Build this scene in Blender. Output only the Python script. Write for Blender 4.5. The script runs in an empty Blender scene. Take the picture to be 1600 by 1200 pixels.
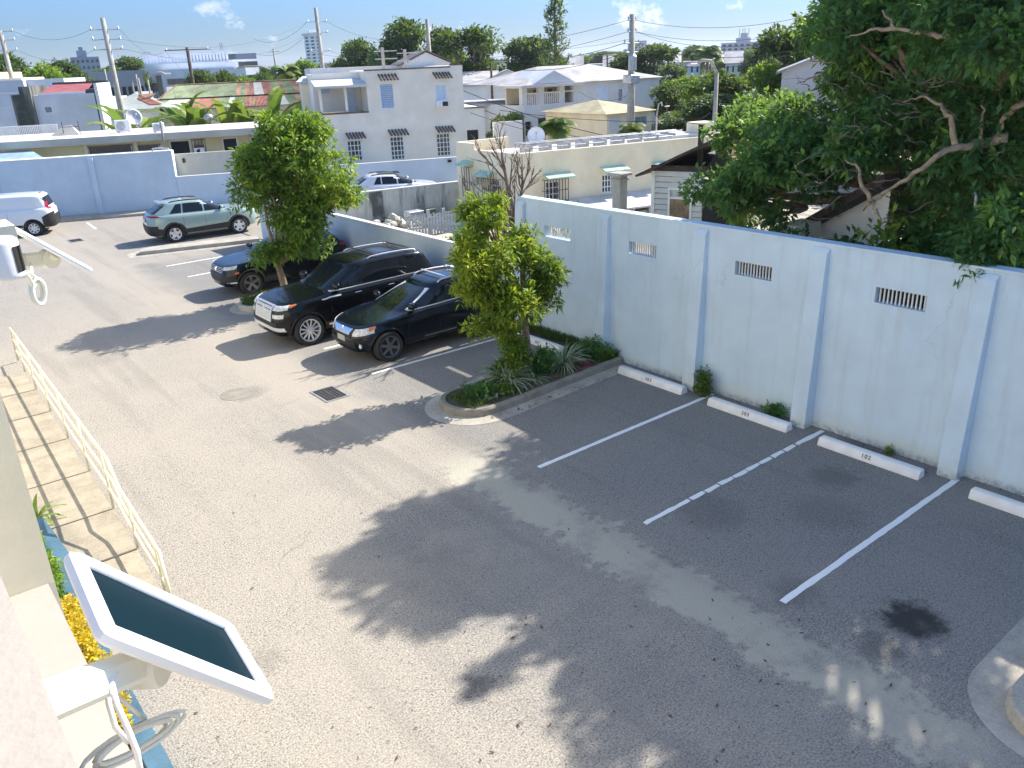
import bpy, bmesh, math, random
import numpy as np
from mathutils import Vector, Matrix
SC = bpy.context.scene
COL = SC.collection
# ------------------------------------------------------------------ camera
CAMH = 6.65
FPX = 1281.3                       # focal length in pixels of the 1600 px wide photograph
def _dir(v):
    a = np.array([v[0]-800., -(v[1]-600.), -FPX]); return a/np.linalg.norm(a)
_X = _dir((2529, 22)); _Y = _dir((-304, 138)); _Z = np.cross(_X, _Y); _Z /= np.linalg.norm(_Z); _Y = np.cross(_Z, _X)
RW = np.stack([_X, _Y, _Z])        # world = RW @ cam
cam_d = bpy.data.cameras.new('camera'); cam = bpy.data.objects.new('camera', cam_d); COL.objects.link(cam)
cam_d.sensor_width = 36; cam_d.lens = FPX*36/1600; cam_d.clip_start = 0.05; cam_d.clip_end = 9000
_m = Matrix([list(RW[0])+[0], list(RW[1])+[0], list(RW[2])+[CAMH], [0, 0, 0, 1]])
cam.matrix_world = _m
SC.camera = cam
# ------------------------------------------------------------------ world and sun
SUN_EL = math.radians(40.3)
w = bpy.data.worlds.new('World'); SC.world = w; w.use_nodes = True
nt = w.node_tree; nt.nodes.clear()
N = nt.nodes.new; Lk = nt.links.new
sky = N('ShaderNodeTexSky'); sky.sky_type = 'NISHITA'; sky.sun_disc = False
sky.sun_elevation = SUN_EL; sky.sun_rotation = math.radians(90); sky.altitude = 10
sky.air_density = 1.0; sky.dust_density = 0.4; sky.ozone_density = 2.0
bg = N('ShaderNodeBackground'); bg.inputs[1].default_value = 0.15
tc = N('ShaderNodeTexCoord'); sep = N('ShaderNodeSeparateXYZ'); Lk(tc.outputs['Generated'], sep.inputs[0])
mp = N('ShaderNodeMapping'); mp.inputs['Scale'].default_value = (1, 1, 1.5); mp.inputs['Location'].default_value = (.35, .12, .0)
Lk(tc.outputs['Generated'], mp.inputs[0])
nz = N('ShaderNodeTexNoise'); nz.inputs['Scale'].default_value = 17; nz.inputs['Detail'].default_value = 7; nz.inputs['Roughness'].default_value = .62
Lk(mp.outputs[0], nz.inputs['Vector'])
cr = N('ShaderNodeValToRGB'); cr.color_ramp.elements[0].position = .575; cr.color_ramp.elements[1].position = .68
Lk(nz.outputs[0], cr.inputs[0])
mr = N('ShaderNodeMapRange'); mr.inputs[1].default_value = .0; mr.inputs[2].default_value = .03; Lk(sep.outputs[2], mr.inputs[0])
mr2 = N('ShaderNodeMapRange'); mr2.inputs[1].default_value = .085; mr2.inputs[2].default_value = .045; Lk(sep.outputs[2], mr2.inputs[0])
mu = N('ShaderNodeMath'); mu.operation = 'MULTIPLY'; Lk(mr.outputs[0], mu.inputs[0]); Lk(mr2.outputs[0], mu.inputs[1])
mu2 = N('ShaderNodeMath'); mu2.operation = 'MULTIPLY'; Lk(mu.outputs[0], mu2.inputs[0]); Lk(cr.outputs[0], mu2.inputs[1])
mu3 = N('ShaderNodeMath'); mu3.operation = 'MULTIPLY'; mu3.inputs[1].default_value = .7; Lk(mu2.outputs[0], mu3.inputs[0])
ht = N('ShaderNodeValToRGB'); e = ht.color_ramp.elements; e[0].position = .0; e[0].color = (.165, .232, .37, 1); e[1].position = .55; e[1].color = (1.0, 1, 1.03, 1)
e2 = e.new(.18); e2.color = (.34, .50, .78, 1); e3 = e.new(.05); e3.color = (.19, .285, .47, 1); Lk(sep.outputs[2], ht.inputs[0])
tint = N('ShaderNodeMix'); tint.data_type = 'RGBA'; tint.blend_type = 'MULTIPLY'; tint.inputs[0].default_value = 1; Lk(sky.outputs[0], tint.inputs[6]); Lk(ht.outputs[0], tint.inputs[7])
mx = N('ShaderNodeMix'); mx.data_type = 'RGBA'; Lk(mu3.outputs[0], mx.inputs[0]); Lk(tint.outputs[2], mx.inputs[6])
mx.inputs[7].default_value = (5.2, 5.1, 5.1, 1)
Lk(mx.outputs[2], bg.inputs[0])
wo = N('ShaderNodeOutputWorld'); Lk(bg.outputs[0], wo.inputs[0])
sun_d = bpy.data.lights.new('sun', 'SUN'); sun_d.energy = 4.8; sun_d.angle = math.radians(.53); sun_d.color = (1, .93, .82)
sun = bpy.data.objects.new('sun', sun_d); COL.objects.link(sun)
sun.rotation_euler = Vector((-math.cos(SUN_EL), 0.0, -math.sin(SUN_EL))).to_track_quat('-Z', 'Y').to_euler(); sun.location = (40, 0, 40)
SC.view_settings.view_transform = 'Standard'; SC.view_settings.look = 'None'; SC.view_settings.gamma = 1
SC.view_settings.exposure = 1.0
SC.render.engine = 'CYCLES'
SC.cycles.max_bounces = 6; SC.cycles.transparent_max_bounces = 6
# ------------------------------------------------------------------ pixel helpers (survey of the photograph)
def ray(px, py): return RW @ np.array([px-800., -(py-600.), -FPX])
def G(px, py, z=0.):
    r = ray(px, py); return np.array([0, 0, CAMH]) + r*((z-CAMH)/r[2])
def P(px, py, d):
    r = ray(px, py); return np.array([0, 0, CAMH]) + r*(d/math.hypot(r[0], r[1]))
# ------------------------------------------------------------------ mesh builder
rnd = random.Random(7); nr = np.random.default_rng(7)
class MB:
    def __init__(s): s.v = []; s.f = []; s.mi = []; s.n = 0; s.cur = 0
    def add(s, vs, fs):
        b = s.n; s.v.extend([tuple(map(float, p)) for p in vs]); s.n += len(vs)
        for f in fs: s.f.append(tuple(b+i for i in f)); s.mi.append(s.cur)
    def box(s, x0, x1, y0, y1, z0, z1, fr=None):
        c = [(x0, y0, z0), (x1, y0, z0), (x1, y1, z0), (x0, y1, z0), (x0, y0, z1), (x1, y0, z1), (x1, y1, z1), (x0, y1, z1)]
        if fr: c = [fr.w(*p) for p in c]
        s.add(c, [(0, 3, 2, 1), (4, 5, 6, 7), (0, 1, 5, 4), (1, 2, 6, 5), (2, 3, 7, 6), (3, 0, 4, 7)])
    def bbox(s, c, dx, dy, dz, bev=.01, M=None):
        "chamfered box, centre c, full sizes"
        hx, hy, hz = dx/2, dy/2, dz/2; b = min(bev, hx*.9, hy*.9, hz*.9); vs = []
        for sx in (-1, 1):
            for sy in (-1, 1):
                for sz in (-1, 1):
                    vs += [(sx*hx, sy*(hy-b), sz*(hz-b)), (sx*(hx-b), sy*hy, sz*(hz-b)), (sx*(hx-b), sy*(hy-b), sz*hz)]
        idx = lambda sx, sy, sz, k: ((sx > 0)*4+(sy > 0)*2+(sz > 0))*3+k
        fs = []
        for q in (-1, 1):
            fs.append([idx(q, -1, -1, 0), idx(q, 1, -1, 0), idx(q, 1, 1, 0), idx(q, -1, 1, 0)][::q])
            fs.append([idx(-1, q, -1, 1), idx(-1, q, 1, 1), idx(1, q, 1, 1), idx(1, q, -1, 1)][::q])
            fs.append([idx(-1, -1, q, 2), idx(1, -1, q, 2), idx(1, 1, q, 2), idx(-1, 1, q, 2)][::q])
        for a in (-1, 1):
            for c_ in (-1, 1):
                fs.append([idx(-1, a, c_, 1), idx(1, a, c_, 1), idx(1, a, c_, 2), idx(-1, a, c_, 2)][::a*c_])
                fs.append([idx(a, -1, c_, 2), idx(a, 1, c_, 2), idx(a, 1, c_, 0), idx(a, -1, c_, 0)][::a*c_])
                fs.append([idx(a, c_, -1, 0), idx(a, c_, 1, 0), idx(a, c_, 1, 1), idx(a, c_, -1, 1)][::a*c_])
        for sx in (-1, 1):
            for sy in (-1, 1):
                for sz in (-1, 1): fs.append([idx(sx, sy, sz, k) for k in range(3)][::sx*sy*sz])
        if M is None: vs = [(x+c[0], y+c[1], z+c[2]) for x, y, z in vs]
        else: vs = [tuple(np.array(c)+M@np.array(p)) for p in vs]
        s.add(vs, fs)
    def tube(s, pts, rad, k=6, cap=True, closed=False):
        pts = [np.array(p, float) for p in pts]; n = len(pts)
        if not hasattr(rad, '__len__'): rad = [rad]*n
        b = s.n; up = None
        for i, p in enumerate(pts):
            if closed: t = pts[(i+1) % n]-pts[i-1]
            else: t = pts[min(i+1, n-1)]-pts[max(i-1, 0)]
            t = t/(np.linalg.norm(t)+1e-12)
            if up is None:
                a = np.array([0, 0, 1.]) if abs(t[2]) < .9 else np.array([1., 0, 0]); up = a-t*(a@t)
            else: up = up-t*(up@t)
            up = up/(np.linalg.norm(up)+1e-12); sd = np.cross(t, up)
            for j in range(k):
                a = 2*math.pi*j/k; s.v.append(tuple(p+rad[i]*(math.cos(a)*up+math.sin(a)*sd)))
        s.n += n*k
        for i in range(n if closed else n-1):
            i2 = (i+1) % n
            for j in range(k):
                s.f.append((b+i*k+j, b+i2*k+j, b+i2*k+(j+1) % k, b+i*k+(j+1) % k)); s.mi.append(s.cur)
        if cap and not closed:
            s.f.append(tuple(b+j for j in range(k))); s.mi.append(s.cur)
            s.f.append(tuple(b+(n-1)*k+j for j in reversed(range(k)))); s.mi.append(s.cur)
    def prism(s, poly, z0, z1, fr=None):
        "poly: plan polygon (ccw)"
        n = len(poly); vs = [(x, y, z0) for x, y in poly]+[(x, y, z1) for x, y in poly]
        if fr: vs = [fr.w(*p) for p in vs]
        s.add(vs, [tuple(range(n))[::-1], tuple(range(n, 2*n))]+[(i, (i+1) % n, n+(i+1) % n, n+i) for i in range(n)])
    def slab(s, q, t):
        "solid under a planar polygon q of 3-D points, thickness t along its normal"
        q = [np.array(p, float) for p in q]; nn = np.cross(q[1]-q[0], q[-1]-q[0]); nn /= np.linalg.norm(nn); m = len(q)
        s.add(q+[p-nn*t for p in q], [tuple(range(m)), tuple(range(m, 2*m))[::-1]]+[(i, m+i, m+(i+1) % m, (i+1) % m) for i in range(m)])
    def lathe(s, prof, c, axis='z', k=20, M=None, cap=True):
        "prof: (r, h) list"
        b = s.n; n = len(prof); vs = []
        for r, h in prof:
            for j in range(k):
                a = 2*math.pi*j/k; x, y = r*math.cos(a), r*math.sin(a)
                p = (x, y, h) if axis == 'z' else ((h, x, y) if axis == 'x' else (y, h, x))
                if M is not None: p = tuple(M@np.array(p))
                vs.append((p[0]+c[0], p[1]+c[1], p[2]+c[2]))
        fs = [(i*k+j, i*k+(j+1) % k, (i+1)*k+(j+1) % k, (i+1)*k+j) for i in range(n-1) for j in range(k)]
        if cap: fs += [tuple(range(k))[::-1], tuple(range((n-1)*k, n*k))]
        s.add(vs, fs)
    def build(s, name, mat, parent=None, smooth=False, local=False, angle=None, kind=None):
        me = bpy.data.meshes.new(name); vs = s.v
        if parent is not None and not local:
            bpy.context.view_layer.update() if False else None
            inv = MW(parent).inverted(); vs = [tuple(inv @ Vector(p)) for p in vs]
        me.from_pydata(vs, [], s.f)
        for m in (mat if isinstance(mat, (list, tuple)) else [mat]): me.materials.append(m)
        if isinstance(mat, (list, tuple)): me.polygons.foreach_set('material_index', s.mi)
        me.validate()
        if smooth or angle:
            me.shade_smooth()
            if angle: me.set_sharp_from_angle(angle=math.radians(angle))
        me.update()
        o = bpy.data.objects.new(name, me); COL.objects.link(o)
        if parent is not None: o.parent = parent
        if kind: o['kind'] = kind
        return o
def MW(o):
    m = Matrix.Translation(o.location) @ o.rotation_euler.to_matrix().to_4x4() @ Matrix.Diagonal(list(o.scale)+[1])
    return MW(o.parent) @ m if o.parent else m
def tag(o, label, cat, group=None):
    o['label'] = label; o['category'] = cat
    if group: o['group'] = group
    return o
def thing(name, label, cat, loc=(0, 0, 0), rz=0, group=None):
    o = bpy.data.objects.new(name, None); COL.objects.link(o); o.empty_display_size = .2
    o.location = tuple(map(float, loc)); o.rotation_euler = (0, 0, rz)
    return tag(o, label, cat, group)
def copy_tree(o, parent=None):
    c = o.copy(); COL.objects.link(c)
    if parent is not None: c.parent = parent
    for ch in [k for k in bpy.data.objects if k.parent == o]: copy_tree(ch, c)
    return c
class Fr:
    "vertical plane: u along a-b, v behind it (away from camera), z up"
    def __init__(s, a, b):
        s.a = np.array(a[:2], float); d = np.array(b[:2], float)-s.a; s.L = np.linalg.norm(d); s.d = d/s.L
        n = np.array([-s.d[1], s.d[0]])
        s.n = n if n @ s.a > 0 else -n
    def w(s, u, v, z): p = s.a+s.d*u+s.n*v; return (p[0], p[1], z)
    def uz(s, px, py, v=0.):
        r = ray(px, py); a = s.a+s.n*v; t = (s.n@a)/(s.n@r[:2]); p = np.array([0, 0, CAMH])+t*r
        return float((p[:2]-s.a)@s.d), float(p[2])
    def rect(s, x0, y0, x1, y1, v=0.):
        "pixel box -> (u0,u1,z0,z1)"
        a = s.uz(x0, y0, v); b = s.uz(x1, y0, v); c = s.uz(x1, y1, v); d = s.uz(x0, y1, v)
        return (a[0]+d[0])/2, (b[0]+c[0])/2, (c[1]+d[1])/2, (a[1]+b[1])/2
    def off(s, v, u=0): q = Fr(s.a, s.a+s.d); q.a = s.a+s.n*v+s.d*u; q.d = s.d; q.n = s.n; return q
    def wall(s, mb, u0, u1, z0, z1, th, holes=(), v0=0.):
        us = sorted({u0, u1}|{min(max(h[k], u0), u1) for h in holes for k in (0, 1)}); zs = sorted({z0, z1}|{min(max(h[k], z0), z1) for h in holes for k in (2, 3)})
        def full(i, j):
            if i < 0 or j < 0 or i >= len(us)-1 or j >= len(zs)-1: return False
            cu = (us[i]+us[i+1])/2; cz = (zs[j]+zs[j+1])/2
            return not any(h[0] < cu < h[1] and h[2] < cz < h[3] for h in holes)
        for i in range(len(us)-1):
            for j in range(len(zs)-1):
                if not full(i, j): continue
                a, b, c, d = us[i], us[i+1], zs[j], zs[j+1]; W = lambda u, v, z: s.w(u, v0+v, z)
                mb.add([W(a, 0, c), W(b, 0, c), W(b, 0, d), W(a, 0, d)], [(0, 1, 2, 3)])
                mb.add([W(a, th, c), W(b, th, c), W(b, th, d), W(a, th, d)], [(3, 2, 1, 0)])
                if not full(i-1, j): mb.add([W(a, 0, c), W(a, th, c), W(a, th, d), W(a, 0, d)], [(3, 2, 1, 0)])
                if not full(i+1, j): mb.add([W(b, 0, c), W(b, th, c), W(b, th, d), W(b, 0, d)], [(0, 1, 2, 3)])
                if not full(i, j-1): mb.add([W(a, 0, c), W(b, 0, c), W(b, th, c), W(a, th, c)], [(3, 2, 1, 0)])
                if not full(i, j+1): mb.add([W(a, 0, d), W(b, 0, d), W(b, th, d), W(a, th, d)], [(0, 1, 2, 3)])
# ------------------------------------------------------------------ materials
MATS = {}
def _mat(name):
    m = bpy.data.materials.new(name); m.use_nodes = True; t = m.node_tree; t.nodes.clear()
    o = t.nodes.new('ShaderNodeOutputMaterial'); return m, t, o
def mixc(t, fac, a, b, mode='MIX'):
    x = t.nodes.new('ShaderNodeMix'); x.data_type = 'RGBA'; x.blend_type = mode
    for s_, v in ((0, fac), (6, a), (7, b)):
        if isinstance(v, bpy.types.NodeSocket): t.links.new(v, x.inputs[s_])
        elif isinstance(v, (int, float)): x.inputs[s_].default_value = v if s_ == 0 else (v, v, v, 1)
        else: x.inputs[s_].default_value = tuple(v)+(1,)
    return x.outputs[2]
def noise(t, scale, detail=4, rough=.55, vec=None, dist=0):
    n = t.nodes.new('ShaderNodeTexNoise'); n.inputs['Scale'].default_value = scale; n.inputs['Detail'].default_value = detail
    n.inputs['Roughness'].default_value = rough; n.inputs['Distortion'].default_value = dist
    if vec is not None: t.links.new(vec, n.inputs['Vector'])
    return n.outputs[0]
def ramp(t, v, a, b, lo=0., hi=1.):
    r = t.nodes.new('ShaderNodeMapRange'); r.interpolation_type = 'SMOOTHSTEP'
    t.links.new(v, r.inputs[0]); r.inputs[1].default_value = a; r.inputs[2].default_value = b; r.inputs[3].default_value = lo; r.inputs[4].default_value = hi
    return r.outputs[0]
def mth(t, op, a, b=None):
    m = t.nodes.new('ShaderNodeMath'); m.operation = op
    for i, v in enumerate((a, b)):
        if v is None: continue
        if isinstance(v, bpy.types.NodeSocket): t.links.new(v, m.inputs[i])
        else: m.inputs[i].default_value = v
    return m.outputs[0]
def coords(t, kind='world', scale=None):
    if kind == 'world': g = t.nodes.new('ShaderNodeNewGeometry').outputs['Position']
    else: g = t.nodes.new('ShaderNodeTexCoord').outputs['Object']
    if scale:
        m = t.nodes.new('ShaderNodeMapping'); m.inputs['Scale'].default_value = scale; t.links.new(g, m.inputs[0]); g = m.outputs[0]
    return g
def pbsdf(t, o, col, rough=.8, bump=None, bs=.3, bd=.01, metal=0, spec=None, coat=0):
    b = t.nodes.new('ShaderNodeBsdfPrincipled')
    for k, v in (('Base Color', col), ('Roughness', rough), ('Metallic', metal)):
        if isinstance(v, bpy.types.NodeSocket): t.links.new(v, b.inputs[k])
        elif k == 'Base Color': b.inputs[k].default_value = tuple(v)+(1,)
        else: b.inputs[k].default_value = v
    if spec is not None: b.inputs['Specular IOR Level'].default_value = spec
    if coat: b.inputs['Coat Weight'].default_value = coat; b.inputs['Coat Roughness'].default_value = .03
    if bump is not None:
        n = t.nodes.new('ShaderNodeBump'); n.inputs['Strength'].default_value = bs; n.inputs['Distance'].default_value = bd
        t.links.new(bump, n.inputs['Height']); t.links.new(n.outputs[0], b.inputs['Normal'])
    t.links.new(b.outputs[0], o.inputs[0]); return b
def plain(name, col, rough=.7, var=.12, sc=3., bumpsc=40, bs=.15, metal=0, spec=None, coat=0, kind='world'):
    "painted or bare surface with soft mottling and fine grain"
    if name in MATS: return MATS[name]
    m, t, o = _mat(name); g = coords(t, kind)
    n1 = noise(t, sc, 5, .6, g); dark = tuple(c*(1-var*1.6) for c in col); lite = tuple(min(1, c*(1+var)) for c in col)
    c = mixc(t, ramp(t, n1, .32, .68), dark, lite)
    pbsdf(t, o, c, rough, noise(t, bumpsc, 3, .6, g) if bs else None, bs, .01, metal, spec, coat)
    MATS[name] = m; return m
def ground_mat():
    m, t, o = _mat('asphalt'); g = coords(t)
    fine = noise(t, 42, 2, .8, g); mid = noise(t, 6, 4, .6, g); big = noise(t, .55, 4, .6, g)
    vo = t.nodes.new('ShaderNodeTexVoronoi'); vo.inputs['Scale'].default_value = 38; t.links.new(g, vo.inputs['Vector'])
    c = mixc(t, ramp(t, fine, .30, .70), (.08, .075, .068), (.465, .418, .352))
    c = mixc(t, ramp(t, vo.outputs['Distance'], .0, .9), c, mixc(t, .5, c, (.35, .33, .295)))
    spk = noise(t, 22, 2, .7, g); c = mixc(t, ramp(t, spk, .60, .68, 0, .7), c, (.06, .056, .054)); sp2 = noise(t, 13, 2, .8, g); c = mixc(t, ramp(t, sp2, .60, .70, 0, .35), c, (.085, .08, .078)); sp3 = noise(t, 17, 2, .7, g); c = mixc(t, ramp(t, sp3, .62, .70, 0, .4), c, (.56, .53, .48))
    c = mixc(t, ramp(t, big, .35, .68, 0, .35), c, (.36, .325, .275))
    c = mixc(t, ramp(t, mid, .55, .75, 0, .22), c, (.12, .12, .12))
    sx = t.nodes.new('ShaderNodeSeparateXYZ'); t.links.new(g, sx.inputs[0]); X, Y = sx.outputs[0], sx.outputs[1]
    # pale dust of the drainage swale
    n2 = noise(t, 1.3, 5, .65, g); xx = mth(t, 'ADD', X, mth(t, 'MULTIPLY', mth(t, 'SUBTRACT', n2, .5), 1.1))
    d = mth(t, 'ABSOLUTE', mth(t, 'SUBTRACT', xx, 7.35)); band = ramp(t, mth(t, 'ADD', d, mth(t, 'MULTIPLY', mth(t, 'SUBTRACT', mid, .5), .9)), .52, .30)
    yr = mth(t, 'MULTIPLY', ramp(t, Y, 1.2, 2.6), ramp(t, Y, 11.6, 10.4)); band = mth(t, 'MULTIPLY', band, yr)
    band = mth(t, 'MULTIPLY', band, ramp(t, noise(t, .9, 4, .6, g), .34, .48, .35, .9))
    c = mixc(t, band, c, mixc(t, fine, (.33, .315, .26), (.45, .43, .355)))
    d2 = mth(t, 'ABSOLUTE', mth(t, 'SUBTRACT', xx, 7.0)); b2 = mth(t, 'MULTIPLY', ramp(t, d2, 1.3, .3), ramp(t, Y, 10.5, 14, .0, .55))
    c = mixc(t, b2, c, (.37, .33, .275))
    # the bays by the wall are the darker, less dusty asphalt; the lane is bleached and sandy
    bay = mth(t, 'MULTIPLY', ramp(t, xx, 7.2, 8.3), ramp(t, Y, 33, 31)); inner = mth(t, 'MULTIPLY', ramp(t, xx, 4.2, 5.2), ramp(t, Y, 10.6, 9.4)); inner = mth(t, 'MULTIPLY', inner, ramp(t, n2, .35, .6, .45, .9))  # inner: ground under the big tree's shade, its darkness put into the colour
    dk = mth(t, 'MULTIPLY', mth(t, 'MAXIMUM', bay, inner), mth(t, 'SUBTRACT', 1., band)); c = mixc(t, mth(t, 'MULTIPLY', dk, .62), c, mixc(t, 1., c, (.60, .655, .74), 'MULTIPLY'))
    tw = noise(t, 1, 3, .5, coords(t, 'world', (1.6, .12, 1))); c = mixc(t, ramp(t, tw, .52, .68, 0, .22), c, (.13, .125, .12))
    # oil stains and other dark spots: (pixel, radius, strength)
    for px, py, r, k in ((1425, 968, .42, .93), (1320, 640, .3, 0), (1350, 700, .5, .3), (1110, 800, .6, .25), (1290, 800, .55, .2), (1240, 925, .4, .3), (1300, 745, .4, .35), (745, 1070, .2, .5), (680, 900, .8, .12), (385, 615, .45, .28), (420, 1030, .25, .2), (1375, 1010, .3, .4), (430, 380, .5, .25), (230, 415, .5, .2), (150, 560, .8, .15)):
        if not k: continue
        p = G(px, py); cx = t.nodes.new('ShaderNodeVectorMath'); cx.operation = 'DISTANCE'
        wv = t.nodes.new('ShaderNodeVectorMath'); wv.operation = 'MULTIPLY_ADD'
        nn = t.nodes.new('ShaderNodeTexNoise'); nn.inputs['Scale'].default_value = 4.5; nn.inputs['Detail'].default_value = 8; nn.inputs['Roughness'].default_value = .7; t.links.new(g, nn.inputs['Vector'])
        t.links.new(nn.outputs['Color'], wv.inputs[0]); wv.inputs[1].default_value = (.8, .8, 0); t.links.new(g, wv.inputs[2])
        t.links.new(wv.outputs[0], cx.inputs[0]); cx.inputs[1].default_value = (p[0]+.4, p[1]+.4, 0)
        c = mixc(t, ramp(t, cx.outputs['Value'], r*1.25, r*.45, 0, k), c, (.03, .031, .034))
    # hairline cracks
    v2 = t.nodes.new('ShaderNodeTexVoronoi'); v2.feature = 'DISTANCE_TO_EDGE'; v2.inputs['Scale'].default_value = .22
    wv = t.nodes.new('ShaderNodeVectorMath'); wv.operation = 'MULTIPLY_ADD'; nn = t.nodes.new('ShaderNodeTexNoise'); nn.inputs['Scale'].default_value = 1.2; nn.inputs['Detail'].default_value = 6
    t.links.new(g, nn.inputs['Vector']); t.links.new(nn.outputs['Color'], wv.inputs[0]); wv.inputs[1].default_value = (.9, .9, 0); t.links.new(g, wv.inputs[2]); t.links.new(wv.outputs[0], v2.inputs['Vector'])
    ck = mth(t, 'MULTIPLY', ramp(t, v2.outputs[0], .0022, .0008), ramp(t, noise(t, .35, 2, .5, g), .54, .62, 0, .28))
    c = mixc(t, ck, c, (.05, .047, .045))
    pbsdf(t, o, c, .92, mth(t, 'ADD', fine, mth(t, 'MULTIPLY', vo.outputs['Distance'], .6)), .55, .012, spec=.25)
    return m
def blue_wall_mat(name='blue_wall', base=(.59, .72, .825), grime=1.):
    "weathered pale blue masonry paint: streaks, scuffs, hairline cracks, grime at the foot"
    m, t, o = _mat(name); g = coords(t)
    n1 = noise(t, 1.1, 6, .65, g); n2 = noise(t, 9, 5, .7, g); st = noise(t, 1, 5, .6, coords(t, 'world', (5, 5, .35)))
    c = mixc(t, ramp(t, n1, .35, .7), tuple(k*.90 for k in base), base)
    c = mixc(t, ramp(t, st, .50, .70, 0, .25*grime), c, (.42, .46, .48))
    c = mixc(t, ramp(t, n2, .62, .74, 0, .35*grime), c, (.80, .86, .88))
    sx = t.nodes.new('ShaderNodeSeparateXYZ'); t.links.new(g, sx.inputs[0])
    foot = mth(t, 'ADD', sx.outputs[2], mth(t, 'MULTIPLY', n1, .6)); c = mixc(t, ramp(t, foot, .75, .28, 0, .5), c, (.58, .60, .52))
    c = mixc(t, mth(t, 'MULTIPLY', ramp(t, sx.outputs[2], .18, .0, 0, .6), ramp(t, n2, .4, .6)), c, (.2, .2, .18))
    v2 = t.nodes.new('ShaderNodeTexVoronoi'); v2.feature = 'DISTANCE_TO_EDGE'; v2.inputs['Scale'].default_value = .5
    wv = t.nodes.new('ShaderNodeVectorMath'); wv.operation = 'MULTIPLY_ADD'; nn = t.nodes.new('ShaderNodeTexNoise'); nn.inputs['Scale'].default_value = 2.; nn.inputs['Detail'].default_value = 6
    gg = coords(t, 'world', (1, 1, .6)); t.links.new(g, nn.inputs['Vector']); t.links.new(nn.outputs['Color'], wv.inputs[0]); wv.inputs[1].default_value = (.5, .5, .5); t.links.new(gg, wv.inputs[2]); t.links.new(wv.outputs[0], v2.inputs['Vector'])
    c = mixc(t, mth(t, 'MULTIPLY', ramp(t, v2.outputs[0], .006, .001), ramp(t, noise(t, .6, 2, .5, g), .5, .6, 0, .3*grime)), c, (.36, .40, .42))
    pbsdf(t, o, c, .85, mth(t, 'ADD', n2, noise(t, 45, 3, .6, g)), .3, .012, spec=.3)
    return m
def streak_mat(name, base, dark, amt=1., lo=.5):
    "render with black mould streaks running down from the top"
    m, t, o = _mat(name); g = coords(t)
    st = noise(t, 1, 5, .65, coords(t, 'world', (1.3, 1.3, .12))); n1 = noise(t, 2.2, 5, .6, g)
    c = mixc(t, ramp(t, n1, .3, .7), tuple(k*.82 for k in base), base)
    c = mixc(t, mth(t, 'MULTIPLY', ramp(t, st, lo, lo+.14, 0, .9*amt), ramp(t, n1, .2, .55, .35, 1)), c, dark)
    pbsdf(t, o, c, .9, n1, .3, .02, spec=.2); return m
def concrete_mat(name, base=(.45, .43, .39), amt=1.):
    m, t, o = _mat(name); g = coords(t)
    n1 = noise(t, 2.0, 6, .7, g); n2 = noise(t, 30, 3, .7, g)
    c = mixc(t, ramp(t, n1, .3, .7), tuple(k*.62 for k in base), base); c = mixc(t, ramp(t, n2, .35, .75, 0, .5), c, tuple(k*1.15 for k in base))
    c = mixc(t, ramp(t, noise(t, 5, 5, .7, g), .6, .75, 0, .45*amt), c, (.12, .11, .09))
    pbsdf(t, o, c, .9, mth(t, 'ADD', n1, n2), .35, .01, spec=.2); return m
def foliage_mat(name, dark, mid, lite, trans=.35, rough=.55):
    "leaf: random tint per spray (attribute), translucent"
    m, t, o = _mat(name); a = t.nodes.new('ShaderNodeAttribute'); a.attribute_name = 'tint'
    r = t.nodes.new('ShaderNodeValToRGB'); e = r.color_ramp.elements; e[0].position = .0; e[0].color = tuple(dark)+(1,); e[1].position = 1.; e[1].color = tuple(lite)+(1,)
    e2 = e.new(.5); e2.color = tuple(mid)+(1,); t.links.new(a.outputs['Fac'], r.inputs[0])
    b = t.nodes.new('ShaderNodeBsdfPrincipled'); t.links.new(r.outputs[0], b.inputs['Base Color']); b.inputs['Roughness'].default_value = rough; b.inputs['Specular IOR Level'].default_value = .35
    tr = t.nodes.new('ShaderNodeBsdfTranslucent'); c2 = mixc(t, .6, r.outputs[0], (.30, .42, .03)); t.links.new(c2, tr.inputs[0])
    mxs = t.nodes.new('ShaderNodeMixShader'); mxs.inputs[0].default_value = trans; t.links.new(b.outputs[0], mxs.inputs[1]); t.links.new(tr.outputs[0], mxs.inputs[2]); t.links.new(mxs.outputs[0], o.inputs[0])
    return m
def glass_mat(name='dark_glass', col=(.012, .016, .02), rough=.04, spec=.9):
    m, t, o = _mat(name); g = coords(t); pbsdf(t, o, col, rough, noise(t, 2.5, 2, .5, g), .02, .01, spec=spec); return m
def paint_mat(name, col, metal=0., rough=.22, coat=1.):
    m, t, o = _mat(name); g = coords(t, 'obj'); n1 = noise(t, 1.7, 5, .65, g); n2 = noise(t, 60, 2, .6, g)
    c = mixc(t, ramp(t, n1, .4, .8, 0, .22), col, tuple(min(1, k*.8+.03) for k in col))
    r = mth(t, 'ADD', rough, mth(t, 'MULTIPLY', ramp(t, n1, .35, .75), .12)); b = pbsdf(t, o, c, r, n2, .02, .002, metal, spec=(.2 if sum(col) < .1 else .5), coat=coat)
    b.inputs['Coat Roughness'].default_value = .05; return m
M = {}
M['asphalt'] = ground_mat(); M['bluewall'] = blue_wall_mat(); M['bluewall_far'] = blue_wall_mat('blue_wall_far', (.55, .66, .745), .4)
M['bluewall_low'] = blue_wall_mat('blue_wall_low', (.60, .70, .78), .3)
M['concrete'] = concrete_mat('kerb_concrete', (.44, .41, .355)); M['concrete_d'] = concrete_mat('dirty_concrete', (.27, .255, .215), 1.3)
M['walk'] = concrete_mat('walk_concrete', (.36, .32, .25), .5)
M['stained'] = streak_mat('stained_render', (.66, .64, .55), (.05, .055, .06), 1., .50)
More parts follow.
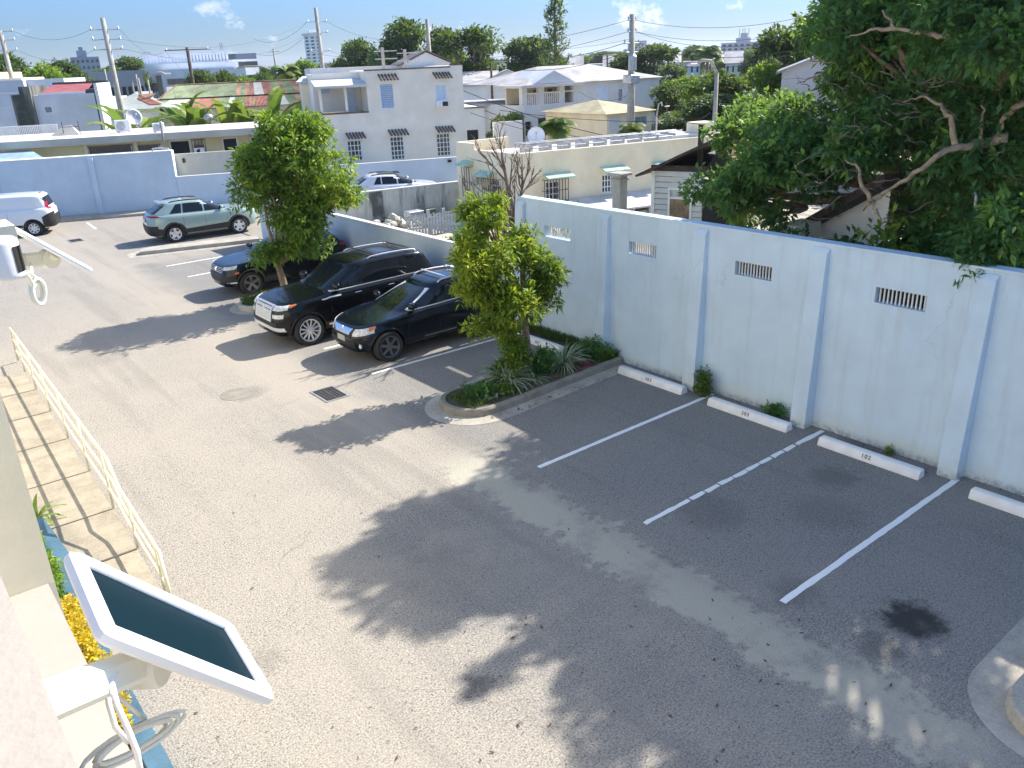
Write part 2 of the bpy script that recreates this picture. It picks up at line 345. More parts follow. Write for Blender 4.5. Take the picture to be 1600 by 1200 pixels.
M['mossy'] = streak_mat('mossy_render', (.20, .20, .18), (.04, .05, .045), 1., .42)
M['white'] = plain('white_paint', (.82, .82, .80), .6, .05, 4, 40, .1)
M['line'] = None
def line_mat():
    m, t, o = _mat('line_paint'); g = coords(t); n1 = noise(t, 30, 3, .7, g); n2 = noise(t, 3, 4, .6, g)
    c = mixc(t, mth(t, 'MULTIPLY', ramp(t, n1, .60, .70), ramp(t, n2, .4, .7, .15, .8)), (.80, .81, .80), (.28, .28, .28)); pbsdf(t, o, c, .8, n1, .3, .004); return m
M['line'] = line_mat()
M['stucco_cream'] = plain('cream_stucco', (.70, .65, .50), .85, .05, 2, 60, .3)
M['parapet'] = plain('rough_white_stucco', (.42, .365, .30), .9, .03, 3, 60, .15)
M['villa'] = plain('villa_render', (.90, .81, .68), .85, .045, .8, 20, .25)
M['cream'] = plain('cream_render', (.88, .76, .53), .85, .06, .8, 20, .25)
M['yellow'] = plain('pale_yellow_render', (.74, .62, .36), .85, .06, .8, 20, .2)
M['greywhite'] = plain('grey_white_render', (.55, .585, .63), .85, .08, .5, 20, .2)
M['whitewall'] = plain('white_render', (.66, .67, .67), .85, .05, .6, 20, .2)
M['tan'] = plain('tan_render', (.55, .52, .44), .9, .08, .8, 20, .2)
M['roofwhite'] = plain('white_roof_coat', (.62, .59, .57), .8, .09, .5, 10, .2)
M['roofgrey'] = plain('grey_roof', (.42, .40, .39), .9, .18, .6, 10, .3)
M['darkwood'] = plain('dark_timber', (.05, .04, .035), .8, .3, 6, 30, .4)
M['coping'] = plain('dark_coping', (.13, .11, .11), .8, .2, 4, 30, .2)
M['black'] = plain('black_trim', (.018, .018, .02), .55, .2, 8, 60, .1)
M['dark'] = plain('dark_interior', (.03, .033, .035), .9, .2, 2, 20, 0)
M['tyre'] = plain('tyre_rubber', (.022, .022, .022), .85, .2, 20, 80, .3)
M['alloy'] = plain('alloy', (.72, .73, .74), .3, .1, 8, 80, .05, metal=.35); M['trim'] = plain('bright_trim', (.78, .79, .80), .3, .05, 8, 80, .02, metal=.3); M['fence'] = plain('grey_picket', (.40, .42, .42), .9, .15, 5, 40, .3)
M['alloy_d'] = plain('dark_alloy', (.25, .25, .26), .35, .1, 8, 80, .05, metal=.8)
M['chrome'] = plain('chrome', (.82, .83, .84), .12, .04, 8, 80, .02, metal=1)
M['steel'] = plain('galvanised_steel', (.46, .47, .48), .45, .15, 5, 60, .1, metal=.5)
M['iron'] = plain('rusty_iron', (.10, .065, .05), .85, .35, 14, 60, .4)
M['grate'] = plain('cast_iron', (.055, .05, .048), .7, .3, 14, 60, .4)
M['glass'] = glass_mat('car_glass', (.006, .009, .013), .05, .45); M['winglass'] = glass_mat('window_glass', (.04, .05, .055), .08)
M['plastic'] = plain('white_plastic', (.78, .78, .77), .38, .03, 3, 90, .04)
M['plasticcream'] = plain('cream_plastic', (.80, .79, .68), .45, .04, 3, 90, .05)
M['solar'] = glass_mat('solar_cell', (.004, .016, .024), .4, .04)
M['railcream'] = plain('cream_rail_paint', (.70, .66, .50), .5, .08, 6, 60, .15)
M['planterblue'] = plain('planter_blue', (.06, .135, .20), .7, .12, 3, 40, .2)
M['louvre'] = plain('louvre_blue_white', (.60, .70, .82), .6, .05, 3, 40, .1)
M['greenawn'] = plain('mint_paint', (.45, .66, .50), .6, .12, 3, 40, .2)
M['pole'] = plain('concrete_pole', (.40, .37, .32), .9, .12, 2, 20, .3)
M['polewood'] = plain('timber_pole', (.10, .075, .06), .9, .3, 5, 30, .4)
M['wire'] = plain('black_cable', (.03, .03, .032), .6, .1, 4, 20, 0)
M['bark'] = plain('bark', (.25, .19, .13), .9, .3, 8, 30, .6)
M['barkpale'] = plain('pale_bark', (.31, .235, .16), .9, .2, 8, 30, .6)
M['deadwood'] = plain('dead_wood', (.20, .15, .13), .9, .25, 8, 30, .4)
M['wood'] = plain('weathered_plywood', (.30, .21, .13), .9, .25, 4, 30, .4)
M['clap'] = plain('peeling_clapboard', (.68, .68, .65), .85, .07, 1.5, 40, .2)
M['rust'] = plain('rusted_sheet', (.22, .12, .08), .85, .3, 3, 30, .4)
M['rgreen'] = plain('faded_green_sheet', (.135, .19, .085), .7, .34, .8, 20, .3)
M['rred'] = plain('rust_red_sheet', (.24, .075, .05), .7, .3, 1.2, 20, .3)
M['rorange'] = plain('orange_rust_sheet', (.27, .155, .09), .75, .3, 1.0, 20, .3)
M['rsilver'] = plain('bare_zinc_sheet', (.36, .38, .34), .5, .12, 1, 20, .2)
M['tealroof'] = plain('teal_sheet', (.30, .42, .48), .6, .15, 1, 20, .2)
M['soil'] = plain('dry_soil', (.10, .078, .052), .95, .3, 2, 25, .8)
M['earth'] = plain('far_ground', (.13, .15, .09), .95, .35, .05, 2, .3)
M['redbrick'] = plain('red_tile_floor', (.18, .06, .055), .85, .3, 4, 30, .4)
M['rock'] = plain('rubble', (.50, .46, .38), .9, .3, 4, 20, .8)
M['lensblack'] = glass_mat('lens_black', (.006, .006, .007), .12)
M['lamp'] = plain('lamp_lens', (.62, .64, .66), .12, .25, 25, 60, .3)
M['lampred'] = plain('red_lens', (.35, .012, .03), .15, .1, 8, 60, .05)
M['lampamber'] = plain('amber_lens', (.60, .17, .03), .2, .1, 8, 60, .05)
M['redroof'] = plain('faded_red_roof', (.34, .09, .09), .75, .2, 1.2, 20, .3)
M['door'] = plain('varnished_door', (.24, .10, .05), .5, .2, 6, 40, .2)
L_ = foliage_mat
M['leafbig'] = L_('leaf_deep_green', (.026, .09, .040), (.085, .225, .072), (.34, .52, .09), .46)
M['leafyellow'] = L_('leaf_yellow_green', (.045, .12, .014), (.23, .33, .028), (.66, .64, .05), .45)
M['leafmid'] = L_('leaf_fresh_green', (.035, .11, .02), (.14, .27, .035), (.50, .55, .06), .42)
M['leaffar'] = L_('leaf_far_green', (.025, .06, .022), (.055, .11, .035), (.13, .19, .045), .3)
M['leaffar2'] = L_('leaf_far_light', (.04, .08, .02), (.10, .17, .035), (.20, .27, .05), .3)
M['leafblade'] = L_('blade_variegated', (.10, .17, .08), (.30, .38, .22), (.62, .66, .48), .25)
M['leafbanana'] = L_('banana_leaf', (.06, .13, .03), (.14, .24, .05), (.32, .36, .08), .35)
M['leafpalm'] = L_('palm_leaf', (.05, .11, .02), (.12, .20, .04), (.30, .32, .06), .3)
M['grass'] = L_('grass_blade', (.02, .06, .015), (.05, .11, .02), (.12, .20, .04), .3)
M['flower'] = L_('yellow_flower', (.45, .30, .01), (.65, .48, .02), (.75, .35, .15), .3)
M['pinkfl'] = L_('pale_flower', (.55, .35, .25), (.65, .50, .38), (.7, .65, .55), .3)
# ------------------------------------------------------------------ ground
def sheet(name, poly, z, mat):
    mb = MB(); mb.add([(x, y, z) for x, y in poly], [tuple(range(len(poly)))]); return mb.build(name, mat, kind='structure')
mb = MB(); K = 64; R_ = 4500
mb.add([(0, 0, -.03)]+[(R_*math.cos(2*math.pi*i/K), R_*math.sin(2*math.pi*i/K), -.03) for i in range(K)], [(0, 1+i, 1+(i+1) % K) for i in range(K)])
mb.build('ground', M['earth'], kind='structure')
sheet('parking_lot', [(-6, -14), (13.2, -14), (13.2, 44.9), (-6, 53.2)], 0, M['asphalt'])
WX = 13.12
FA, FC = G(84, 342.7), G(360, 320.5)
FW = Fr(FA, FC)                                 # far blue wall plane
# alley asphalt beyond the low wall, bare yard
sheet('driveway', [(13.3, 33.6), (18, 33.7), (24, 32.9), (40, 33.5), (40, 36), tuple(FW.w(26, -.1, 0)[:2]), tuple(FW.w(3, -.1, 0)[:2]), (13.3, 44.7)], -.008, M['asphalt'])
sheet('yard_ground', [(13.25, -14), (60, -14), (60, 27.9), (22.8, 27.9), (22.8, 32.2), (13.25, 33.2)], -.012, plain('pale_yard_earth', (.40, .35, .27), .95, .3, .8, 20, .5))
# parking lines
def line(name, pts, wd, n=1, ragged=.008):
    mb = MB(); a, b = np.array(pts[0]), np.array(pts[1]); L = np.linalg.norm(b-a); d = (b-a)/L; q = np.array([-d[1], d[0]]); k = max(2, int(L/.12))
    lf = [a+d*(L*i/k)+q*(wd/2+rnd.uniform(-ragged, ragged)) for i in range(k+1)]; rt = [a+d*(L*i/k)-q*(wd/2+rnd.uniform(-ragged, ragged)) for i in range(k+1)]
    vs = [(p[0], p[1], .004) for p in lf]+[(p[0], p[1], .004) for p in rt]; fs = []
    for i in range(k):
        if n == 2 and i % 3 == 2 and 5 < i < 34:
            e_ = len(vs); q1 = d*(L/k*rnd.uniform(.62, .92)); vs += [(lf[i][0]+q1[0], lf[i][1]+q1[1], .004), (rt[i][0]+q1[0], rt[i][1]+q1[1]+rnd.uniform(0, .02), .004)]; fs.append((k+1+i, e_+1, e_, i)); continue
        fs.append((k+1+i, k+2+i, i+1, i))
    mb.add(vs, fs); return mb.build(name, M['line'], kind='structure')
for a, b, n in (((8.23, 9.81), (13.05, 9.81), 1), ((8.2, 7.3), (13.05, 7.29), 2), ((8.07, 4.80), (12.95, 4.80), 1), ((8.46, 16.0), (13.05, 15.93), 1), ((8.5, 18.45), (13.0, 18.45), 1), ((8.4, 21.0), (13.0, 21.0), 1), ((8.6, 26.8), (13, 26.8), 1), ((8.68, 29.15), (13, 29.15), 1), ((8.69, 31.48), (13, 31.48), 1)):
    line('parking_line', (a, b), .095, n, .012 if n == 2 else .006)
line('parking_line', ((9.01, 44.6), (8.86, 42.3)), .1); line('parking_line', ((5.1, 46.3), (4.9, 44.0)), .1)
# ------------------------------------------------------------------ kerbed islands
def arc(cx, cy, r, a0, a1, n=14): return [(cx+r*math.cos(math.radians(a0+(a1-a0)*i/n)), cy+r*math.sin(math.radians(a0+(a1-a0)*i/n))) for i in range(n+1)]
def kerb(path, wd, h, inner=None, name='kerb', mat=None, jit=.006):
    "raised kerb along an open path (plan), body to the left of travel"
    mb = MB(); n = len(path); P2 = [np.array(p) for p in path]; prof = [(0, 0), (.015, h-.03), (.045, h), (wd, h), (wd, 0)]; vs = []
    for i, p in enumerate(P2):
        d = P2[min(i+1, n-1)]-P2[max(i-1, 0)]; d /= np.linalg.norm(d); q = np.array([-d[1], d[0]])
        for o_, z in prof: pp = p+q*(o_+rnd.uniform(-jit, jit)); vs.append((pp[0], pp[1], z+(rnd.uniform(-jit, jit) if z > 0 else 0)))
    k = len(prof); fs = [(i*k+j, (i+1)*k+j, (i+1)*k+j+1, i*k+j+1) for i in range(n-1) for j in range(k-1)]
    fs += [tuple(range(k)), tuple((n-1)*k+j for j in reversed(range(k)))]; mb.add(vs, fs); return mb.build(name, mat or M['concrete_d'], kind='structure')
def dense(path, step=.25):
    out = []
    for a, b in zip(path, path[1:]):
        a, b = np.array(a), np.array(b); n = max(1, int(np.linalg.norm(b-a)/step)); out += [tuple(a+(b-a)*i/n) for i in range(n)]
    return out+[tuple(path[-1])]
# planter island beside the wall stops: gutter apron, kerb, soil
apron = [(13.0, 12.03), (9.3, 11.83)]+arc(9.05, 12.85, 1.0, 262, 98, 16)+[(9.6, 13.95), (10.2, 14.06), (10.2, 13.4), (13.0, 13.4)]
sheet('gutter_apron', apron, .005, M['concrete'])
isl = dense([(13.04, 12.40), (9.4, 12.18)])+arc(9.15, 12.92, .74, 270, 90, 14)+dense([(9.4, 13.62), (11.2, 13.78), (12.4, 13.74)])
kerb(isl[::-1], .13, .15)
inn = [(13.1, 12.5), (9.4, 12.3)]+arc(9.17, 12.92, .62, 270, 90, 12)+[(9.4, 13.5), (11.2, 13.66), (12.3, 13.62), (12.75, 13.75), (12.8, 16.6), (13.1, 16.6)]
sheet('planter_soil', [p for p in inn], .115, M['soil'])
sheet('red_tile_strip', [(11.6, 12.52), (12.45, 12.54), (12.5, 13.5), (11.7, 13.55)], .121, M['redbrick'])
sheet('asphalt_patch', [(11.9, 13.75), (12.0, 13.75), (12.0, 13.8), (11.9, 13.8)], .003, M['asphalt'])
# the island under the farther tree
isl2 = dense([(12.9, 23.35), (9.3, 23.0)])+arc(8.95, 23.6, .62, 270, 90, 12)+dense([(9.3, 24.22), (12.9, 24.4)])
sheet('gutter_apron', [(12.9, 23.0), (9.0, 22.72)]+arc(8.95, 23.55, .88, 270, 90, 14)+[(12.9, 24.6)], .005, M['concrete'])
kerb(isl2[::-1], .13, .15, mat=M['concrete'])
sheet('planter_soil', [(12.9, 23.5), (9.3, 23.1)]+arc(8.95, 23.6, .5, 270, 90, 12)+[(12.9, 24.3)], .12, M['soil'])
# bottom right island
c3 = np.array([9.1, 1.6]); a3 = [(12.8, 2.68), (9.8, 2.67)]+arc(8.66, 1.66, 1.0, 90, 190, 12)+[(7.8, .2), (8.1, -4), (12.8, -4)]
sheet('gutter_apron', a3, .005, M['concrete'])
isl3 = dense([(12.9, 2.25), (9.6, 2.24)])+arc(8.5, 1.66, .58, 90, 190, 12)+dense([(8.1, .4), (8.4, -3)])
kerb(isl3, .16, .16, mat=M['concrete'])
sheet('planter_soil', [(12.9, 2.12), (9.5, 2.12)]+arc(8.5, 1.66, .46, 90, 190, 12)+[(8.2, .4), (8.5, -3), (12.9, -3)], .12, M['soil'])
# far divider strip beside the sage green car and the pavement along the far wall
def kslab(name, poly, h, mat): mb = MB(); mb.prism(poly, 0, h); return mb.build(name, mat, kind='structure')
a, b = G(218, 393, .14), G(388, 374, .14); dv = (b-a)[:2]/np.linalg.norm((b-a)[:2]); q = np.array([-dv[1], dv[0]])
kslab('divider_kerb', [tuple(a[:2]-q*.1), tuple(a[:2]+dv*4.6-q*.1), tuple(a[:2]+dv*4.6+q*.78), tuple(a[:2]+dv*.4+q*.78), tuple(a[:2]+q*.35)], .14, M['concrete'])
sheet('gutter_apron', [tuple(a[:2]-q*.45-dv*.35), tuple(a[:2]+dv*4.6-q*.45), tuple(a[:2]+dv*4.6+q*.95), tuple(a[:2]-dv*.1+q*.95), tuple(a[:2]-dv*.5+q*.3)], .004, M['concrete'])
mb = MB(); mb.prism([tuple(FW.w(u, v, 0)[:2]) for u, v in ((-14, -1.25), (9.6, -1.25), (9.6, -.0), (-14, -.0))], -.01, .13); mb.build('pavement', M['concrete'], kind='structure')
# ------------------------------------------------------------------ storm grates
def grate(c, wx, wy, label):
    t = thing('storm_grate', label, 'drain grate', (c[0], c[1], 0), 0, 'storm drain grates')
    mb = MB(); x0, x1, y0, y1 = -wx/2, wx/2, -wy/2, wy/2
    for a_ in ((x0, x1, y0, y0+.04), (x0, x1, y1-.04, y1), (x0, x0+.04, y0+.04, y1-.04), (x1-.04, x1, y0+.04, y1-.04)): mb.box(*a_, .003, .016)
    mb.build('frame', M['steel'], t, local=True); mb = MB(); n = 9
    for i in range(n): yy = y0+.04+(wy-.08)*(i+.5)/n; mb.box(x0+.04, x1-.04, yy-.018, yy+.018, .004, .013)
    mb.box(-.02, .02, y0+.04, y1-.04, .0045, .0145); mb.build('bars', M['grate'], t, local=True)
    mb = MB(); mb.add([(x0+.03, y0+.03, .002), (x1-.03, y0+.03, .002), (x1-.03, y1-.03, .002), (x0+.03, y1-.03, .002)], [(0, 1, 2, 3)]); mb.build('pit', M['dark'], t, local=True)
grate((7.16, 15.56), .56, .82, 'iron storm grate in the asphalt between the parked cars and the planter island')
grate((7.46, 39.95), .56, .75, 'small dark storm grate near the white van at the far end of the lot')
mb = MB(); c = G(370, 616); mb.lathe([(.36, .0), (.36, .006), (.33, .009), (.3, .006), (.0, .0065)], (c[0], c[1], 0), k=28)
tag(mb.build('manhole_cover', M['concrete_d']), 'round worn manhole cover in the sunlit asphalt left of the parked cars', 'manhole cover')
# ------------------------------------------------------------------ wheel stops
def text_mesh(s, size, mat, parent, mtx, name='number'):
    cu = bpy.data.curves.new('txt', 'FONT'); cu.body = s; cu.size = size; cu.align_x = 'CENTER'; cu.align_y = 'CENTER'; cu.extrude = .0008; cu.space_character = 1.25; cu.offset = .001
    ob = bpy.data.objects.new('txt', cu); COL.objects.link(ob); me = bpy.data.meshes.new_from_object(ob.evaluated_get(bpy.context.evaluated_depsgraph_get()))
    bpy.data.objects.remove(ob); bpy.data.curves.remove(cu); me.materials.clear(); me.materials.append(mat); me.transform(mtx); me.name = name
    o = bpy.data.objects.new(name, me); COL.objects.link(o); o.parent = parent; return o
def stop(x, yc, num, label, L=1.83):
    t = thing('wheel_stop', label, 'wheel stop', (x, yc, 0), 0, 'white wheel stops at the heads of the stalls')
    mb = MB(); h, b, tp = .15, .115, .07; sec = [(-b, 0), (-b, .035), (-tp-.008, h-.012), (-tp+.008, h), (tp-.008, h), (tp+.008, h-.012), (b, .035), (b, 0)]; n = len(sec); vs = []
    for yy, k in ((-L/2, .0), (-L/2+.02, 1), (L/2-.02, 1), (L/2, .0)):
        for x_, z in sec: vs.append((x_*(1 if k else .88), yy, z*(1 if k else .9)))
    fs = [(i*n+j, (i+1)*n+j, (i+1)*n+(j+1) % n, i*n+(j+1) % n) for i in range(3) for j in range(n)]+[tuple(range(n)), tuple(range(3*n, 4*n))[::-1]]; mb.add(vs, fs)
    mb.build('block', M['white'], t, local=True, angle=40)
    # stencilled number on the sloping face towards the stall
    sl = math.atan2(h-.047, b-tp-.008); up = Vector((math.cos(sl), 0, math.sin(sl))); rt = Vector((0, -1, 0)); nn = rt.cross(up)
    c = Vector((-(b+tp)/2-.005, .0, .09))+nn*.003
    mt = Matrix([[rt.x, up.x, nn.x, c.x], [rt.y, up.y, nn.y, c.y], [rt.z, up.z, nn.z, c.z], [0, 0, 0, 1]])
    text_mesh(num, .10, M['black'], t, mt)
stop(12.58, 14.78, '301', 'white concrete wheel stop marked 301 behind the yellow green tree in the planter island')
stop(12.63, 11.15, '303', 'white concrete wheel stop marked 303 in the stall next to the planter island')
stop(12.6, 8.62, '203', 'white concrete wheel stop marked 203 with weeds growing behind it')
stop(12.56, 6.12, '102', 'white concrete wheel stop marked 102 between the ragged line and the straight line')
stop(12.56, 3.5, '101', 'rightmost white concrete wheel stop cut off by the right edge of the photo')
# ------------------------------------------------------------------ blue boundary wall
WF = Fr((WX, 16.15), (WX, -12)); WF.n = np.array([1., 0])
wall = thing('boundary_wall', 'tall weathered pale blue wall with pilasters and barred vents along the stalls', 'wall', (WX, 0, 0))
slots = [(15.14, 14.22), (12.33, 11.54), (9.52, 8.68), (6.66, 5.80)]; us = lambda y: 16.15-y
holes = [(us(a), us(b), 2.59, 2.86) for a, b in slots]
mb = MB(); WF.wall(mb, 0, 28.15, -.02, 3.43, .20, holes); mb.build('wall_body', M['bluewall'], wall)
mb = MB(); 
for a, b in ((0, 28.15),): mb.box(a-.02, b, -.03, .23, 3.432, 3.47, WF)
mb.build('coping', M['bluewall'], wall)
for yc in (16.0, 13.05, 10.35, 7.72, 4.95, 2.2, -.6):
    mb = MB(); hw = .17; zt = 3.38
    vs = []; 
    for z, p in ((-.01, .26), (zt-.08, .085), (zt, .02)): vs += [(WX-p, yc+hw*.9, z), (WX-p, yc-hw*.9, z), (WX-.001, yc-hw, z), (WX-.001, yc+hw, z)]
    mb.add(vs, [(i*4+j, (i+1)*4+j, (i+1)*4+(j+1) % 4, i*4+(j+1) % 4) for i in range(2) for j in range(4)]+[(8, 9, 10, 11)]); mb.build('pilaster', M['bluewall'], wall)
for a, b in slots:
    mb = MB(); n = 12
    for i in range(n): yy = b+(a-b)*(i+.75)/(n+.5); mb.box(WX+.07, WX+.095, yy-.012, yy+.012, 2.585, 2.865)
    mb.build('vent_bars', M['whitewall'], wall)
# low stretch of the same boundary
LF = Fr((WX, 33.0), (WX, 16.15)); LF.n = np.array([1., 0]); mb = MB()
low = thing('low_boundary_wall', 'smooth low pale blue wall with a bright cap behind the parked black cars', 'wall', (WX, 20, 0))
vs = []
zt = lambda y: 1.86 if y > 18 else 1.86-.03*(18-y)
mb.box(0, 16.8, 0, .16, -.02, 1.84, LF); mb.build('wall_body', M['bluewall_low'], low); mb = MB(); mb.box(-.01, 16.83, -.015, .175, 1.842, 1.885, LF); mb.build('cap', M['whitewall'], low)
# far blue wall with pilasters
fw = thing('far_blue_wall', 'tall plain blue wall with sunlit white top behind the white van and sage green car', 'wall', FA)
uE = FW.uz(279, 300)[0]
HW = 2.93
mb = MB(); mb.box(-16, uE, 0, .3, -.02, HW, FW); mb.build('wall_body', M['bluewall_far'], fw)
mb = MB(); mb.box(-16, uE+.02, -.02, .62, HW+.002, HW+.05, FW); mb.box(uE-.02, uE, .3, 1.3, 0, HW-.02, FW); mb.build('cap', M['whitewall'], fw)
mb = MB(); mb.box(-16, uE-.03, .3, .62, HW-.5, HW, FW); mb.build('lintel', M['whitewall'], fw)
for px in (160, 6):
    u = FW.uz(px, 335)[0]; mb = MB(); mb.prism([(u-.14, 0), (u-.11, -.16), (u+.11, -.16), (u+.14, 0)], 0, HW-.06, FW); mb.build('pilaster', M['bluewall_far'], fw)
mb = MB(); a = FW.w(uE-.75, .3, 0)
mb.tube([FW.w(uE-.9, .2, HW+.05), FW.w(uE-.9, .2, HW+.16), FW.w(uE-.5, .25, HW+.2), FW.w(uE-.15, .25, HW+.12), FW.w(uE-.05, .2, HW-.1)], .045, 8); mb.build('conduit', M['steel'], fw)
l2 = thing('low_blue_wall', 'low pale blue wall with lit top edge behind the white car and below the villa', 'wall', FW.w(8, 0, 0))
mb = MB(); u1 = FW.uz(717, 285)[0]; z2 = 1.62
mb.box(uE+.01, u1, .02, .2, -.02, z2, FW); mb.build('wall_body', M['bluewall_low'], l2); mb = MB(); mb.box(uE+.01, u1, .01, .21, z2+.002, z2+.04, FW); mb.build('cap', M['whitewall'], l2)
mb = MB(); q_ = FW.uz(702, 250); mb.box(q_[0]-.1, q_[0]+.1, -.12, .015, q_[1]-.12, q_[1]+.02, FW); mb.build('wall_lamp', M['black'], l2)
# stained wall of the yard
SF = Fr(G(575, 347.5), G(719, 328.8)); sw = thing('stained_yard_wall', 'grey yard wall with black mould streaks and a thin white cap in front of the white car', 'wall', SF.w(2, 0, 0))
mb = MB(); mb.box(-2.3, SF.L+.02, 0, .18, -.02, 1.33, SF); mb.build('wall_body', M['stained'], sw); mb = MB(); mb.box(-2.3, SF.L+.02, -.02, .2, 1.332, 1.38, SF); mb.build('cap', M['whitewall'], sw)
# rubble, slab, planks and picket fence in the yard
def rubble(c, rx, ry, h, n, name, label, mat, cat='rubble pile', smax=.28):
    mb = MB(); ico = None
    for i in range(n):
        a = rnd.uniform(0, 6.28); r = rnd.random()**.6; x, y = c[0]+rx*r*math.cos(a), c[1]+ry*r*math.sin(a); z = c[2]+h*(1-r)*rnd.uniform(.3, 1); s = rnd.uniform(.25, 1)*smax
        vs = []; th = [rnd.uniform(.6, 1.2) for _ in range(14)]
        for k, (lat, m_) in enumerate(((-60, 4), (0, 5), (55, 4))):
            for j in range(m_): aa = 2*math.pi*(j+.3*k)/m_; q = th[(k*5+j) % 14]*s; vs.append((x+q*math.cos(aa)*math.cos(math.radians(lat)), y+q*math.sin(aa)*math.cos(math.radians(lat)), z+q*.7*math.sin(math.radians(lat))))
        hull = bmesh.new(); [hull.verts.new(v) for v in vs]; bmesh.ops.convex_hull(hull, input=hull.verts); hull.verts.ensure_lookup_table(); hull.verts.index_update()
        mb.add([v.co[:] for v in hull.verts], [[v.index for v in f.verts] for f in hull.faces]); hull.free()
    return tag(mb.build(name, mat), label, cat)
p = G(615, 352, .1); rubble((p[0], p[1], 0), 1.6, 1.1, .55, 60, 'rubble_pile', 'heap of pale stone rubble against the foot of the stained yard wall', M['rock'])
mb = MB(); p = G(648, 352, .0); mb.bbox((p[0], p[1], .32), .75, .5, .64, .02); tag(mb.build('metal_cabinet', M['steel']), 'grey metal cabinet standing beside the rubble heap', 'cabinet')
a, b = G(655, 352), G(715, 340); sheet('yard_slab', [tuple(a[:2]), tuple(G(720, 352)[:2]), (22.7, 31.5), tuple(G(650, 341)[:2])], -.004, M['tan'])
mb = MB(); p = G(672, 336); mb.bbox((p[0], p[1], .15), .5, .35, .3, .02); tag(mb.build('concrete_block', M['concrete_d']), 'dark concrete block at the foot of the stained wall', 'concrete block')
mb = MB(); p, q = G(678, 337, .12), G(705, 331, .12); mb.tube([p, q], .07, 4); tag(mb.build('loose_plank', M['roofwhite']), 'pale plank lying along the foot of the stained wall', 'plank')
PF = Fr(G(636, 370, .0), G(716, 361, .0)); fe = thing('picket_fence', 'short weathered grey picket fence in the yard behind the low blue wall', 'fence', PF.w(1, 0, 0))
mb = MB(); n = int(PF.L/.13)
for i in range(n): u = i*.13; mb.prism([(u, 0), (u+.08, 0), (u+.08, .02), (u, .02)], 0, .85+rnd.uniform(-.03, .03), PF)
mb.build('pickets', M['fence'], fe); mb = MB()
for z in (.25, .65): mb.box(0, PF.L, .021, .06, z, z+.07, PF)
for u in (PF.L*.45, PF.L*.75): mb.box(u-.06, u+.06, .061, .15, 0, 1.0, PF)
mb.build('rails', M['fence'], fe)
# ------------------------------------------------------------------ foliage
def leaf_mesh(name, cen, nrm, size, mat, parent=None, per=5, asp=.42, droop=.25, tint=None, seed=1, spread=1.):
    """sprays of leaves: cen (n,3) twig points, nrm (n,3) outward directions, each spray = per pointed leaves"""
    g = np.random.default_rng(seed); n = len(cen); cen = np.repeat(cen, per, 0); nrm = np.repeat(nrm, per, 0)
    tn = (g.random(n) if tint is None else tint); tn = np.repeat(tn, per)+g.normal(0, .10, n*per); m = n*per
    d = nrm*.5+g.normal(0, .62*spread, (m, 3)); d[:, 2] -= droop*.4; d /= np.linalg.norm(d, axis=1)[:, None]
    up = np.array([0, 0, 1.])+g.normal(0, .45, (m, 3)); s = np.cross(d, up); s /= np.linalg.norm(s, axis=1)[:, None]+1e-9
    nn = np.cross(s, d); L = size*g.uniform(.6, 1.25, m)[:, None]; W = L*asp*.5
    b = cen+d*L*.12+g.normal(0, size*.22, (m, 3)); mid = b+d*L*.45+nn*L*.06; tip = b+d*L+np.array([0, 0, -1.])*L*droop*.45
    v = np.empty((m, 4, 3)); v[:, 0] = b; v[:, 1] = mid+s*W; v[:, 2] = tip; v[:, 3] = mid-s*W
    return quads(name, v.reshape(-1, 3), mat, parent, np.repeat(np.clip(tn, 0, 1), 4))
def quads(name, v, mat, parent, tint, kind=None):
    if parent is not None:
        inv = np.array(MW(parent).inverted()); v = v@inv[:3, :3].T+inv[:3, 3]
    nv = len(v); nf = nv//4; me = bpy.data.meshes.new(name); me.vertices.add(nv); me.vertices.foreach_set('co', v.astype(np.float32).ravel())
    me.loops.add(nv); me.loops.foreach_set('vertex_index', np.arange(nv, dtype=np.int32)); me.polygons.add(nf)
    me.polygons.foreach_set('loop_start', np.arange(0, nv, 4, dtype=np.int32)); 
    try: me.polygons.foreach_set('loop_total', np.full(nf, 4, np.int32))
    except Exception: pass
    me.update(calc_edges=True); a = me.attributes.new('tint', 'FLOAT', 'POINT'); a.data.foreach_set('value', tint.astype(np.float32)); me.materials.append(mat)
    o = bpy.data.objects.new(name, me); COL.objects.link(o)
    if parent is not None: o.parent = parent
    if kind: o['kind'] = kind
    return o
def clumps(blobs, dens, g, shell=.45, gap=.0):
    "points in the outer part of each ellipsoid (cx,cy,cz,rx,ry,rz); dens = sprays per m2"
    C, Nn, T = [], [], []
    for (cx, cy, cz, rx, ry, rz) in blobs:
        area = 4*math.pi*((rx*ry)**1.6/3+(rx*rz)**1.6/3+(ry*rz)**1.6/3)**(1/1.6); k = max(6, int(area*dens))
        d = g.normal(size=(k, 3)); d /= np.linalg.norm(d, axis=1)[:, None]
        r = 1-shell*g.random(k)**1.4
        # lumpy outline
        ph = g.uniform(0, 6.28, 3); lump = 1+.16*np.sin(5*d[:, 0]+ph[0])*np.sin(5*d[:, 1]+ph[1])+.10*np.sin(9*d[:, 2]+ph[2])
        keep = g.random(k) > gap; R = np.array([rx, ry, rz])
        C.append((np.array([cx, cy, cz])+d*R*(r*lump)[:, None])[keep]); nn = d/R*min(rx, ry, rz); Nn.append(nn[keep]); T.append(np.clip(.42+g.normal(0, .12)+.22*(r-.8)+g.normal(0, .13, k), 0, 1)[keep])
    return np.concatenate(C), np.concatenate(Nn), np.concatenate(T)
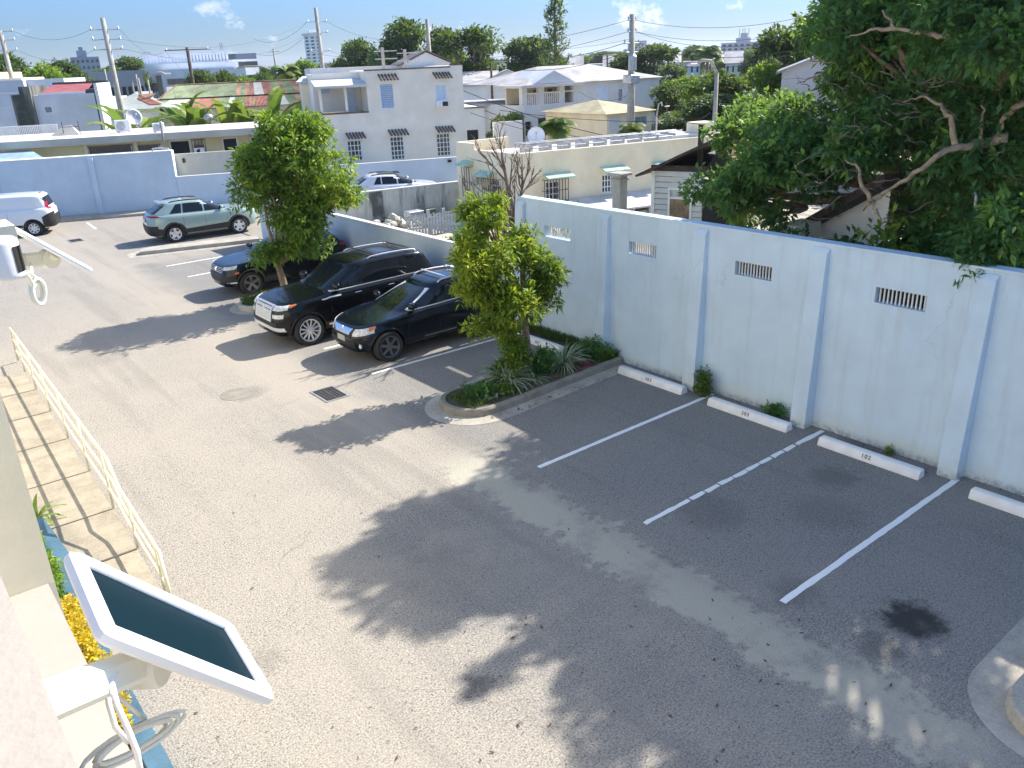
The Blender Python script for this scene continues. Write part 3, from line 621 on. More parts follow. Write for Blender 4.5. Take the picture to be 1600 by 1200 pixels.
def behind(c, C, Nn, T, leaf):
    "plants rooted beyond the boundary wall stay beyond it"
    if c[0] < 13.3: return C, Nn, T
    k = (C[:, 0] > 13.4+leaf*1.6) | (C[:, 2] > 3.6+leaf); return C[k], Nn[k], T[k]
def limb(mb, a, b, r0, r1, g, k=7, sag=.12, n=6):
    a, b = np.array(a, float), np.array(b, float); L = np.linalg.norm(b-a); w1, w2 = g.normal(0, sag*L*.5, 3), g.normal(0, sag*L*.35, 3)
    pts = [a+(b-a)*t+w1*math.sin(math.pi*t)*.6+w2*math.sin(2*math.pi*t)*.5 for t in np.linspace(0, 1, n)]
    mb.tube(pts, list(np.linspace(r0, r1, n)), k); return pts
def sub_blobs(blobs, g, n=5, f=.55):
    out = []
    for (x, y, z, rx, ry, rz) in blobs:
        for i in range(n):
            d = g.normal(size=3); d /= np.linalg.norm(d); d[2] = abs(d[2])*1.1-.25
            s = f*g.uniform(.7, 1.15); q = .68; out.append((x+d[0]*rx*q, y+d[1]*ry*q, z+d[2]*rz*q, rx*s, ry*s, rz*s))
    return out
def tree(label, base, blobs, mat, bark, leaf=.14, dens=30, trunk_r=.12, fork=None, cat='tree', seed=1, per=5, asp=.42, group=None, trunks=1, nsub=5, fsub=.55, shell=.55, gap=.05, name='tree', twigs=0, droop=.25):
    g = np.random.default_rng(seed); t = thing(name, label, cat, base, 0, group); base = np.array(base, float)
    mb = MB(); fork = np.array(fork if fork is not None else base+[0, 0, 1.2], float)
    sb = sub_blobs(blobs, g, nsub, fsub)
    if trunks == 1: limb(mb, base-[0, 0, .05], fork, trunk_r, trunk_r*.72, g, 9, .03)
    else:
        for i in range(trunks): o_ = g.normal(0, .35, 3)*[1, 1, 0]; limb(mb, base-[0, 0, .05]+o_*.12, fork+o_*.6, trunk_r*.7, trunk_r*.45, g, 8, .05)
    for (x, y, z, rx, ry, rz) in blobs: 
        pts = limb(mb, fork-[0, 0, .1], (x, y, z-.1*rz), trunk_r*.55, trunk_r*.16, g, 6)
    for i, b_ in enumerate(sb):
        j = min(range(len(blobs)), key=lambda q: sum((blobs[q][k]-b_[k])**2 for k in range(3))); q = np.array(blobs[j][:3]); limb(mb, fork+(q-fork)*.75, b_[:3], trunk_r*.22, trunk_r*.05, g, 4, .15, 4)
    for i in range(twigs):
        q = sb[int(g.integers(len(sb)))]; d = g.normal(size=3); d /= np.linalg.norm(d); a_ = np.array(q[:3]); limb(mb, a_, a_+d*np.array(q[3:])*g.uniform(.9, 1.5), trunk_r*.07, trunk_r*.02, g, 4, .2, 4)
    mb.build('trunk', bark, t, smooth=True)
    C, Nn, T = clumps(sb, dens, g, shell, gap); C, Nn, T = behind(base, C, Nn, T, leaf); leaf_mesh('crown', C, Nn, leaf, mat, t, per, asp, droop, T, seed)
    return t
def scatter_leaves(name, pts, size, mat, label=None, **k):
    pass
# near trees -----------------------------------------------------------
B1 = G(488, 496); B1 = (9.95, 23.75, .1)
def bl(px, py, d, rx, ry, rz): p = P(px, py, d); return (p[0], p[1], p[2], rx, ry, rz)
D1 = math.hypot(B1[0], B1[1])
tree('dense green lollipop tree in the small kerbed island between the black cars', B1,
     [bl(470, 262, D1-.2, 1.35, 1.35, 1.15), bl(425, 300, D1-.4, 1.05, 1.1, 1.2), bl(510, 300, D1+.2, 1.15, 1.05, 1.15), bl(440, 355, D1-.2, 1.15, 1.1, .9), bl(500, 345, D1-.1, 1.1, 1.1, .85), bl(432, 215, D1+.1, .85, .85, .75), bl(475, 205, D1, .75, .75, .62), bl(400, 262, D1, .75, .75, .75), bl(540, 305, D1+.2, .5, .6, .55), bl(470, 385, D1, .9, .8, .45), bl(412, 400, D1-.5, .5, .5, .38)],
     M['leafmid'], M['barkpale'], leaf=.17, dens=26, trunk_r=.13, fork=(9.95, 23.8, 1.25), seed=3, trunks=3, nsub=6, per=6, asp=.4, twigs=40)
B2 = (11.0, 13.3, .12); D2 = math.hypot(B2[0], B2[1])
tree('yellow green frangipani like tree with leaning trunk rising from the planter island', B2,
     [bl(768, 395, D2-.3, .72, .75, .62), bl(738, 405, D2-.6, .55, .6, .55), bl(838, 425, D2+.1, .5, .5, .5), bl(790, 470, D2-.2, .85, .8, .5), bl(765, 445, D2-.4, .6, .6, .5), bl(835, 470, D2, .52, .5, .42), bl(765, 350, D2-.2, .4, .45, .42), bl(745, 330, D2, .38, .38, .3), bl(772, 512, D2-.3, .55, .5, .38), bl(728, 455, D2-.6, .4, .4, .38), bl(775, 318, D2, .26, .26, .2), bl(823, 365, D2+.2, .26, .26, .3), bl(850, 450, D2+.1, .42, .42, .42), bl(812, 400, D2, .55, .5, .45)],
     M['leafyellow'], M['barkpale'], leaf=.15, dens=44, trunk_r=.1, fork=(11.02, 13.48, 1.75), seed=5, nsub=6, per=6, asp=.34, twigs=30, fsub=.52)
g0 = np.random.default_rng(11)
def bush(label, c, rx, ry, h, mat, leaf=.1, dens=60, seed=2, cat='shrub', name='shrub', per=6, n=4, asp=.4, group=None):
    g = np.random.default_rng(seed); t = thing(name, label, cat, c, 0, group); bs = []
    for i in range(n): a = g.uniform(0, 6.28); r = g.uniform(.1, .6); bs.append((c[0]+rx*r*math.cos(a), c[1]+ry*r*math.sin(a), c[2]+h*g.uniform(.35, .75), rx*g.uniform(.4, .6), ry*g.uniform(.4, .6), h*g.uniform(.28, .42)))
    bs.append((c[0], c[1], c[2]+h*.4, rx*.7, ry*.7, h*.4)); mb = MB()
    for b_ in bs: limb(mb, c, b_[:3], .012+.02*h, .006, g, 5)
    mb.build('stems', M['bark'], t, smooth=True); C, Nn, T = clumps(bs, dens, g, .7, .0); C, Nn, T = behind(c, C, Nn, T, leaf); leaf_mesh('leaves', C, Nn, leaf, mat, t, per, asp, .2, T, seed); return t
bush('leafy green shrub at the foot of the yellow green tree', (10.45, 13.2, .1), .4, .38, 1.1, M['leafmid'], .12, 70, 21)
bush('dark green low shrub around the trunk base in the planter', (11.1, 13.0, .1), .42, .32, .6, M['leafbig'], .11, 80, 121)
bush('dark green weeds filling the planter behind the strap leaves', (10.3, 13.35, .1), .6, .25, .45, M['leafbig'], .1, 70, 122)
bush('low dark green weeds with tall sprig where the planter meets the blue wall', (12.72, 12.95, .1), .4, .5, .55, M['leafbig'], .08, 90, 22)
bush('small bright weed growing beside the second pilaster from the planter', (12.88, 9.95, 0), .2, .2, .62, M['leaffar2'], .09, 90, 23, asp=.5)
bush('low dark weed clump behind the wheel stop marked 203', (12.93, 8.22, 0), .16, .38, .3, M['leafbig'], .07, 110, 24)
bush('tiny yellow weed at the foot of the wall beside the stop marked 102', (13.0, 5.98, 0), .07, .09, .18, M['leafyellow'], .05, 150, 25)
def blades(label, c, n, L, mat, seed, name='spider_plant', cat='plant', wd=.028, lean=1.):
    g = np.random.default_rng(seed); vs = []; T = []
    t = thing(name, label, cat, c)
    for i in range(n):
        a = g.uniform(0, 6.283); e = g.uniform(.25, 1.35)/lean; l = L*g.uniform(.55, 1.1); p = np.array(c, float)+np.array([math.cos(a), math.sin(a), 0])*g.uniform(0, .08); h = np.array([math.cos(a), math.sin(a), 0]); sd = np.array([-math.sin(a), math.cos(a), 0]); tt = g.random(); K = 5; pr = None
        for k in range(K+1):
            q = k/K; ang = e-q*1.5; ww = wd*(1-q**2)*.5+.0015; cur = (p-sd*ww, p+sd*ww)
            if pr: vs += [pr[0], pr[1], cur[1], cur[0]]; T += [tt]*4
            pr = cur; p = p+(h*math.cos(ang)+np.array([0, 0, 1])*math.sin(ang))*l/K
    quads('leaves', np.array(vs), mat, t, np.array(T)); return t
blades('large clump of pale strap leaves in the middle of the planter island', (10.15, 13.05, .12), 190, .85, M['leafblade'], 31, wd=.036)
blades('second clump of pale strap leaves right of the planter tree', (11.75, 13.0, .12), 170, .80, M['leafblade'], 32, wd=.036)
blades('short strap leaves beside the leaning planter trunk', (10.7, 12.8, .12), 60, .4, M['leafblade'], 33)
bush('low dark green ground plants at the rounded tip of the planter island', (9.35, 12.9, .1), .42, .4, .3, M['leafbig'], .09, 90, 26)
bush('small green seedlings beside the white pebbles in the planter', (9.75, 12.75, .1), .3, .25, .22, M['leafmid'], .07, 90, 27)
def grass(name, label, polyf, n, L, seed, mat=M['grass'], z=.1):
    g = np.random.default_rng(seed); vs = []; T = []
    for i in range(n):
        x, y = polyf(g); a = g.uniform(0, 6.283); l = L*g.uniform(.4, 1.2); w_ = .008; h = np.array([math.cos(a), math.sin(a), 0]); sd = np.array([-h[1], h[0], 0])*w_; p = np.array([x, y, z]); m_ = p+h*l*.2+np.array([0, 0, l*.6]); tp = p+h*l*.6+np.array([0, 0, l*.85]); vs += [p-sd, p+sd, m_+sd*.8, m_-sd*.8, m_-sd*.8, m_+sd*.8, tp, tp]; T += [g.random()]*8
    vs = np.array(vs); vs[7::8] += .001
    o = quads(name, vs, mat, None, np.array(T), 'stuff'); tag(o, label, 'grass'); return o
grass('grass', 'dark green grass strip along the foot of the blue wall in the planter', lambda g: (g.uniform(12.4, 13.05), g.uniform(12.55, 13.68)) if g.random() < .6 else (g.uniform(12.84, 13.08), g.uniform(13.9, 16.6)), 5200, .22, 41)
grass('grass', 'sunlit grass in the small kerbed island between the black cars', lambda g: (g.uniform(8.6, 11.4), g.uniform(23.25, 24.2)), 4200, .2, 42, z=.12)
grass('grass', 'grass tufts at the tip of the planter island', lambda g: (g.uniform(8.7, 10.2), g.uniform(12.5, 13.4)), 1500, .1, 43, z=.11)
grass('grass', 'weeds and grass of the bottom right island', lambda g: (g.uniform(8.6, 12.5), g.uniform(-.5, 2.0)), 3000, .2, 44, z=.11)
rubble((9.6, 12.72, .12), .45, .2, .05, 26, 'pebbles', 'white pebbles scattered on the planter soil', M['rock'], 'pebbles', .06)
# litter of fallen leaves on the asphalt
g = np.random.default_rng(9); vs = []
for i in range(260):
    if g.random() < .35: x, y = g.uniform(8.9, 12.8), 12.02+g.normal(0, .07)
    elif g.random() < .4: x, y = g.uniform(12.75, 13.1), g.uniform(2, 12)
    else: x, y = G(g.uniform(260, 1500), g.uniform(760, 1200))[:2]
    a = g.uniform(0, 6.28); l = g.uniform(.015, .04); d = np.array([math.cos(a), math.sin(a), 0])*l; s = np.array([-math.sin(a), math.cos(a), 0])*l*.35; c = np.array([x, y, .012]); vs += [c-d, c-s, c+d+[0, 0, .012], c+s]
MATS['litter'] = plain('fallen_leaf', (.09, .045, .03), .9, .4, 9, 40, 0); o = quads('leaf_litter', np.array(vs), MATS['litter'], None, np.zeros(len(vs)), 'stuff'); tag(o, 'scattered brown fallen leaves on the asphalt', 'leaf litter')
# bare tree behind the wall
def bare_tree(label, base, h, seed, r=.085):
    g = np.random.default_rng(seed); t = thing('bare_tree', label, 'tree', base); mb = MB()
    def grow(p, d, L, r, lv):
        n = 5; pts = [p]; 
        for i in range(n): d = d+g.normal(0, .05+.03*lv, 3)+np.array([0, 0, .05]); d /= np.linalg.norm(d); pts.append(pts[-1]+d*L/n)
        mb.tube(pts, list(np.linspace(r, r*.55, n+1)), 6 if lv < 2 else 4)
        if lv >= 4: return
        for i in range(5 if lv < 1 else 5 if lv < 3 else 3):
            q = pts[int(g.integers(2, n+1))]; a = g.uniform(0, 6.28); dd = d*.9+np.array([math.cos(a), math.sin(a), g.uniform(.1, .5)])*g.uniform(.22, .42); grow(q, dd/np.linalg.norm(dd), L*g.uniform(.40, .6), r*.48, lv+1)
    b = np.array(base, float); grow(b, np.array([0, 0, 1.]), h*.5, r, 0); mb.build('branches', M['deadwood'], t, smooth=True); return t
p = P(806, 300, 21.5); bare_tree('leafless grey tree rising behind the yellow green tree in front of the cream building', (p[0], p[1], 0), 5.8, 8, .14)
bush('dark weeds at the end of the low wall behind the planter tree', (14.2, 17.2, 0), 1.3, 1.1, 2.3, M['leafbig'], .16, 22, 28, per=6, n=6)
bush('dark bush beyond the picket fence', tuple(P(712, 372, 27)[:2])+(0,), 1.0, 1.0, 1.7, M['leafbig'], .15, 24, 29)
# the big overhanging tree on the right
def Q(px, py, d, r, rz=None): p = P(px, py, d); return (p[0], p[1], p[2], r, r, rz or r*.8)
big = []
for px, py, d, r in ((1365, 30, 19.5, 1.5), (1400, 60, 18, 1.6), (1490, 40, 17, 1.6), (1580, 60, 16, 1.6), (1355, 125, 19, 1.4), (1250, 215, 20, 1.3), (1180, 230, 19.5, 1.35), (1150, 290, 19, .95), (1230, 270, 18.5, 1.25), (1300, 240, 18, 1.3), (1180, 330, 18.6, .7), (1400, 200, 19, 1.4), (1480, 140, 18, 1.5), (1570, 170, 17.5, 1.6), (1560, 270, 17, 1.35), (1590, 340, 16.2, 1.1), (1530, 230, 18.5, 1.3), (1195, 190, 22, 1.1), (1380, 130, 20.5, 1.5)):
    p = P(px, py, d); big.append((p[0], p[1], p[2], r, r, r*.75))
# upper crown above the frame: (x, y where its shade falls, radius, x of the clump)
for sx, sy, r, xt in ((4.75, 9.0, .85, 15.9), (4.9, 8.1, .85, 15.9), (5.9, 9.3, 1.0, 16.6), (6.0, 8.1, 1.0, 16.8), (7.0, 9.4, .9, 17.4), (7.0, 8.2, 1.1, 17.2), (5.6, 7.5, .6, 16.2), (7.2, 7.0, 1.0, 17.4), (8.2, 8.0, 1.1, 18), (5.7, 5.2, .7, 16.0), (6.3, 6.1, .8, 16.4), (6.6, 4.9, 1.0, 16.6), (7.8, 5.6, 1.2, 17.4), (6.4, 3.9, .8, 16.0), (5.5, 4.1, .6, 15.8), (8.3, 4.2, 1.0, 17.6), (6.0, 2.5, .8, 16.2), (5.1, 2.8, .6, 15.9), (7.3, 1.8, .9, 17), (8.6, 2.3, .9, 17.8), (4.4, 6.25, .28, 15.6), (8.8, 6.8, 1.1, 18), (5.0, 1.4, .9, 16.4), (5.6, 10.0, .35, 16.2), (4.7, 4.7, .55, 15.8), (5.2, 3.5, .7, 15.9), (6.3, 3.2, .6, 16.3), (7.6, 4.6, .7, 17.2), (4.4, 2.2, .6, 15.6), (5.3, 8.6, .95, 16.3), (6.5, 8.8, 1.0, 17), (6.3, 7.2, .8, 16.9), (5.2, 9.4, .5, 16.1), (7.8, 9.0, .9, 17.8), (5.0, 7.7, .5, 15.9), (6.6, 5.6, .9, 16.9), (7.2, 6.2, .9, 17.3), (5.9, 4.4, .7, 16.2), (6.4, 2.0, .7, 16.8)):
    big.append((xt, sy, (xt-sx)/1.177, r, r, r*.72))
BB = (18.6, 7.6, 0)
bt = tree('huge spreading dark green tree with pale twisting limbs overhanging the blue wall', BB, big, M['leafbig'], M['bark'], leaf=.165, dens=21, trunk_r=.3, fork=(18.3, 7.6, 3.6), seed=12, nsub=7, fsub=.5, per=7, shell=.7, gap=.0, twigs=260, asp=.45)
g = np.random.default_rng(3)     # the limbs one sees bare in front of the leaves
def vis_limb(pix, r0, r1, nm='limb', mt=None):
    r0 *= .8; pts = [P(x, y, d-.7) for x, y, d in pix]; out = [pts[0]]
    for a, b in zip(pts, pts[1:]):
        for t_ in (.25, .5, .75, 1): out.append(a+(b-a)*t_+g.normal(0, .015, 3))
    mb = MB(); mb.tube(out, list(np.linspace(r0, r1*.35, len(out))), 8); mb.build(nm, mt or M['barkpale'], bt, smooth=True)
vis_limb([(1562, 112, 16.8), (1540, 85, 16.6), (1505, 45, 16.4), (1480, 57, 16.4), (1440, 52, 16.6), (1400, 45, 16.8), (1380, 15, 17)], .10, .045)
vis_limb([(1400, 45, 16.8), (1360, 48, 17.0), (1320, 58, 17.3)], .05, .015)
vis_limb([(1575, 215, 17), (1535, 225, 17), (1500, 228, 16.6), (1470, 240, 16.4), (1430, 270, 16.3), (1385, 300, 16.6), (1345, 330, 17)], .11, .04)
vis_limb([(1494, 234, 16.6), (1484, 185, 16.6), (1470, 165, 16.8), (1440, 150, 17), (1410, 160, 17)], .07, .02)
vis_limb([(1362, 316, 16.7), (1348, 290, 16.8), (1340, 262, 16.9), (1322, 250, 17)], .06, .03)
vis_limb([(1362, 316, 16.7), (1370, 332, 16.6), (1378, 350, 16.6)], .045, .03)
vis_limb([(1532, 400, 16.2), (1535, 340, 16.3), (1520, 300, 16.6)], .08, .05, mt=M['pole'])
vis_limb([(1540, 400, 16.2), (1560, 350, 16.3), (1585, 315, 16.6)], .05, .03)
vis_limb([(1530, 226, 17), (1533, 180, 17), (1540, 150, 17)], .05, .025); vis_limb([(1600, 160, 17), (1570, 180, 17), (1555, 215, 17)], .08, .06)
vis_limb([(1555, 40, 16.9), (1568, 75, 16.9), (1573, 100, 16.9)], .05, .04)
for i in range(46):
    x, y = g.uniform(1230, 1480), g.uniform(90, 340); l = g.uniform(25, 80); a = g.uniform(-.7, .5)+math.pi*(g.random() < .5); vis_limb([(x, y, 16.6), (x+l*.5*math.cos(a), y+l*.5*math.sin(a), 16.4+g.uniform(-.3, .3)), (x+l*math.cos(a+.3), y+l*math.sin(a+.3), 16.6)], .011, .004, 'twig', M['deadwood'])
# overhanging sprig and hedge behind the wall
C, Nn, T = clumps([Q(1540, 385, 14.6, .55), Q(1525, 412, 14.3, .28), Q(1560, 360, 14.8, .5)], 60, g, .8); leaf_mesh('overhanging_spray', C, Nn, .17, M['leafbig'], bt, 6, .42, .4, T, 5)
for i, (px, py, d, rx, h) in enumerate(((1290, 400, 16.4, 1.0, 3.0), (1380, 410, 16, 1.1, 3.3), (1460, 420, 15.6, 1.1, 3.2), (1590, 420, 15.2, 1.2, 3.9), (1520, 400, 16.8, 1.4, 4.2), (1440, 390, 18.2, 1.4, 4.0), (1150, 350, 18.0, 1.1, 3.2), (1210, 360, 17.6, 1.1, 3.0))):
    p = P(px, py, d); bush(['dark creeper growing between the wooden houses behind the wall', 'bright topped bush under the leaning limb behind the wall', 'dark shrub behind the wall below the low grey limb', 'dark foliage behind the wall at the right edge', 'tall dark bush behind the forked grey limb', 'tall dark bush under the long leaning limb', 'dark shrub against the white wooden shack', 'dark shrub left of the second wooden house'][i], (p[0], p[1], 0), rx, rx, h, M['leafbig'] if i != 1 else M['leafmid'], .2, 24, 60+i, per=6, n=7)
# ------------------------------------------------------------------ far trees: four kinds copied
def proto(seed, mat, label, hh=1., shape='round'):
    g = np.random.default_rng(seed); bs = []
    for i in range(10):
        a = g.uniform(0, 6.28); r = g.uniform(.1, .75); z = g.uniform(3.0, 7.2) if i < 7 else g.uniform(1.8, 3)
        bs.append((2.6*r*math.cos(a), 2.6*r*math.sin(a), z-(r*1.3), 1.5, 1.5, 1.15))
    return tree(label, (0, 0, 0), bs, mat, M['bark'], leaf=.42, dens=3.6, trunk_r=.3, fork=(0, 0, 2.4), seed=seed, nsub=6, per=6, name='background_tree', shell=.6)
FT = []
protos = None
def far_tree(px, ytop, wpx, d, kind, label):
    "tree whose crown top sits at pixel (px,ytop), width in pixels, distance d"
    global protos
    if protos is None: protos = [proto(101, M['leaffar'], 'x'), proto(102, M['leaffar'], 'x'), proto(103, M['leaffar2'], 'x'), proto(104, M['leafmid'], 'x')]; [setattr(far_tree, 'used', set())]
    top = P(px, ytop, d); W_ = wpx/FPX*d*1.05; sx = W_/(5.0 if d < 125 else 5.4); sz = top[2]/7.5
    if kind in far_tree.used: o = copy_tree(protos[kind])
    else: o = protos[kind]; far_tree.used.add(kind)
    o.location = (top[0], top[1], 0); o.scale = (sx, sx, sz); o.rotation_euler = (0, 0, (px*7.3+ytop) % 6.28); o['label'] = label; o['group'] = 'trees of the background'; FT.append(o); return o
for px, yt, w_, d, k, lb in (
    (10, 88, 60, 120, 0, 'bushy tree behind the leftmost utility pole'), (58, 86, 62, 115, 3, 'round bushy tree above the white flat roofed house on the left'), (98, 98, 46, 125, 0, 'low green tree left of the grey tower block'),
    (150, 95, 60, 170, 2, 'light green tree at the foot of the grey tower block'), (195, 92, 56, 180, 0, 'dark tree between the grey tower and the white factory'), (128, 112, 40, 95, 2, 'pale green tree behind the white walled building'),
    (310, 113, 46, 105, 0, 'dark bush above the left part of the metal roof'), (345, 114, 40, 108, 0, 'dark round bush above the middle of the metal roof'), (372, 110, 44, 112, 3, 'green bush left of the thin wooden pole above the metal roof'), (405, 116, 44, 125, 0, 'green tree under the arched street lamp'),
    (440, 98, 44, 150, 2, 'light green tree left of the white tower block'), (470, 84, 50, 150, 3, 'green tree in front of the white tower block'), (520, 76, 44, 118, 2, 'light green tree right of the tall grey pole'), (562, 66, 62, 116, 0, 'dark green tree left of the largest round tree'), (600, 60, 40, 112, 3, 'green tree between two darker ones above the villa'),
    (625, 36, 84, 100, 0, 'largest round dark tree above the villa roof'), (688, 48, 50, 104, 0, 'tree directly behind the grey pole with gable below'), (738, 44, 92, 98, 1, 'broad dark tree at the right end of the villa roof'), (705, 60, 50, 110, 3, 'green tree between the two big trees above the villa'),
    (825, 62, 82, 112, 0, 'dark tree just left of the tall thin pine'), (862, 88, 40, 118, 1, 'dark tree at the foot of the tall thin pine'), (790, 104, 40, 130, 3, 'small green tree above the gable house'),
    (1010, 70, 84, 112, 1, 'round dark tree behind the large concrete pole'), (975, 92, 50, 116, 0, 'small dark tree left of the large concrete pole'), (1065, 94, 60, 135, 2, 'pale green tree right of the large concrete pole'), (1135, 84, 80, 170, 2, 'distant pale tree below the pink apartment block'), (1190, 78, 60, 150, 0, 'distant dark tree beside the pink apartment block'),
    (1090, 108, 90, 75, 3, 'bright yellow green tree left of the street lamp pole'), (1160, 98, 110, 68, 2, 'bright yellow green tree right of the street lamp pole'), (1050, 132, 60, 66, 0, 'dark glossy tree beside the small yellow house'), (1110, 150, 110, 60, 0, 'dark green tree mass behind the cream chimney'),
    (1255, 38, 110, 64, 1, 'tall dark tree above the pale gable on the right'), (1205, 78, 70, 58, 3, 'green tree left of the pale gable on the right'), (1180, 140, 90, 48, 3, 'green tree in front of the pale gable on the right'), (1320, 20, 130, 60, 0, 'tall dark tree behind the huge spreading tree'), (1420, 60, 160, 50, 0, 'dark tree behind the limbs of the huge tree'), (1540, 60, 180, 46, 1, 'dark tree behind the right part of the huge tree'),
    (795, 168, 46, 62, 3, 'green shrub between the villa wing and the white house'), (770, 172, 30, 60, 2, 'light shrub next to the villa wing'), (1150, 215, 60, 30, 0, 'dark tree against the rusted roof of the shack')):
    far_tree(px, yt, w_, d, k, lb)
# distant belt of trees and roofs up to the horizon
rb = random.Random(5)
for i in range(64):
    px = -60+i*27+rb.uniform(-10, 10); d = rb.uniform(190, 520); yh = 125.5-.041*px
    far_tree(px, yh-rb.uniform(1, 7)*(1 if d > 300 else 1.2), rb.uniform(36, 70), d, rb.choice((0, 1, 2, 0)), 'low tree of the distant green belt on the horizon')
LMK = ((60, 'the leftmost utility pole'), (130, 'the grey tower block'), (215, 'the tall pole and the factory'), (300, 'the white factory'), (400, 'the arched street lamp'), (480, 'the white tower block'), (600, 'the left end of the villa roof'), (700, 'the small roof gable'), (800, 'the gable house'), (900, 'the tall thin pine'), (960, 'the portico house roof'), (1030, 'the large concrete pole'), (1110, 'the distant tall palm'), (1200, 'the pink apartment block'), (1300, 'the pale pink gable'), (9999, 'the huge spreading tree'))
SZ = ('nearest', 'second nearest', 'third nearest', 'fourth nearest', 'fifth nearest', 'sixth nearest', 'farthest'); BK = {}
for o in FT[-64:]:
    o['group'] = 'distant tree belt'; q = RW.T@np.array([o.location[0], o.location[1], 0]); px = 800-FPX*q[0]/q[2]; BK.setdefault(next(n_ for l_, n_ in LMK if px < l_), []).append(o)
for nm, os_ in BK.items():
    for k, o in enumerate(sorted(os_, key=lambda o: o.location.length)): o['label'] = '%s low tree of the distant belt behind %s' % (SZ[min(k, 5)], nm)
# ------------------------------------------------------------------ palms, bananas, pine
def frond(vs, T, p, a, e, L, g, wd, n=14, leaf=.35):
    h = np.array([math.cos(a), math.sin(a), 0]); sd = np.array([-h[1], h[0], 0]); pts = [np.array(p, float)]
    for k in range(n): ang = e-(k/n)**1.2*(e+1.15); pts.append(pts[-1]+(h*math.cos(ang)+np.array([0, 0, 1])*math.sin(ang))*L/n)
    tt = g.random()
    for k in range(1, n+1):
        q = pts[k]; l = leaf*math.sin(math.pi*min(1, .15+.85*k/n))*g.uniform(.85, 1.1); f = (pts[k]-pts[k-1])/np.linalg.norm(pts[k]-pts[k-1])
        for s in (-1, 1): d = sd*s*.8+f*.5+np.array([0, 0, -.35]); w_ = f*wd; vs.extend([q-w_, q+w_, q+d*l+w_*.2, q+d*l-w_*.2]); T.extend([tt]*4)
def palm(label, base, h, L, n, seed, group=None, mat='leafpalm', leaf=.4, wd=.05, r=.1):
    g = np.random.default_rng(seed); t = thing('palm_tree', label, 'palm', base, 0, group); b = np.array(base, float); mb = MB(); mb.tube([b, b+[.04*h, 0, h*.5], b+[.03*h, .02*h, h]], [r*1.2, r, r*.8], 8); mb.build('trunk', M['barkpale'], t, smooth=True)
    vs, T = [], []; top = b+[.03*h, .02*h, h]
    for i in range(n): frond(vs, T, top, g.uniform(0, 6.28), g.uniform(-.1, 1.35), L*g.uniform(.8, 1.1), g, wd, leaf=leaf)
    quads('fronds', np.array(vs), M[mat], t, np.array(T)); return t
p = P(870, 218, 44); palm('bushy green palm beside the satellite dish before the white house', (p[0], p[1], 0), max(.4, P(870, 196, 44)[2]-.1), 1.25, 30, 71, leaf=.55, wd=.07)
p = P(985, 205, 44); palm('small light green palm behind the pipes of the cream roof', (p[0], p[1], 0), P(985, 203, 44)[2], .9, 26, 72, leaf=.4)
p = P(1105, 84, 150); palm('distant tall palm left of the pink apartment block', (p[0], p[1], 0), p[2], 3.4, 22, 73, leaf=1.5, wd=.25, r=.3)
p = P(445, 114, 120); palm('distant small palm right of the arched street lamp', (p[0], p[1], 0), p[2], 2.4, 20, 74, leaf=1.0, wd=.2, r=.2)
p = P(805, 118, 90); palm('light green palm in front of the gable house', (p[0], p[1], 0), P(805, 143, 90)[2], 1.6, 20, 75, leaf=.7, wd=.12)
def banana(label, base, h, seed, n=8):
    g = np.random.default_rng(seed); t = thing('banana_plant', label, 'banana plant', base, 0, 'banana plants behind the cream house'); b = np.array(base, float); mb = MB(); mb.tube([b, b+[0, 0, h*.5]], [.13, .09], 8); mb.build('stem', M['leafbanana'], t, smooth=True); vs, T = [], []
    for i in range(n):
        a = 6.28*i/n+g.uniform(-.4, .4); e = g.uniform(.7, 1.5); L = g.uniform(1.5, 2.3)*h/3.0; p = b+[0, 0, h*.42]; hh = np.array([math.cos(a), math.sin(a), 0]); sd = np.array([-hh[1], hh[0], 0]); K = 9; pr = None; tt = g.random()
        for k in range(K+1):
            q = k/K; w_ = .36*math.sin(math.pi*min(1, q*.93+.05))**.7; up = np.array([0, 0, .35*w_]); cur = (p-sd*w_+up, p, p+sd*w_+up)
            if pr is not None:
                vs.extend([pr[0], pr[1], cur[1], cur[0], pr[1], pr[2], cur[2], cur[1]]); T.extend([tt+g.uniform(-.1, .1)]*8)
            pr = cur; ang = e-q*q*1.7; p = p+(hh*math.cos(ang)+np.array([0, 0, 1])*math.sin(ang))*L/K
    quads('leaves', np.array(vs), M['leafbanana'], t, np.clip(np.array(T), 0, 1)); return t
for i, (px, py, d, lb) in enumerate(((190, 160, 60, 'leftmost banana plant behind the roof air conditioner'), (222, 168, 62, 'banana plant right of the grey roof dish'), (285, 158, 61, 'upright banana plant before the green metal roof'), (305, 170, 61, 'low yellowish banana plant under the metal eave'), (350, 160, 61, 'banana plant with one bright yellow leaf'), (378, 162, 61, 'dark banana plant beside the bright leaved one'), (418, 142, 60, 'tallest banana plant before the rust red sheets'), (455, 165, 59, 'half hidden banana plant behind the lollipop tree'))):
    top = P(px, py, d); banana(lb, (top[0], top[1], 0), max(2.4, top[2]*1.12), 80+i)
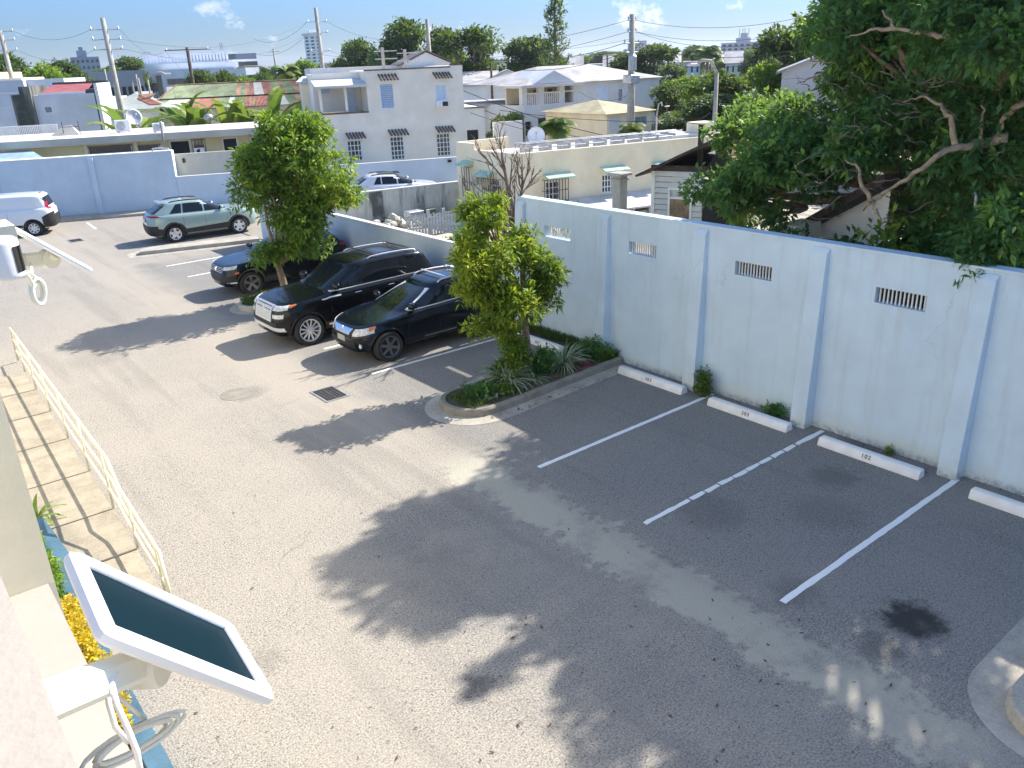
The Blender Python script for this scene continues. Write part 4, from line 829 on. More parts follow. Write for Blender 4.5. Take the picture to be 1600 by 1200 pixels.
def pine(label, px, yt, d):
    g = np.random.default_rng(5); top = P(px, yt, d); b = np.array([top[0], top[1], 0.]); h = top[2]; t = thing('norfolk_pine', label, 'pine tree', b); mb = MB(); mb.tube([b, b+[0, 0, h*.5], b+[0, 0, h]], [.32, .2, .04], 8); C, Nn = [], []
    for z in np.arange(h*.30, h*.99, .5):
        R = 1.7*(1-((z/h)-.3)/.7)**.5*g.uniform(.6, 1)+.25
        for k in range(5): a = g.uniform(0, 6.28); e = b+[R*math.cos(a), R*math.sin(a), z+.25*R]; mb.tube([b+[0, 0, z], e], [.04, .015], 4); 
        for k in range(5):
            a = g.uniform(0, 6.28)
            for q in np.linspace(.35, 1, 5): C.append(b+[R*q*math.cos(a), R*q*math.sin(a), z+.3*R*q*q]); Nn.append([math.cos(a)*.3, math.sin(a)*.3, .8])
    mb.build('trunk', M['bark'], t, smooth=True); leaf_mesh('needles', np.array(C), np.array(Nn), .42, M['leaffar'], t, 5, .35, 0, None, 4); return t
pine('tall slender pine with airy branches rising against the sky', 866, -30, 95)
for i, (y, lb) in enumerate(((14.7, 'dark leaves seen through the wall vent nearest the bare tree'), (11.95, 'dark leaves seen through the second wall vent from the bare tree'))): bush(lb, (14.25, y, 0), .75, .9, 2.75, M['leafbig'], .13, 34, 140+i, per=6, n=7)
# ------------------------------------------------------------------ vehicles
def ev_bool(body, cutter):
    md = body.modifiers.new('b', 'BOOLEAN'); md.object = cutter; md.operation = 'DIFFERENCE'; md.solver = 'EXACT'
    dg = bpy.context.evaluated_depsgraph_get(); me = bpy.data.meshes.new_from_object(body.evaluated_get(dg)); body.modifiers.clear(); old = body.data; body.data = me; bpy.data.meshes.remove(old); bpy.data.objects.remove(cutter)
class Car:
    def __init__(s, label, loc, rz, L, W, H, wb, fo, R, paint, n=5.2, hood=(.88, 1.05), belt=(1.04, 1.10), cowl=1.30, wst=1.05, rr=None, rb=None, zr=.30, tumble=.70, cat='car', name='parked_car', group=None, nose=.10, tail=.06, roofdrop=.05, box=False, tyre=None):
        s.L, s.W, s.H, s.R = L, W, H, R; s.t = thing(name, label, cat, (loc[0], loc[1], 0), rz, group); s.paint = paint; s.n = n
        h, hw = L/2, W/2; s.xf = h-fo; s.xr = s.xf-wb; xc = h-cowl; xw = xc-wst; xr7 = -h+(.62 if rr is None else rr); xb = -h+(.16 if rb is None else rb); s.belt = belt
        cf, cr = hood[0], belt[1]
        def belt_z(x):      # hood / belt line height
            if x > xc: u = (x-xc)/(h-xc); return hood[1]+(hood[0]-hood[1])*u**1.7
            u = (xc-x)/(xc+h); return belt[0]+(belt[1]-belt[0])*u
        K = lambda z: (lambda x, z=z: z)
        rf = lambda x: H-roofdrop*abs((x-(xw+xr7)/2)/((xw-xr7)/2+.01))**2
        s.rings = [(h-nose-.25, -h+.25, hw*.80, K(zr-.06)), (h-nose*.6, -h+tail+.02, hw*.93, K(zr+.02)), (h-.01, -h+.01, hw*.985, K(zr+.20)), (h, -h, hw*1.0, K(zr+.36)),
                   (h-.03, -h+.03, hw*.995, lambda x: belt_z(x)-.22), (h-.06, -h+.06, hw*.975, lambda x: belt_z(x)-.09), (h-.12, -h+.10, hw*.945, lambda x: belt_z(x)-.02), (h-.22, -h+.13, hw*.91, lambda x: belt_z(x)+.005),
                   (xc+.06, xb, hw*.885, lambda x: belt_z(min(x, xc))+.03), (xw, xr7, hw*tumble, lambda x: rf(x)-.105), (xw-.05, xr7+.04, hw*(tumble-.045), lambda x: rf(x)-.055), (xw-.16, xr7+.13, hw*(tumble-.13), lambda x: rf(x)-.018), (xw*.45+xr7*.5, xw*.3+xr7*.65, hw*.2, rf)]
        M_ = 120; s.M_ = M_; th = []
        for k in range(M_):       # even spacing along the outline
            th.append(2*math.pi*(k+.5)/M_)
        pw = lambda c: math.copysign(abs(c)**(2/n), c)
        vs, fs = [], []
        # parameterise evenly by arclength on ring 3
        fine = [2*math.pi*i/2400 for i in range(2400)]; P3 = [(h*pw(math.cos(a)), hw*pw(math.sin(a))) for a in fine]; cum = [0]
        for i in range(1, 2400): cum.append(cum[-1]+math.dist(P3[i], P3[i-1]))
        tot = cum[-1]+math.dist(P3[0], P3[-1]); j = 0; th = []
        for k in range(M_):
            tg = tot*(k+.5)/M_
            while j < 2399 and cum[j+1] < tg: j += 1
            th.append(fine[j])
        sub = []
        for i in range(len(s.rings)-1):
            m_ = {7: 5, 8: 8}.get(i, 2)
            for q in range(m_): sub.append(i+q/m_)
        sub.append(len(s.rings)-1.001)
        for r in sub: vs += [s.S(a, r) for a in th]
        nr_ = len(sub)
        for i in range(nr_-1):
            for k in range(M_): fs.append((i*M_+k, i*M_+(k+1) % M_, (i+1)*M_+(k+1) % M_, (i+1)*M_+k))
        fs.append(tuple(range(M_))[::-1]); fs.append(tuple(range((nr_-1)*M_, nr_*M_)))
        mb = MB(); mb.add(vs, fs); s.body = mb.build('body', paint, s.t, local=True)
        cb = MB()
        for x in (s.xf, s.xr):
            for sg in (-1, 1): cb.lathe([(R+.055, -.2), (R+.055, .2)], (x, sg*(hw-.06), R), 'y', 40)
        c = cb.build('cut', paint, s.t, local=True); bm = bmesh.new(); bm.from_mesh(c.data); bmesh.ops.recalc_face_normals(bm, faces=bm.faces); bm.to_mesh(c.data); bm.free()
        bm = bmesh.new(); bm.from_mesh(s.body.data); bmesh.ops.recalc_face_normals(bm, faces=bm.faces); bm.to_mesh(s.body.data); bm.free()
        ev_bool(s.body, c); s.body.data.shade_smooth(); s.body.data.set_sharp_from_angle(angle=math.radians(38)); s.body.name = 'body'
        mb = MB(); mb.bbox((0, 0, .34), L*.82, W*.68, .26, .03)
        for x in (s.xf, s.xr):
            for sg in (-1, 1): mb.lathe([(R+.04, -.02), (R+.04, .02)], (x, sg*(hw-.27), R), 'y', 24)
        mb.build('underbody', M['black'], s.t, local=True)
    def lerp(s, r):
        i = min(int(r), len(s.rings)-2); f = r-i; A, B = s.rings[i], s.rings[i+1]
        return A[0]+(B[0]-A[0])*f, A[1]+(B[1]-A[1])*f, A[2]+(B[2]-A[2])*f, A[3], B[3], f
    def S(s, a, r):
        xf, xr, w_, za, zb, f = s.lerp(r); c, si = math.cos(a), math.sin(a); q = 2/s.n; i = min(int(r), len(s.rings)-2); A, B = s.rings[i], s.rings[i+1]
        px = math.copysign(abs(c)**q, c); py = math.copysign(abs(si)**q, si)
        xa = (A[0]+A[1])/2+(A[0]-A[1])/2*px; xb = (B[0]+B[1])/2+(B[0]-B[1])/2*px
        return (xa+(xb-xa)*f, w_*py, za(xa)+(zb(xb)-za(xa))*f)
    def th_x(s, x, r, sg):
        xf, xr, *_ = s.lerp(r); u = max(-.999, min(.999, (x-(xf+xr)/2)/((xf-xr)/2))); c = math.copysign(abs(u)**(s.n/2), u); return sg*math.acos(c)
    def th_y(s, y, r, front=1):
        w_ = s.lerp(r)[2]; u = max(-.90, min(.90, y/w_)); si = math.copysign(abs(u)**(s.n/2), u); a = math.asin(si); return a if front > 0 else math.pi-a
    def rz(s, x, z, lo=0, hi=9.0, sg=1):
        "ring index at height z for side position x"
        a, b = lo, hi
        for _ in range(24):
            m_ = (a+b)/2
            if s.S(s.th_x(x, m_, sg), m_)[2] < z: a = m_
            else: b = m_
        return (a+b)/2
    def patch(s, name, mat, corners, mode, parent=None, nu=8, nv=3, off=.007, group=None, sg=1, rim=True):
        """corners: ((c,r) lower-a, lower-b, upper-b, upper-a); mode 'side' c = x, 'front'/'rear' c = y, 'sidez' r given as z"""
        g = []
        for j in range(nv+1):
            v = j/nv; row = []
            for i in range(nu+1):
                u = i/nu; c = [(corners[0][k]*(1-u)+corners[1][k]*u)*(1-v)+(corners[3][k]*(1-u)+corners[2][k]*u)*v for k in (0, 1)]
                r = c[1]
                if mode == 'sidez': r = s.rz(c[0], c[1], sg=sg); a = s.th_x(c[0], r, sg)
                elif mode == 'side': a = s.th_x(c[0], r, sg)
                else: a = s.th_y(c[0], r, 1 if mode == 'front' else -1)
                row.append((a, r))
            g.append(row)
        def nrm(a, r):
            e = 1e-3; p = np.array(s.S(a, r)); d1 = np.array(s.S(a+e, r))-p; d2 = np.array(s.S(a, r+e))-p; q = np.cross(d1, d2); L_ = np.linalg.norm(q); q = q/L_ if L_ > 1e-12 else np.array([0, 0, 1.]); c_ = p-np.array([0, 0, .8]); return q if q@c_ > 0 else -q
        vs = []; m_ = nu+1
        for row in g:
            for a, r in row: vs.append(tuple(np.array(s.S(a, r))+nrm(a, r)*off))
        n1 = len(vs)
        for row in g:
            for a, r in row: vs.append(tuple(np.array(s.S(a, r))-nrm(a, r)*.012))
        fs = [(j*m_+i, j*m_+i+1, (j+1)*m_+i+1, (j+1)*m_+i) for j in range(nv) for i in range(nu)]; per = [i for i in range(nu)]+[j*m_+nu for j in range(nv)]+[nv*m_+i for i in range(nu, 0, -1)]+[j*m_ for j in range(nv, 0, -1)]
        fs += [(per[i], n1+per[i], n1+per[(i+1) % len(per)], per[(i+1) % len(per)]) for i in range(len(per))]
        if name is None: mat.add(vs, fs); return
        mb = MB(); mb.add(vs, fs); o = mb.build(name, mat, parent or s.t, local=True)
        bm = bmesh.new(); bm.from_mesh(o.data); bmesh.ops.recalc_face_normals(bm, faces=bm.faces); bm.to_mesh(o.data); bm.free(); o.data.shade_smooth(); o.data.set_sharp_from_angle(angle=math.radians(40))
        return o
    def wheels(s, rim, spokes=5, sw=.05, rr=.66, twin=False, wd=.23, hub=True, tread=None):
        R = s.R; k = 36
        for x, nm in ((s.xf, 'wheel'), (s.xr, 'wheel')):
            for sg in (-1, 1):
                c = (x, sg*(s.W/2-wd/2-.005), R); w_ = bpy.data.objects.new('wheel', None); COL.objects.link(w_); w_.parent = s.t; w_.location = c
                mb = MB(); h_ = wd/2; ri = R*rr; o_ = sg
                mb.lathe([(ri, -h_*.8), (R*.9, -h_), (R*.985, -h_*.75), (R, -h_*.5), (R, h_*.5), (R*.985, h_*.75), (R*.9, h_), (ri, h_*.8)], (0, 0, 0), 'y', k, None, False); mb.build('tyre', M['tyre'], w_, local=True, angle=50)
                mb = MB(); y1 = o_*h_*.72; yb = o_*h_*.15
                mb.lathe([(ri+.003, o_*h_*.86), (ri-.018, o_*h_*.80), (ri-.03, yb), (ri-.035, yb-.002)], (0, 0, 0), 'y', k, None, False)
                for i in range(spokes):
                    for dd in ((-.13, .13) if twin else (0,)):
                        a = 2*math.pi*i/spokes+dd+.3; ca, sa = math.cos(a), math.sin(a); a2 = a-dd*.4; cb, sb = math.cos(a2), math.sin(a2)
                        def sp(r, q, ca, sa, y): return (r*ca-q*sa, y, r*sa+q*ca)
                        w0, w1 = sw*(.55 if twin else .8), sw*(.5 if twin else .62)
                        A = [sp(.035, w0, cb, sb, y1), sp(ri-.02, w1, ca, sa, y1-o_*.006), sp(ri-.02, -w1, ca, sa, y1-o_*.006), sp(.035, -w0, cb, sb, y1)]; B = [(p[0], y1-o_*.035, p[2]) for p in A]
                        mb.add(A+B, [(0, 1, 2, 3), (7, 6, 5, 4), (0, 4, 5, 1), (2, 6, 7, 3), (1, 5, 6, 2), (3, 7, 4, 0)])
                mb.lathe([(.062, y1-o_*.03), (.062, y1), (.04, y1+o_*.006), (.0, y1+o_*.007)], (0, 0, 0), 'y', 16); mb.build('rim', rim, w_, local=True, angle=40)
                mb = MB(); mb.lathe([(ri-.01, yb-o_*.01), (ri-.01, yb)], (0, 0, 0), 'y', k); mb.build('spoke_shade_disc', M['dark'], w_, local=True)  # dark sheet across the rim, stands in for shade behind the spokes
    def arches(s, mat, wd=.05, ext=.0, sides=(-1, 1), wide=None):
        R = s.R+.055
        for x0 in (s.xf, s.xr):
            for sg in sides:
                mb = MB(); rows = []; w_ = wide or wd; n = 26
                for i in range(n+1):
                    a = math.radians(-12+204*i/n); row = []
                    for q in (-.012, w_*.5, w_):
                        x = x0+(R+q)*math.cos(a); z = max(.20, s.R+(R+q)*math.sin(a)); r = s.rz(x, z, 0, 8, sg); p = s.S(s.th_x(x, r, sg), r); row.append((p[0], p[1]+sg*.012, p[2]))
                    rows.append(row)
                vs = [p for r_ in rows for p in r_]+[(p[0], p[1]-sg*.03, p[2]) for r_ in rows for p in r_]; m_ = 3; n1 = len(rows)*3
                fs = [(i*m_+j, i*m_+j+1, (i+1)*m_+j+1, (i+1)*m_+j) for i in range(n) for j in range(2)]+[(i*m_, (i+1)*m_, n1+(i+1)*m_, n1+i*m_) for i in range(n)]+[(i*m_+2, n1+i*m_+2, n1+(i+1)*m_+2, (i+1)*m_+2) for i in range(n)]
                mb.add(vs, fs); mb.build('wheel_arch_trim', mat, s.t, local=True, smooth=True)
    def mirror(s, x, mat, z=None, sc=1.):
        for sg in (-1, 1):
            r = 8.15; p = s.S(s.th_x(x, r, sg), r); mb = MB(); c = (p[0]+.02, p[1]+sg*.13, p[2]+.06); b = bmesh.new(); bmesh.ops.create_uvsphere(b, u_segments=14, v_segments=9, radius=1)
            mb.add([(c[0]+max(v.co.x, -.6)*.085*sc, c[1]+v.co.y*.12*sc, c[2]+(v.co.z if abs(v.co.z) < .75 else math.copysign(.75, v.co.z))*.085*sc) for v in b.verts], [[v.index for v in f.verts] for f in b.faces]); b.free()
            mb.tube([(p[0], p[1]-sg*.03, p[2]-.01), (c[0], c[1]-sg*.05, c[2]-.03)], .025, 6); o = mb.build('side_mirror', mat, s.t, local=True, smooth=True)
            mb = MB(); mb.bbox((c[0]-.078*sc, c[1], c[2]), .012, .17*sc, .12*sc, .004); mb.build('mirror_glass', M['glass'], o, local=True)
    def handles(s, xs, mat, dz=-.13):
        for x in xs:
            for sg in (-1, 1):
                z = s.rings[8][3](x)+dz; r = s.rz(x, z, 0, 8.5, sg); p = s.S(s.th_x(x, r, sg), r); mb = MB(); mb.bbox((p[0], p[1]+sg*.022, p[2]), .19, .022, .03, .008); mb.build('door_handle', mat, s.t, local=True)
    def rails(s, x0, x1, mat, cross=(), yfac=.86, h=.05, rad=.016, cmat=None):
        f = lambda x: s.rings[12][3](x); yy = s.rings[10][2]*yfac
        for sg in (-1, 1):
            mb = MB(); pts = [(x0, sg*yy, f(x0)-.06)]+[(x0+(x1-x0)*q, sg*yy, f(x0+(x1-x0)*q)-.035+h*min(1, 6*min(q, 1-q)+.3)) for q in (.04, .1, .3, .5, .7, .9, .96)]+[(x1, sg*yy, f(x1)-.06)]
            mb.tube(pts, rad, 6); mb.build('roof_rail', mat, s.t, local=True, smooth=True)
        for x in cross:
            mb = MB(); mb.bbox((x, 0, f(x)+h+.002), .05, yy*2, .022, .008); mb.build('roof_bar', cmat or mat, s.t, local=True)
    def seams(s, xs, sg=(-1, 1)):
        mb = MB()
        for x, z0, z1 in xs:
            for g_ in sg: s.patch(None, mb, ((x-.005, z0), (x+.005, z0), (x+.005, z1), (x-.005, z1)), 'sidez', nu=1, nv=5, off=.0015, sg=g_)
        o = mb.build('door_seams', M['black'], s.t, local=True)
    def side_windows(s, wins, mat, r0=8.06, r1=8.97):
        "wins: (xb0, xb1, xt1, xt0) bottom a..b, top b..a"
        for w_ in wins:
            for sg in (-1, 1): s.patch('side_window', mat, ((w_[0], r0), (w_[1], r0), (w_[2], r1), (w_[3], r1)), 'side', sg=sg, nu=10, nv=3)
    def screens(s, mat, rear=True, wf=.86, rw=.84, r0=8.06, r1=8.95, rr0=8.1, rr1=8.93):
        a, b = s.lerp(r0)[2]*wf, s.lerp(r1)[2]*.9; s.patch('windscreen', mat, ((-a, r0), (a, r0), (b, r1), (-b, r1)), 'front', nu=14, nv=5)
        if rear: a, b = s.lerp(rr0)[2]*rw, s.lerp(rr1)[2]*.86; s.patch('rear_window', mat, ((-a, rr0), (a, rr0), (b, rr1), (-b, rr1)), 'rear', nu=12, nv=4)
    def front(s, name, mat, y0, y1, r0, r1, y2=None, y3=None, parent=None, off=.012, mode='front', nu=8, nv=3):
        return s.patch(name, mat, ((y0, r0), (y1, r0), (y1 if y3 is None else y3, r1), (y0 if y2 is None else y2, r1)), mode, parent, nu, nv, off)
    def plate(s, mat, x, z, tilt=0, wd=.32, ht=.16, name='number_plate'):
        mb = MB(); mb.bbox((x, 0, z), .015, wd, ht, .004); return mb.build(name, mat, s.t, local=True)
    def emblem(s, z, mat, r=.06, front=True, yoff=0, kind='ring', dx=.02):
        rr = s.rz_front(z) if front else None; p = s.S(s.th_y(yoff+.001, rr, 1), rr) if front else (-s.L/2, 0, z); mb = MB(); x = p[0]+dx
        if kind == 'ring':
            mb.tube([(x, yoff+r*math.cos(a), z+r*math.sin(a)) for a in np.linspace(0, 2*math.pi, 20, endpoint=False)], r*.12, 5, closed=True)
            for q in (-1, 1): mb.tube([(x, yoff+q*r*.62, z+r*.62), (x, yoff+q*r*.22, z-r*.75), (x, yoff, z+r*.1)], r*.1, 4)
        elif kind == 'oval':
            mb.tube([(x, yoff+r*1.35*math.cos(a), z+r*math.sin(a)) for a in np.linspace(0, 2*math.pi, 20, endpoint=False)], r*.12, 5, closed=True); mb.tube([(x, yoff+r*.5*math.cos(a), z+r*.9*math.sin(a)) for a in np.linspace(0, 2*math.pi, 14, endpoint=False)], r*.1, 5, closed=True)
        elif kind == 'star':
            mb.tube([(x, yoff-r*.45, z-r), (x, yoff+r*.45, z-r), (x, yoff+r*.45, z+r), (x, yoff-r*.45, z+r)], r*.12, 4, closed=True); mb.tube([(x, yoff, z-r), (x, yoff, z+r)], r*.1, 4); mb.tube([(x, yoff-r*.45, z), (x, yoff+r*.45, z)], r*.1, 4)
        else:
            mb.tube([(x, yoff+r*math.cos(a), z+r*math.sin(a)) for a in np.linspace(0, 2*math.pi, 18, endpoint=False)], r*.12, 5, closed=True); mb.tube([(x, yoff-r*.35, z-r*.6), (x, yoff, z+r*.6), (x, yoff+r*.35, z-r*.6)], r*.12, 4)
        mb.build('emblem', mat, s.t, local=True)
    def rz_front(s, z):
        a, b = 0, 8.0
        for _ in range(24):
            m_ = (a+b)/2
            if s.S(s.th_y(.001, m_, 1), m_)[2] < z: a = m_
            else: b = m_
        return (a+b)/2
PB = paint_mat('black_car_paint', (.003, .004, .006), .0, .14, .35); PN = paint_mat('blue_black_car_paint', (.0025, .005, .010), .0, .14, .4); PS = paint_mat('sage_car_paint', (.30, .40, .37), .15, .28); PW = paint_mat('white_car_paint', (.74, .75, .76), 0, .25); PVW = paint_mat('white_van_paint', (.74, .77, .80), 0, .35)
# --- large black luxury SUV (front left corner to the camera) ---------
c = Car('large black suv with silver mesh grille, middle of the three black cars', (10.13, 19.93), math.pi, 5.02, 2.03, 1.90, 2.98, .80, .405, PB, n=6.5, hood=(1.07, 1.20), belt=(1.22, 1.27), cowl=1.42, wst=.78, rr=.42, rb=.14, zr=.32, tumble=.80, cat='suv', group=None)
GN = plain('silver_mesh', (.66, .67, .65), .4, .25, 60, 90, .6, metal=.2)
c.screens(M['glass'], wf=.9); h = c.L/2; xc = h-1.42
c.side_windows([(xc-.95, xc-.18, xc-.62, xc-.95), (xc-1.85, xc-.98, xc-.98, xc-1.84), (xc-3.2, xc-1.88, xc-1.87, xc-2.95)], M['glass'])
c.front('grille', GN, -.42, .42, 3.3, 6.7, nu=8); g_ = c.front('grille_frame', M['trim'], -.47, .47, 3.1, 3.32, off=.02)
for q in (-1, 1):
    c.front('grille_frame', M['trim'], q*.42, q*.47, 3.32, 6.7, off=.02, nu=2)
    hl = c.front('headlight', M['lamp'], q*.52, q*.985, 5.0, 6.55, y2=q*.52, y3=q*.94, off=.014, nu=10)
    mb = MB(); sg = q
    c.patch('indicator', M['lampamber'], ((h-.56, 5.9), (h-.36, 5.3), (h-.38, 6.4), (h-.54, 6.4)), 'side', off=.012, sg=q, nu=6)
    c.front('fog_lamp', M['lamp'], q*.55, q*.86, 3.7, 4.3, off=.012)
c.front('bumper_strip', M['trim'], -.86, .86, 1.75, 2.3, off=.02, nu=16); c.front('lower_grille', M['black'], -.7, .7, 2.35, 3.05, off=.01, nu=12)
for sg in (-1, 1):
    c.patch('belt_strip', M['trim'], ((-h+.35, 7.9), (xc-.1, 7.9), (xc-.1, 8.04), (-h+.35, 8.04)), 'side', sg=sg, nu=24, nv=1, off=.012)
    c.patch('fender_badge', M['trim'], ((xc-.35, 5.0), (xc+.18, 5.0), (xc+.2, 5.45), (xc-.35, 5.45)), 'side', sg=sg, nu=5, nv=1, off=.014)
    c.patch('sill_strip', M['chrome'], ((c.xr+.55, 1.5), (c.xf-.55, 1.5), (c.xf-.55, 1.8), (c.xr+.55, 1.8)), 'side', sg=sg, nu=12, nv=1, off=.012)
    c.front('tail_light', M['lampred'], sg*.45, sg*.97, 5.6, 6.6, mode='rear')
c.wheels(M['alloy'], 12, .026, .72); c.mirror(xc-.28, PB, sc=1.25); c.handles((xc-.85, xc-1.85), M['chrome']); c.rails(xc-2.95, xc-1.35, M['alloy'], (xc-2.7, xc-1.6), cmat=M['black'], h=.06)
mb = MB(); 
for i in range(7): yy = -.48+.16*i; mb.bbox((xc-2.15, yy, c.H-.004), 1.2, .03, .012, .003)
mb.build('roof_ribs', M['black'], c.t, local=True)
c.seams([(xc-.05, .5, 1.2), (xc-.98, .4, 1.2), (xc-1.98, .4, 1.2)]); c.emblem(1.02, M['chrome'], .08, kind='star', dx=.03); c.arches(PB, .03)
# --- black crossover nearest the planter -------------------------------
c = Car('black crossover with silver beak grille, parked nearest to the planter island', (10.68, 17.31), math.pi, 4.45, 1.87, 1.62, 2.66, .79, .375, PN, n=4.6, hood=(.86, 1.03), belt=(1.05, 1.16), cowl=1.25, wst=.98, rr=.75, rb=.22, zr=.30, tumble=.72, cat='suv')
c.screens(M['glass'], wf=.9); h = c.L/2; xc = h-1.25
c.side_windows([(xc-.98, xc-.25, xc-.98, xc-1.0), (xc-1.85, xc-1.03, xc-1.05, xc-1.72), (xc-2.35, xc-1.9, xc-1.78, xc-2.1)], M['glass'])
for q in (-1, 1):
    c.front('headlight', M['lamp'], q*.46, q*.875, 4.4, 5.9, y2=q*.5, y3=q*.80, off=.012, nu=10); c.patch('indicator', M['lampamber'], ((h-.52, 5.2), (h-.34, 4.8), (h-.36, 5.8), (h-.50, 5.9)), 'side', off=.012, sg=q, nu=6)
    p = c.S(c.th_y(q*.66, 1.9), 1.9); mb = MB(); mb.lathe([(.0, 0), (.055, .0), (.06, .03), (.04, .04), (0, .045)], (p[0]-.02, p[1], p[2]), 'x', 16); mb.build('fog_lamp', M['lamp'], c.t, local=True)
    c.front('tail_light', M['lampred'], q*.45, q*.84, 5.0, 6.4, mode='rear')
    c.patch('window_chrome', M['trim'], ((-h+.55, 7.93), (xc-.2, 7.93), (xc-.2, 8.05), (-h+.55, 8.05)), 'side', sg=q, nu=20, nv=1, off=.012)
    c.patch('window_chrome', M['trim'], ((xc-.22, 8.05), (xc-.17, 8.05), (xc-.95, 8.95), (xc-1.0, 8.95)), 'side', sg=q, nu=1, nv=8, off=.012)
    c.patch('sill_strip', M['chrome'], ((c.xr+.7, 1.45), (c.xf-1.0, 1.45), (c.xf-1.0, 1.62), (c.xr+.7, 1.62)), 'side', sg=q, nu=8, nv=1, off=.012)
c.front('grille', M['chrome'], -.34, .34, 4.5, 5.9, y2=-.45, y3=.45, off=.025, nu=8); c.front('grille_mesh', M['black'], -.30, .30, 3.3, 4.5, y2=-.42, y3=.42, off=.012); c.front('lower_grille', M['black'], -.55, .55, 1.6, 2.5, off=.01, nu=12)
c.plate(plain('grey_plate', (.42, .43, .38), .5, .06, 6, 40, .05), h-.0, .60, wd=.36, ht=.14)
c.wheels(M['alloy_d'], 6, .045, .70, twin=False); c.mirror(xc-.30, PN, sc=1.1); c.handles((xc-.85, xc-1.75), PN); c.rails(xc-2.55, xc-1.25, M['alloy'], (xc-2.25, xc-1.5), cmat=M['alloy'], h=.055, rad=.022)
c.seams([(xc-.1, .45, 1.05), (xc-1.0, .4, 1.08), (xc-1.88, .5, 1.1)]); c.emblem(.83, M['chrome'], .06, kind='tri', dx=.035); c.arches(PN, .03)
# --- dark SUV behind the lollipop tree ----------------------------------
c = Car('dark blue black suv half hidden behind the dense lollipop tree', (10.82, 25.92), math.pi, 4.45, 1.84, 1.66, 2.72, .79, .37, PN, n=5.2, hood=(.93, 1.06), belt=(1.07, 1.14), cowl=1.25, wst=.95, rr=.62, rb=.2, zr=.30, tumble=.74, cat='suv')
c.screens(M['glass'], wf=.9); h = c.L/2; xc = h-1.25
c.side_windows([(xc-.98, xc-.25, xc-.90, xc-1.0), (xc-1.85, xc-1.03, xc-1.05, xc-1.8), (xc-2.5, xc-1.9, xc-1.85, xc-2.3)], M['glass'])
for q in (-1, 1):
    c.front('headlight', M['lamp'], q*.48, q*.89, 4.9, 6.0, y2=q*.48, y3=q*.84, off=.012, nu=10); c.front('air_vent', M['black'], q*.5, q*.85, 1.8, 3.2, off=.012); c.front('vent_strip', M['chrome'], q*.62, q*.82, 1.65, 1.9, off=.016); c.front('tail_light', M['lampred'], q*.35, q*.90, 5.0, 6.4, mode='rear')
    c.patch('tail_light', M['lampred'], ((-h+.02, 5.0), (-h+.32, 5.2), (-h+.34, 6.3), (-h+.05, 6.3)), 'side', off=.012, sg=q, nu=4); c.patch('indicator', M['lampamber'], ((h-.45, 3.6), (h-.32, 3.6), (h-.32, 4.1), (h-.45, 4.1)), 'side', off=.01, sg=q, nu=3)
    c.patch('belt_strip', M['trim'], ((-h+.5, 7.93), (xc-.15, 7.93), (xc-.15, 8.03), (-h+.5, 8.03)), 'side', sg=q, nu=20, nv=1, off=.012)
for r0 in (4.3, 4.7, 5.1, 5.5): c.front('grille_bar', M['trim'], -.48, .48, r0, r0+.12, off=.018, nu=8)
c.front('grille', M['black'], -.48, .48, 4.1, 5.75, off=.008); c.front('lower_grille', M['black'], -.55, .55, 1.7, 2.9, off=.01, nu=12)
c.wheels(M['alloy_d'], 5, .05, .70, twin=True); c.mirror(xc-.30, PN); c.handles((xc-.85, xc-1.75), M['chrome']); c.rails(xc-2.5, xc-1.05, M['alloy'], h=.045); c.emblem(.83, M['chrome'], .07, kind='ring', dx=.03); c.arches(M['black'], .035); c.seams([(xc-.1, .45, 1.05), (xc-1.0, .4, 1.08)])
# --- sage green crossover --------------------------------------------
a_ = math.radians(-5.5); rw = G(277, 378); ca, sa = math.cos(a_), math.sin(a_); off = np.array([4.6/2-1.0, .93-.12]); cen = (rw[0]+off[0]*ca-off[1]*sa, rw[1]+off[0]*sa+off[1]*ca)
c = Car('sage green crossover with black lower cladding, seen from behind beside the divider kerb', cen, a_, 4.6, 1.86, 1.66, 2.69, .93, .355, PS, n=5.2, hood=(.98, 1.10), belt=(1.08, 1.16), cowl=1.28, wst=.90, rr=.70, rb=.16, zr=.30, tumble=.74, cat='suv')
c.screens(M['glass'], wf=.9, rw=.8); h = c.L/2; xc = h-1.28
c.side_windows([(xc-.98, xc-.25, xc-.86, xc-.98), (xc-1.88, xc-1.05, xc-1.05, xc-1.82), (xc-2.42, xc-1.95, xc-1.88, xc-2.1)], M['glass'])
for q in (-1, 1):
    c.patch('lower_cladding', M['black'], ((c.xr+.43, 1.1), (c.xf-.43, 1.1), (c.xf-.43, 2.5), (c.xr+.43, 2.1)), 'side', sg=q, nu=10, nv=2, off=.014)
    c.patch('rear_cladding', M['black'], ((-h+.02, 1.1), (c.xr-.42, 1.1), (c.xr-.44, 2.6), (-h+.02, 3.3)), 'side', sg=q, nu=6, nv=2, off=.014)
    c.front('tail_light', M['lampred'], q*.62, q*.915, 5.3, 6.3, mode='rear', y2=q*.62, y3=q*.88); c.patch('tail_light', M['lampred'], ((-h+.03, 5.2), (-h+.50, 5.7), (-h+.36, 6.5), (-h+.06, 6.5)), 'side', off=.012, sg=q, nu=4)
    c.front('headlight', M['lamp'], q*.5, q*.9, 4.9, 6.0, off=.012, nu=8)
c.front('rear_bumper', M['black'], -.88, .88, 1.1, 3.3, mode='rear', nu=16, off=.02); c.patch('fuel_flap_seam', M['black'], ((xc-2.5, 6.0), (xc-2.2, 6.0), (xc-2.2, 6.1), (xc-2.5, 6.1)), 'side', sg=1, nu=2, nv=1, off=.002)
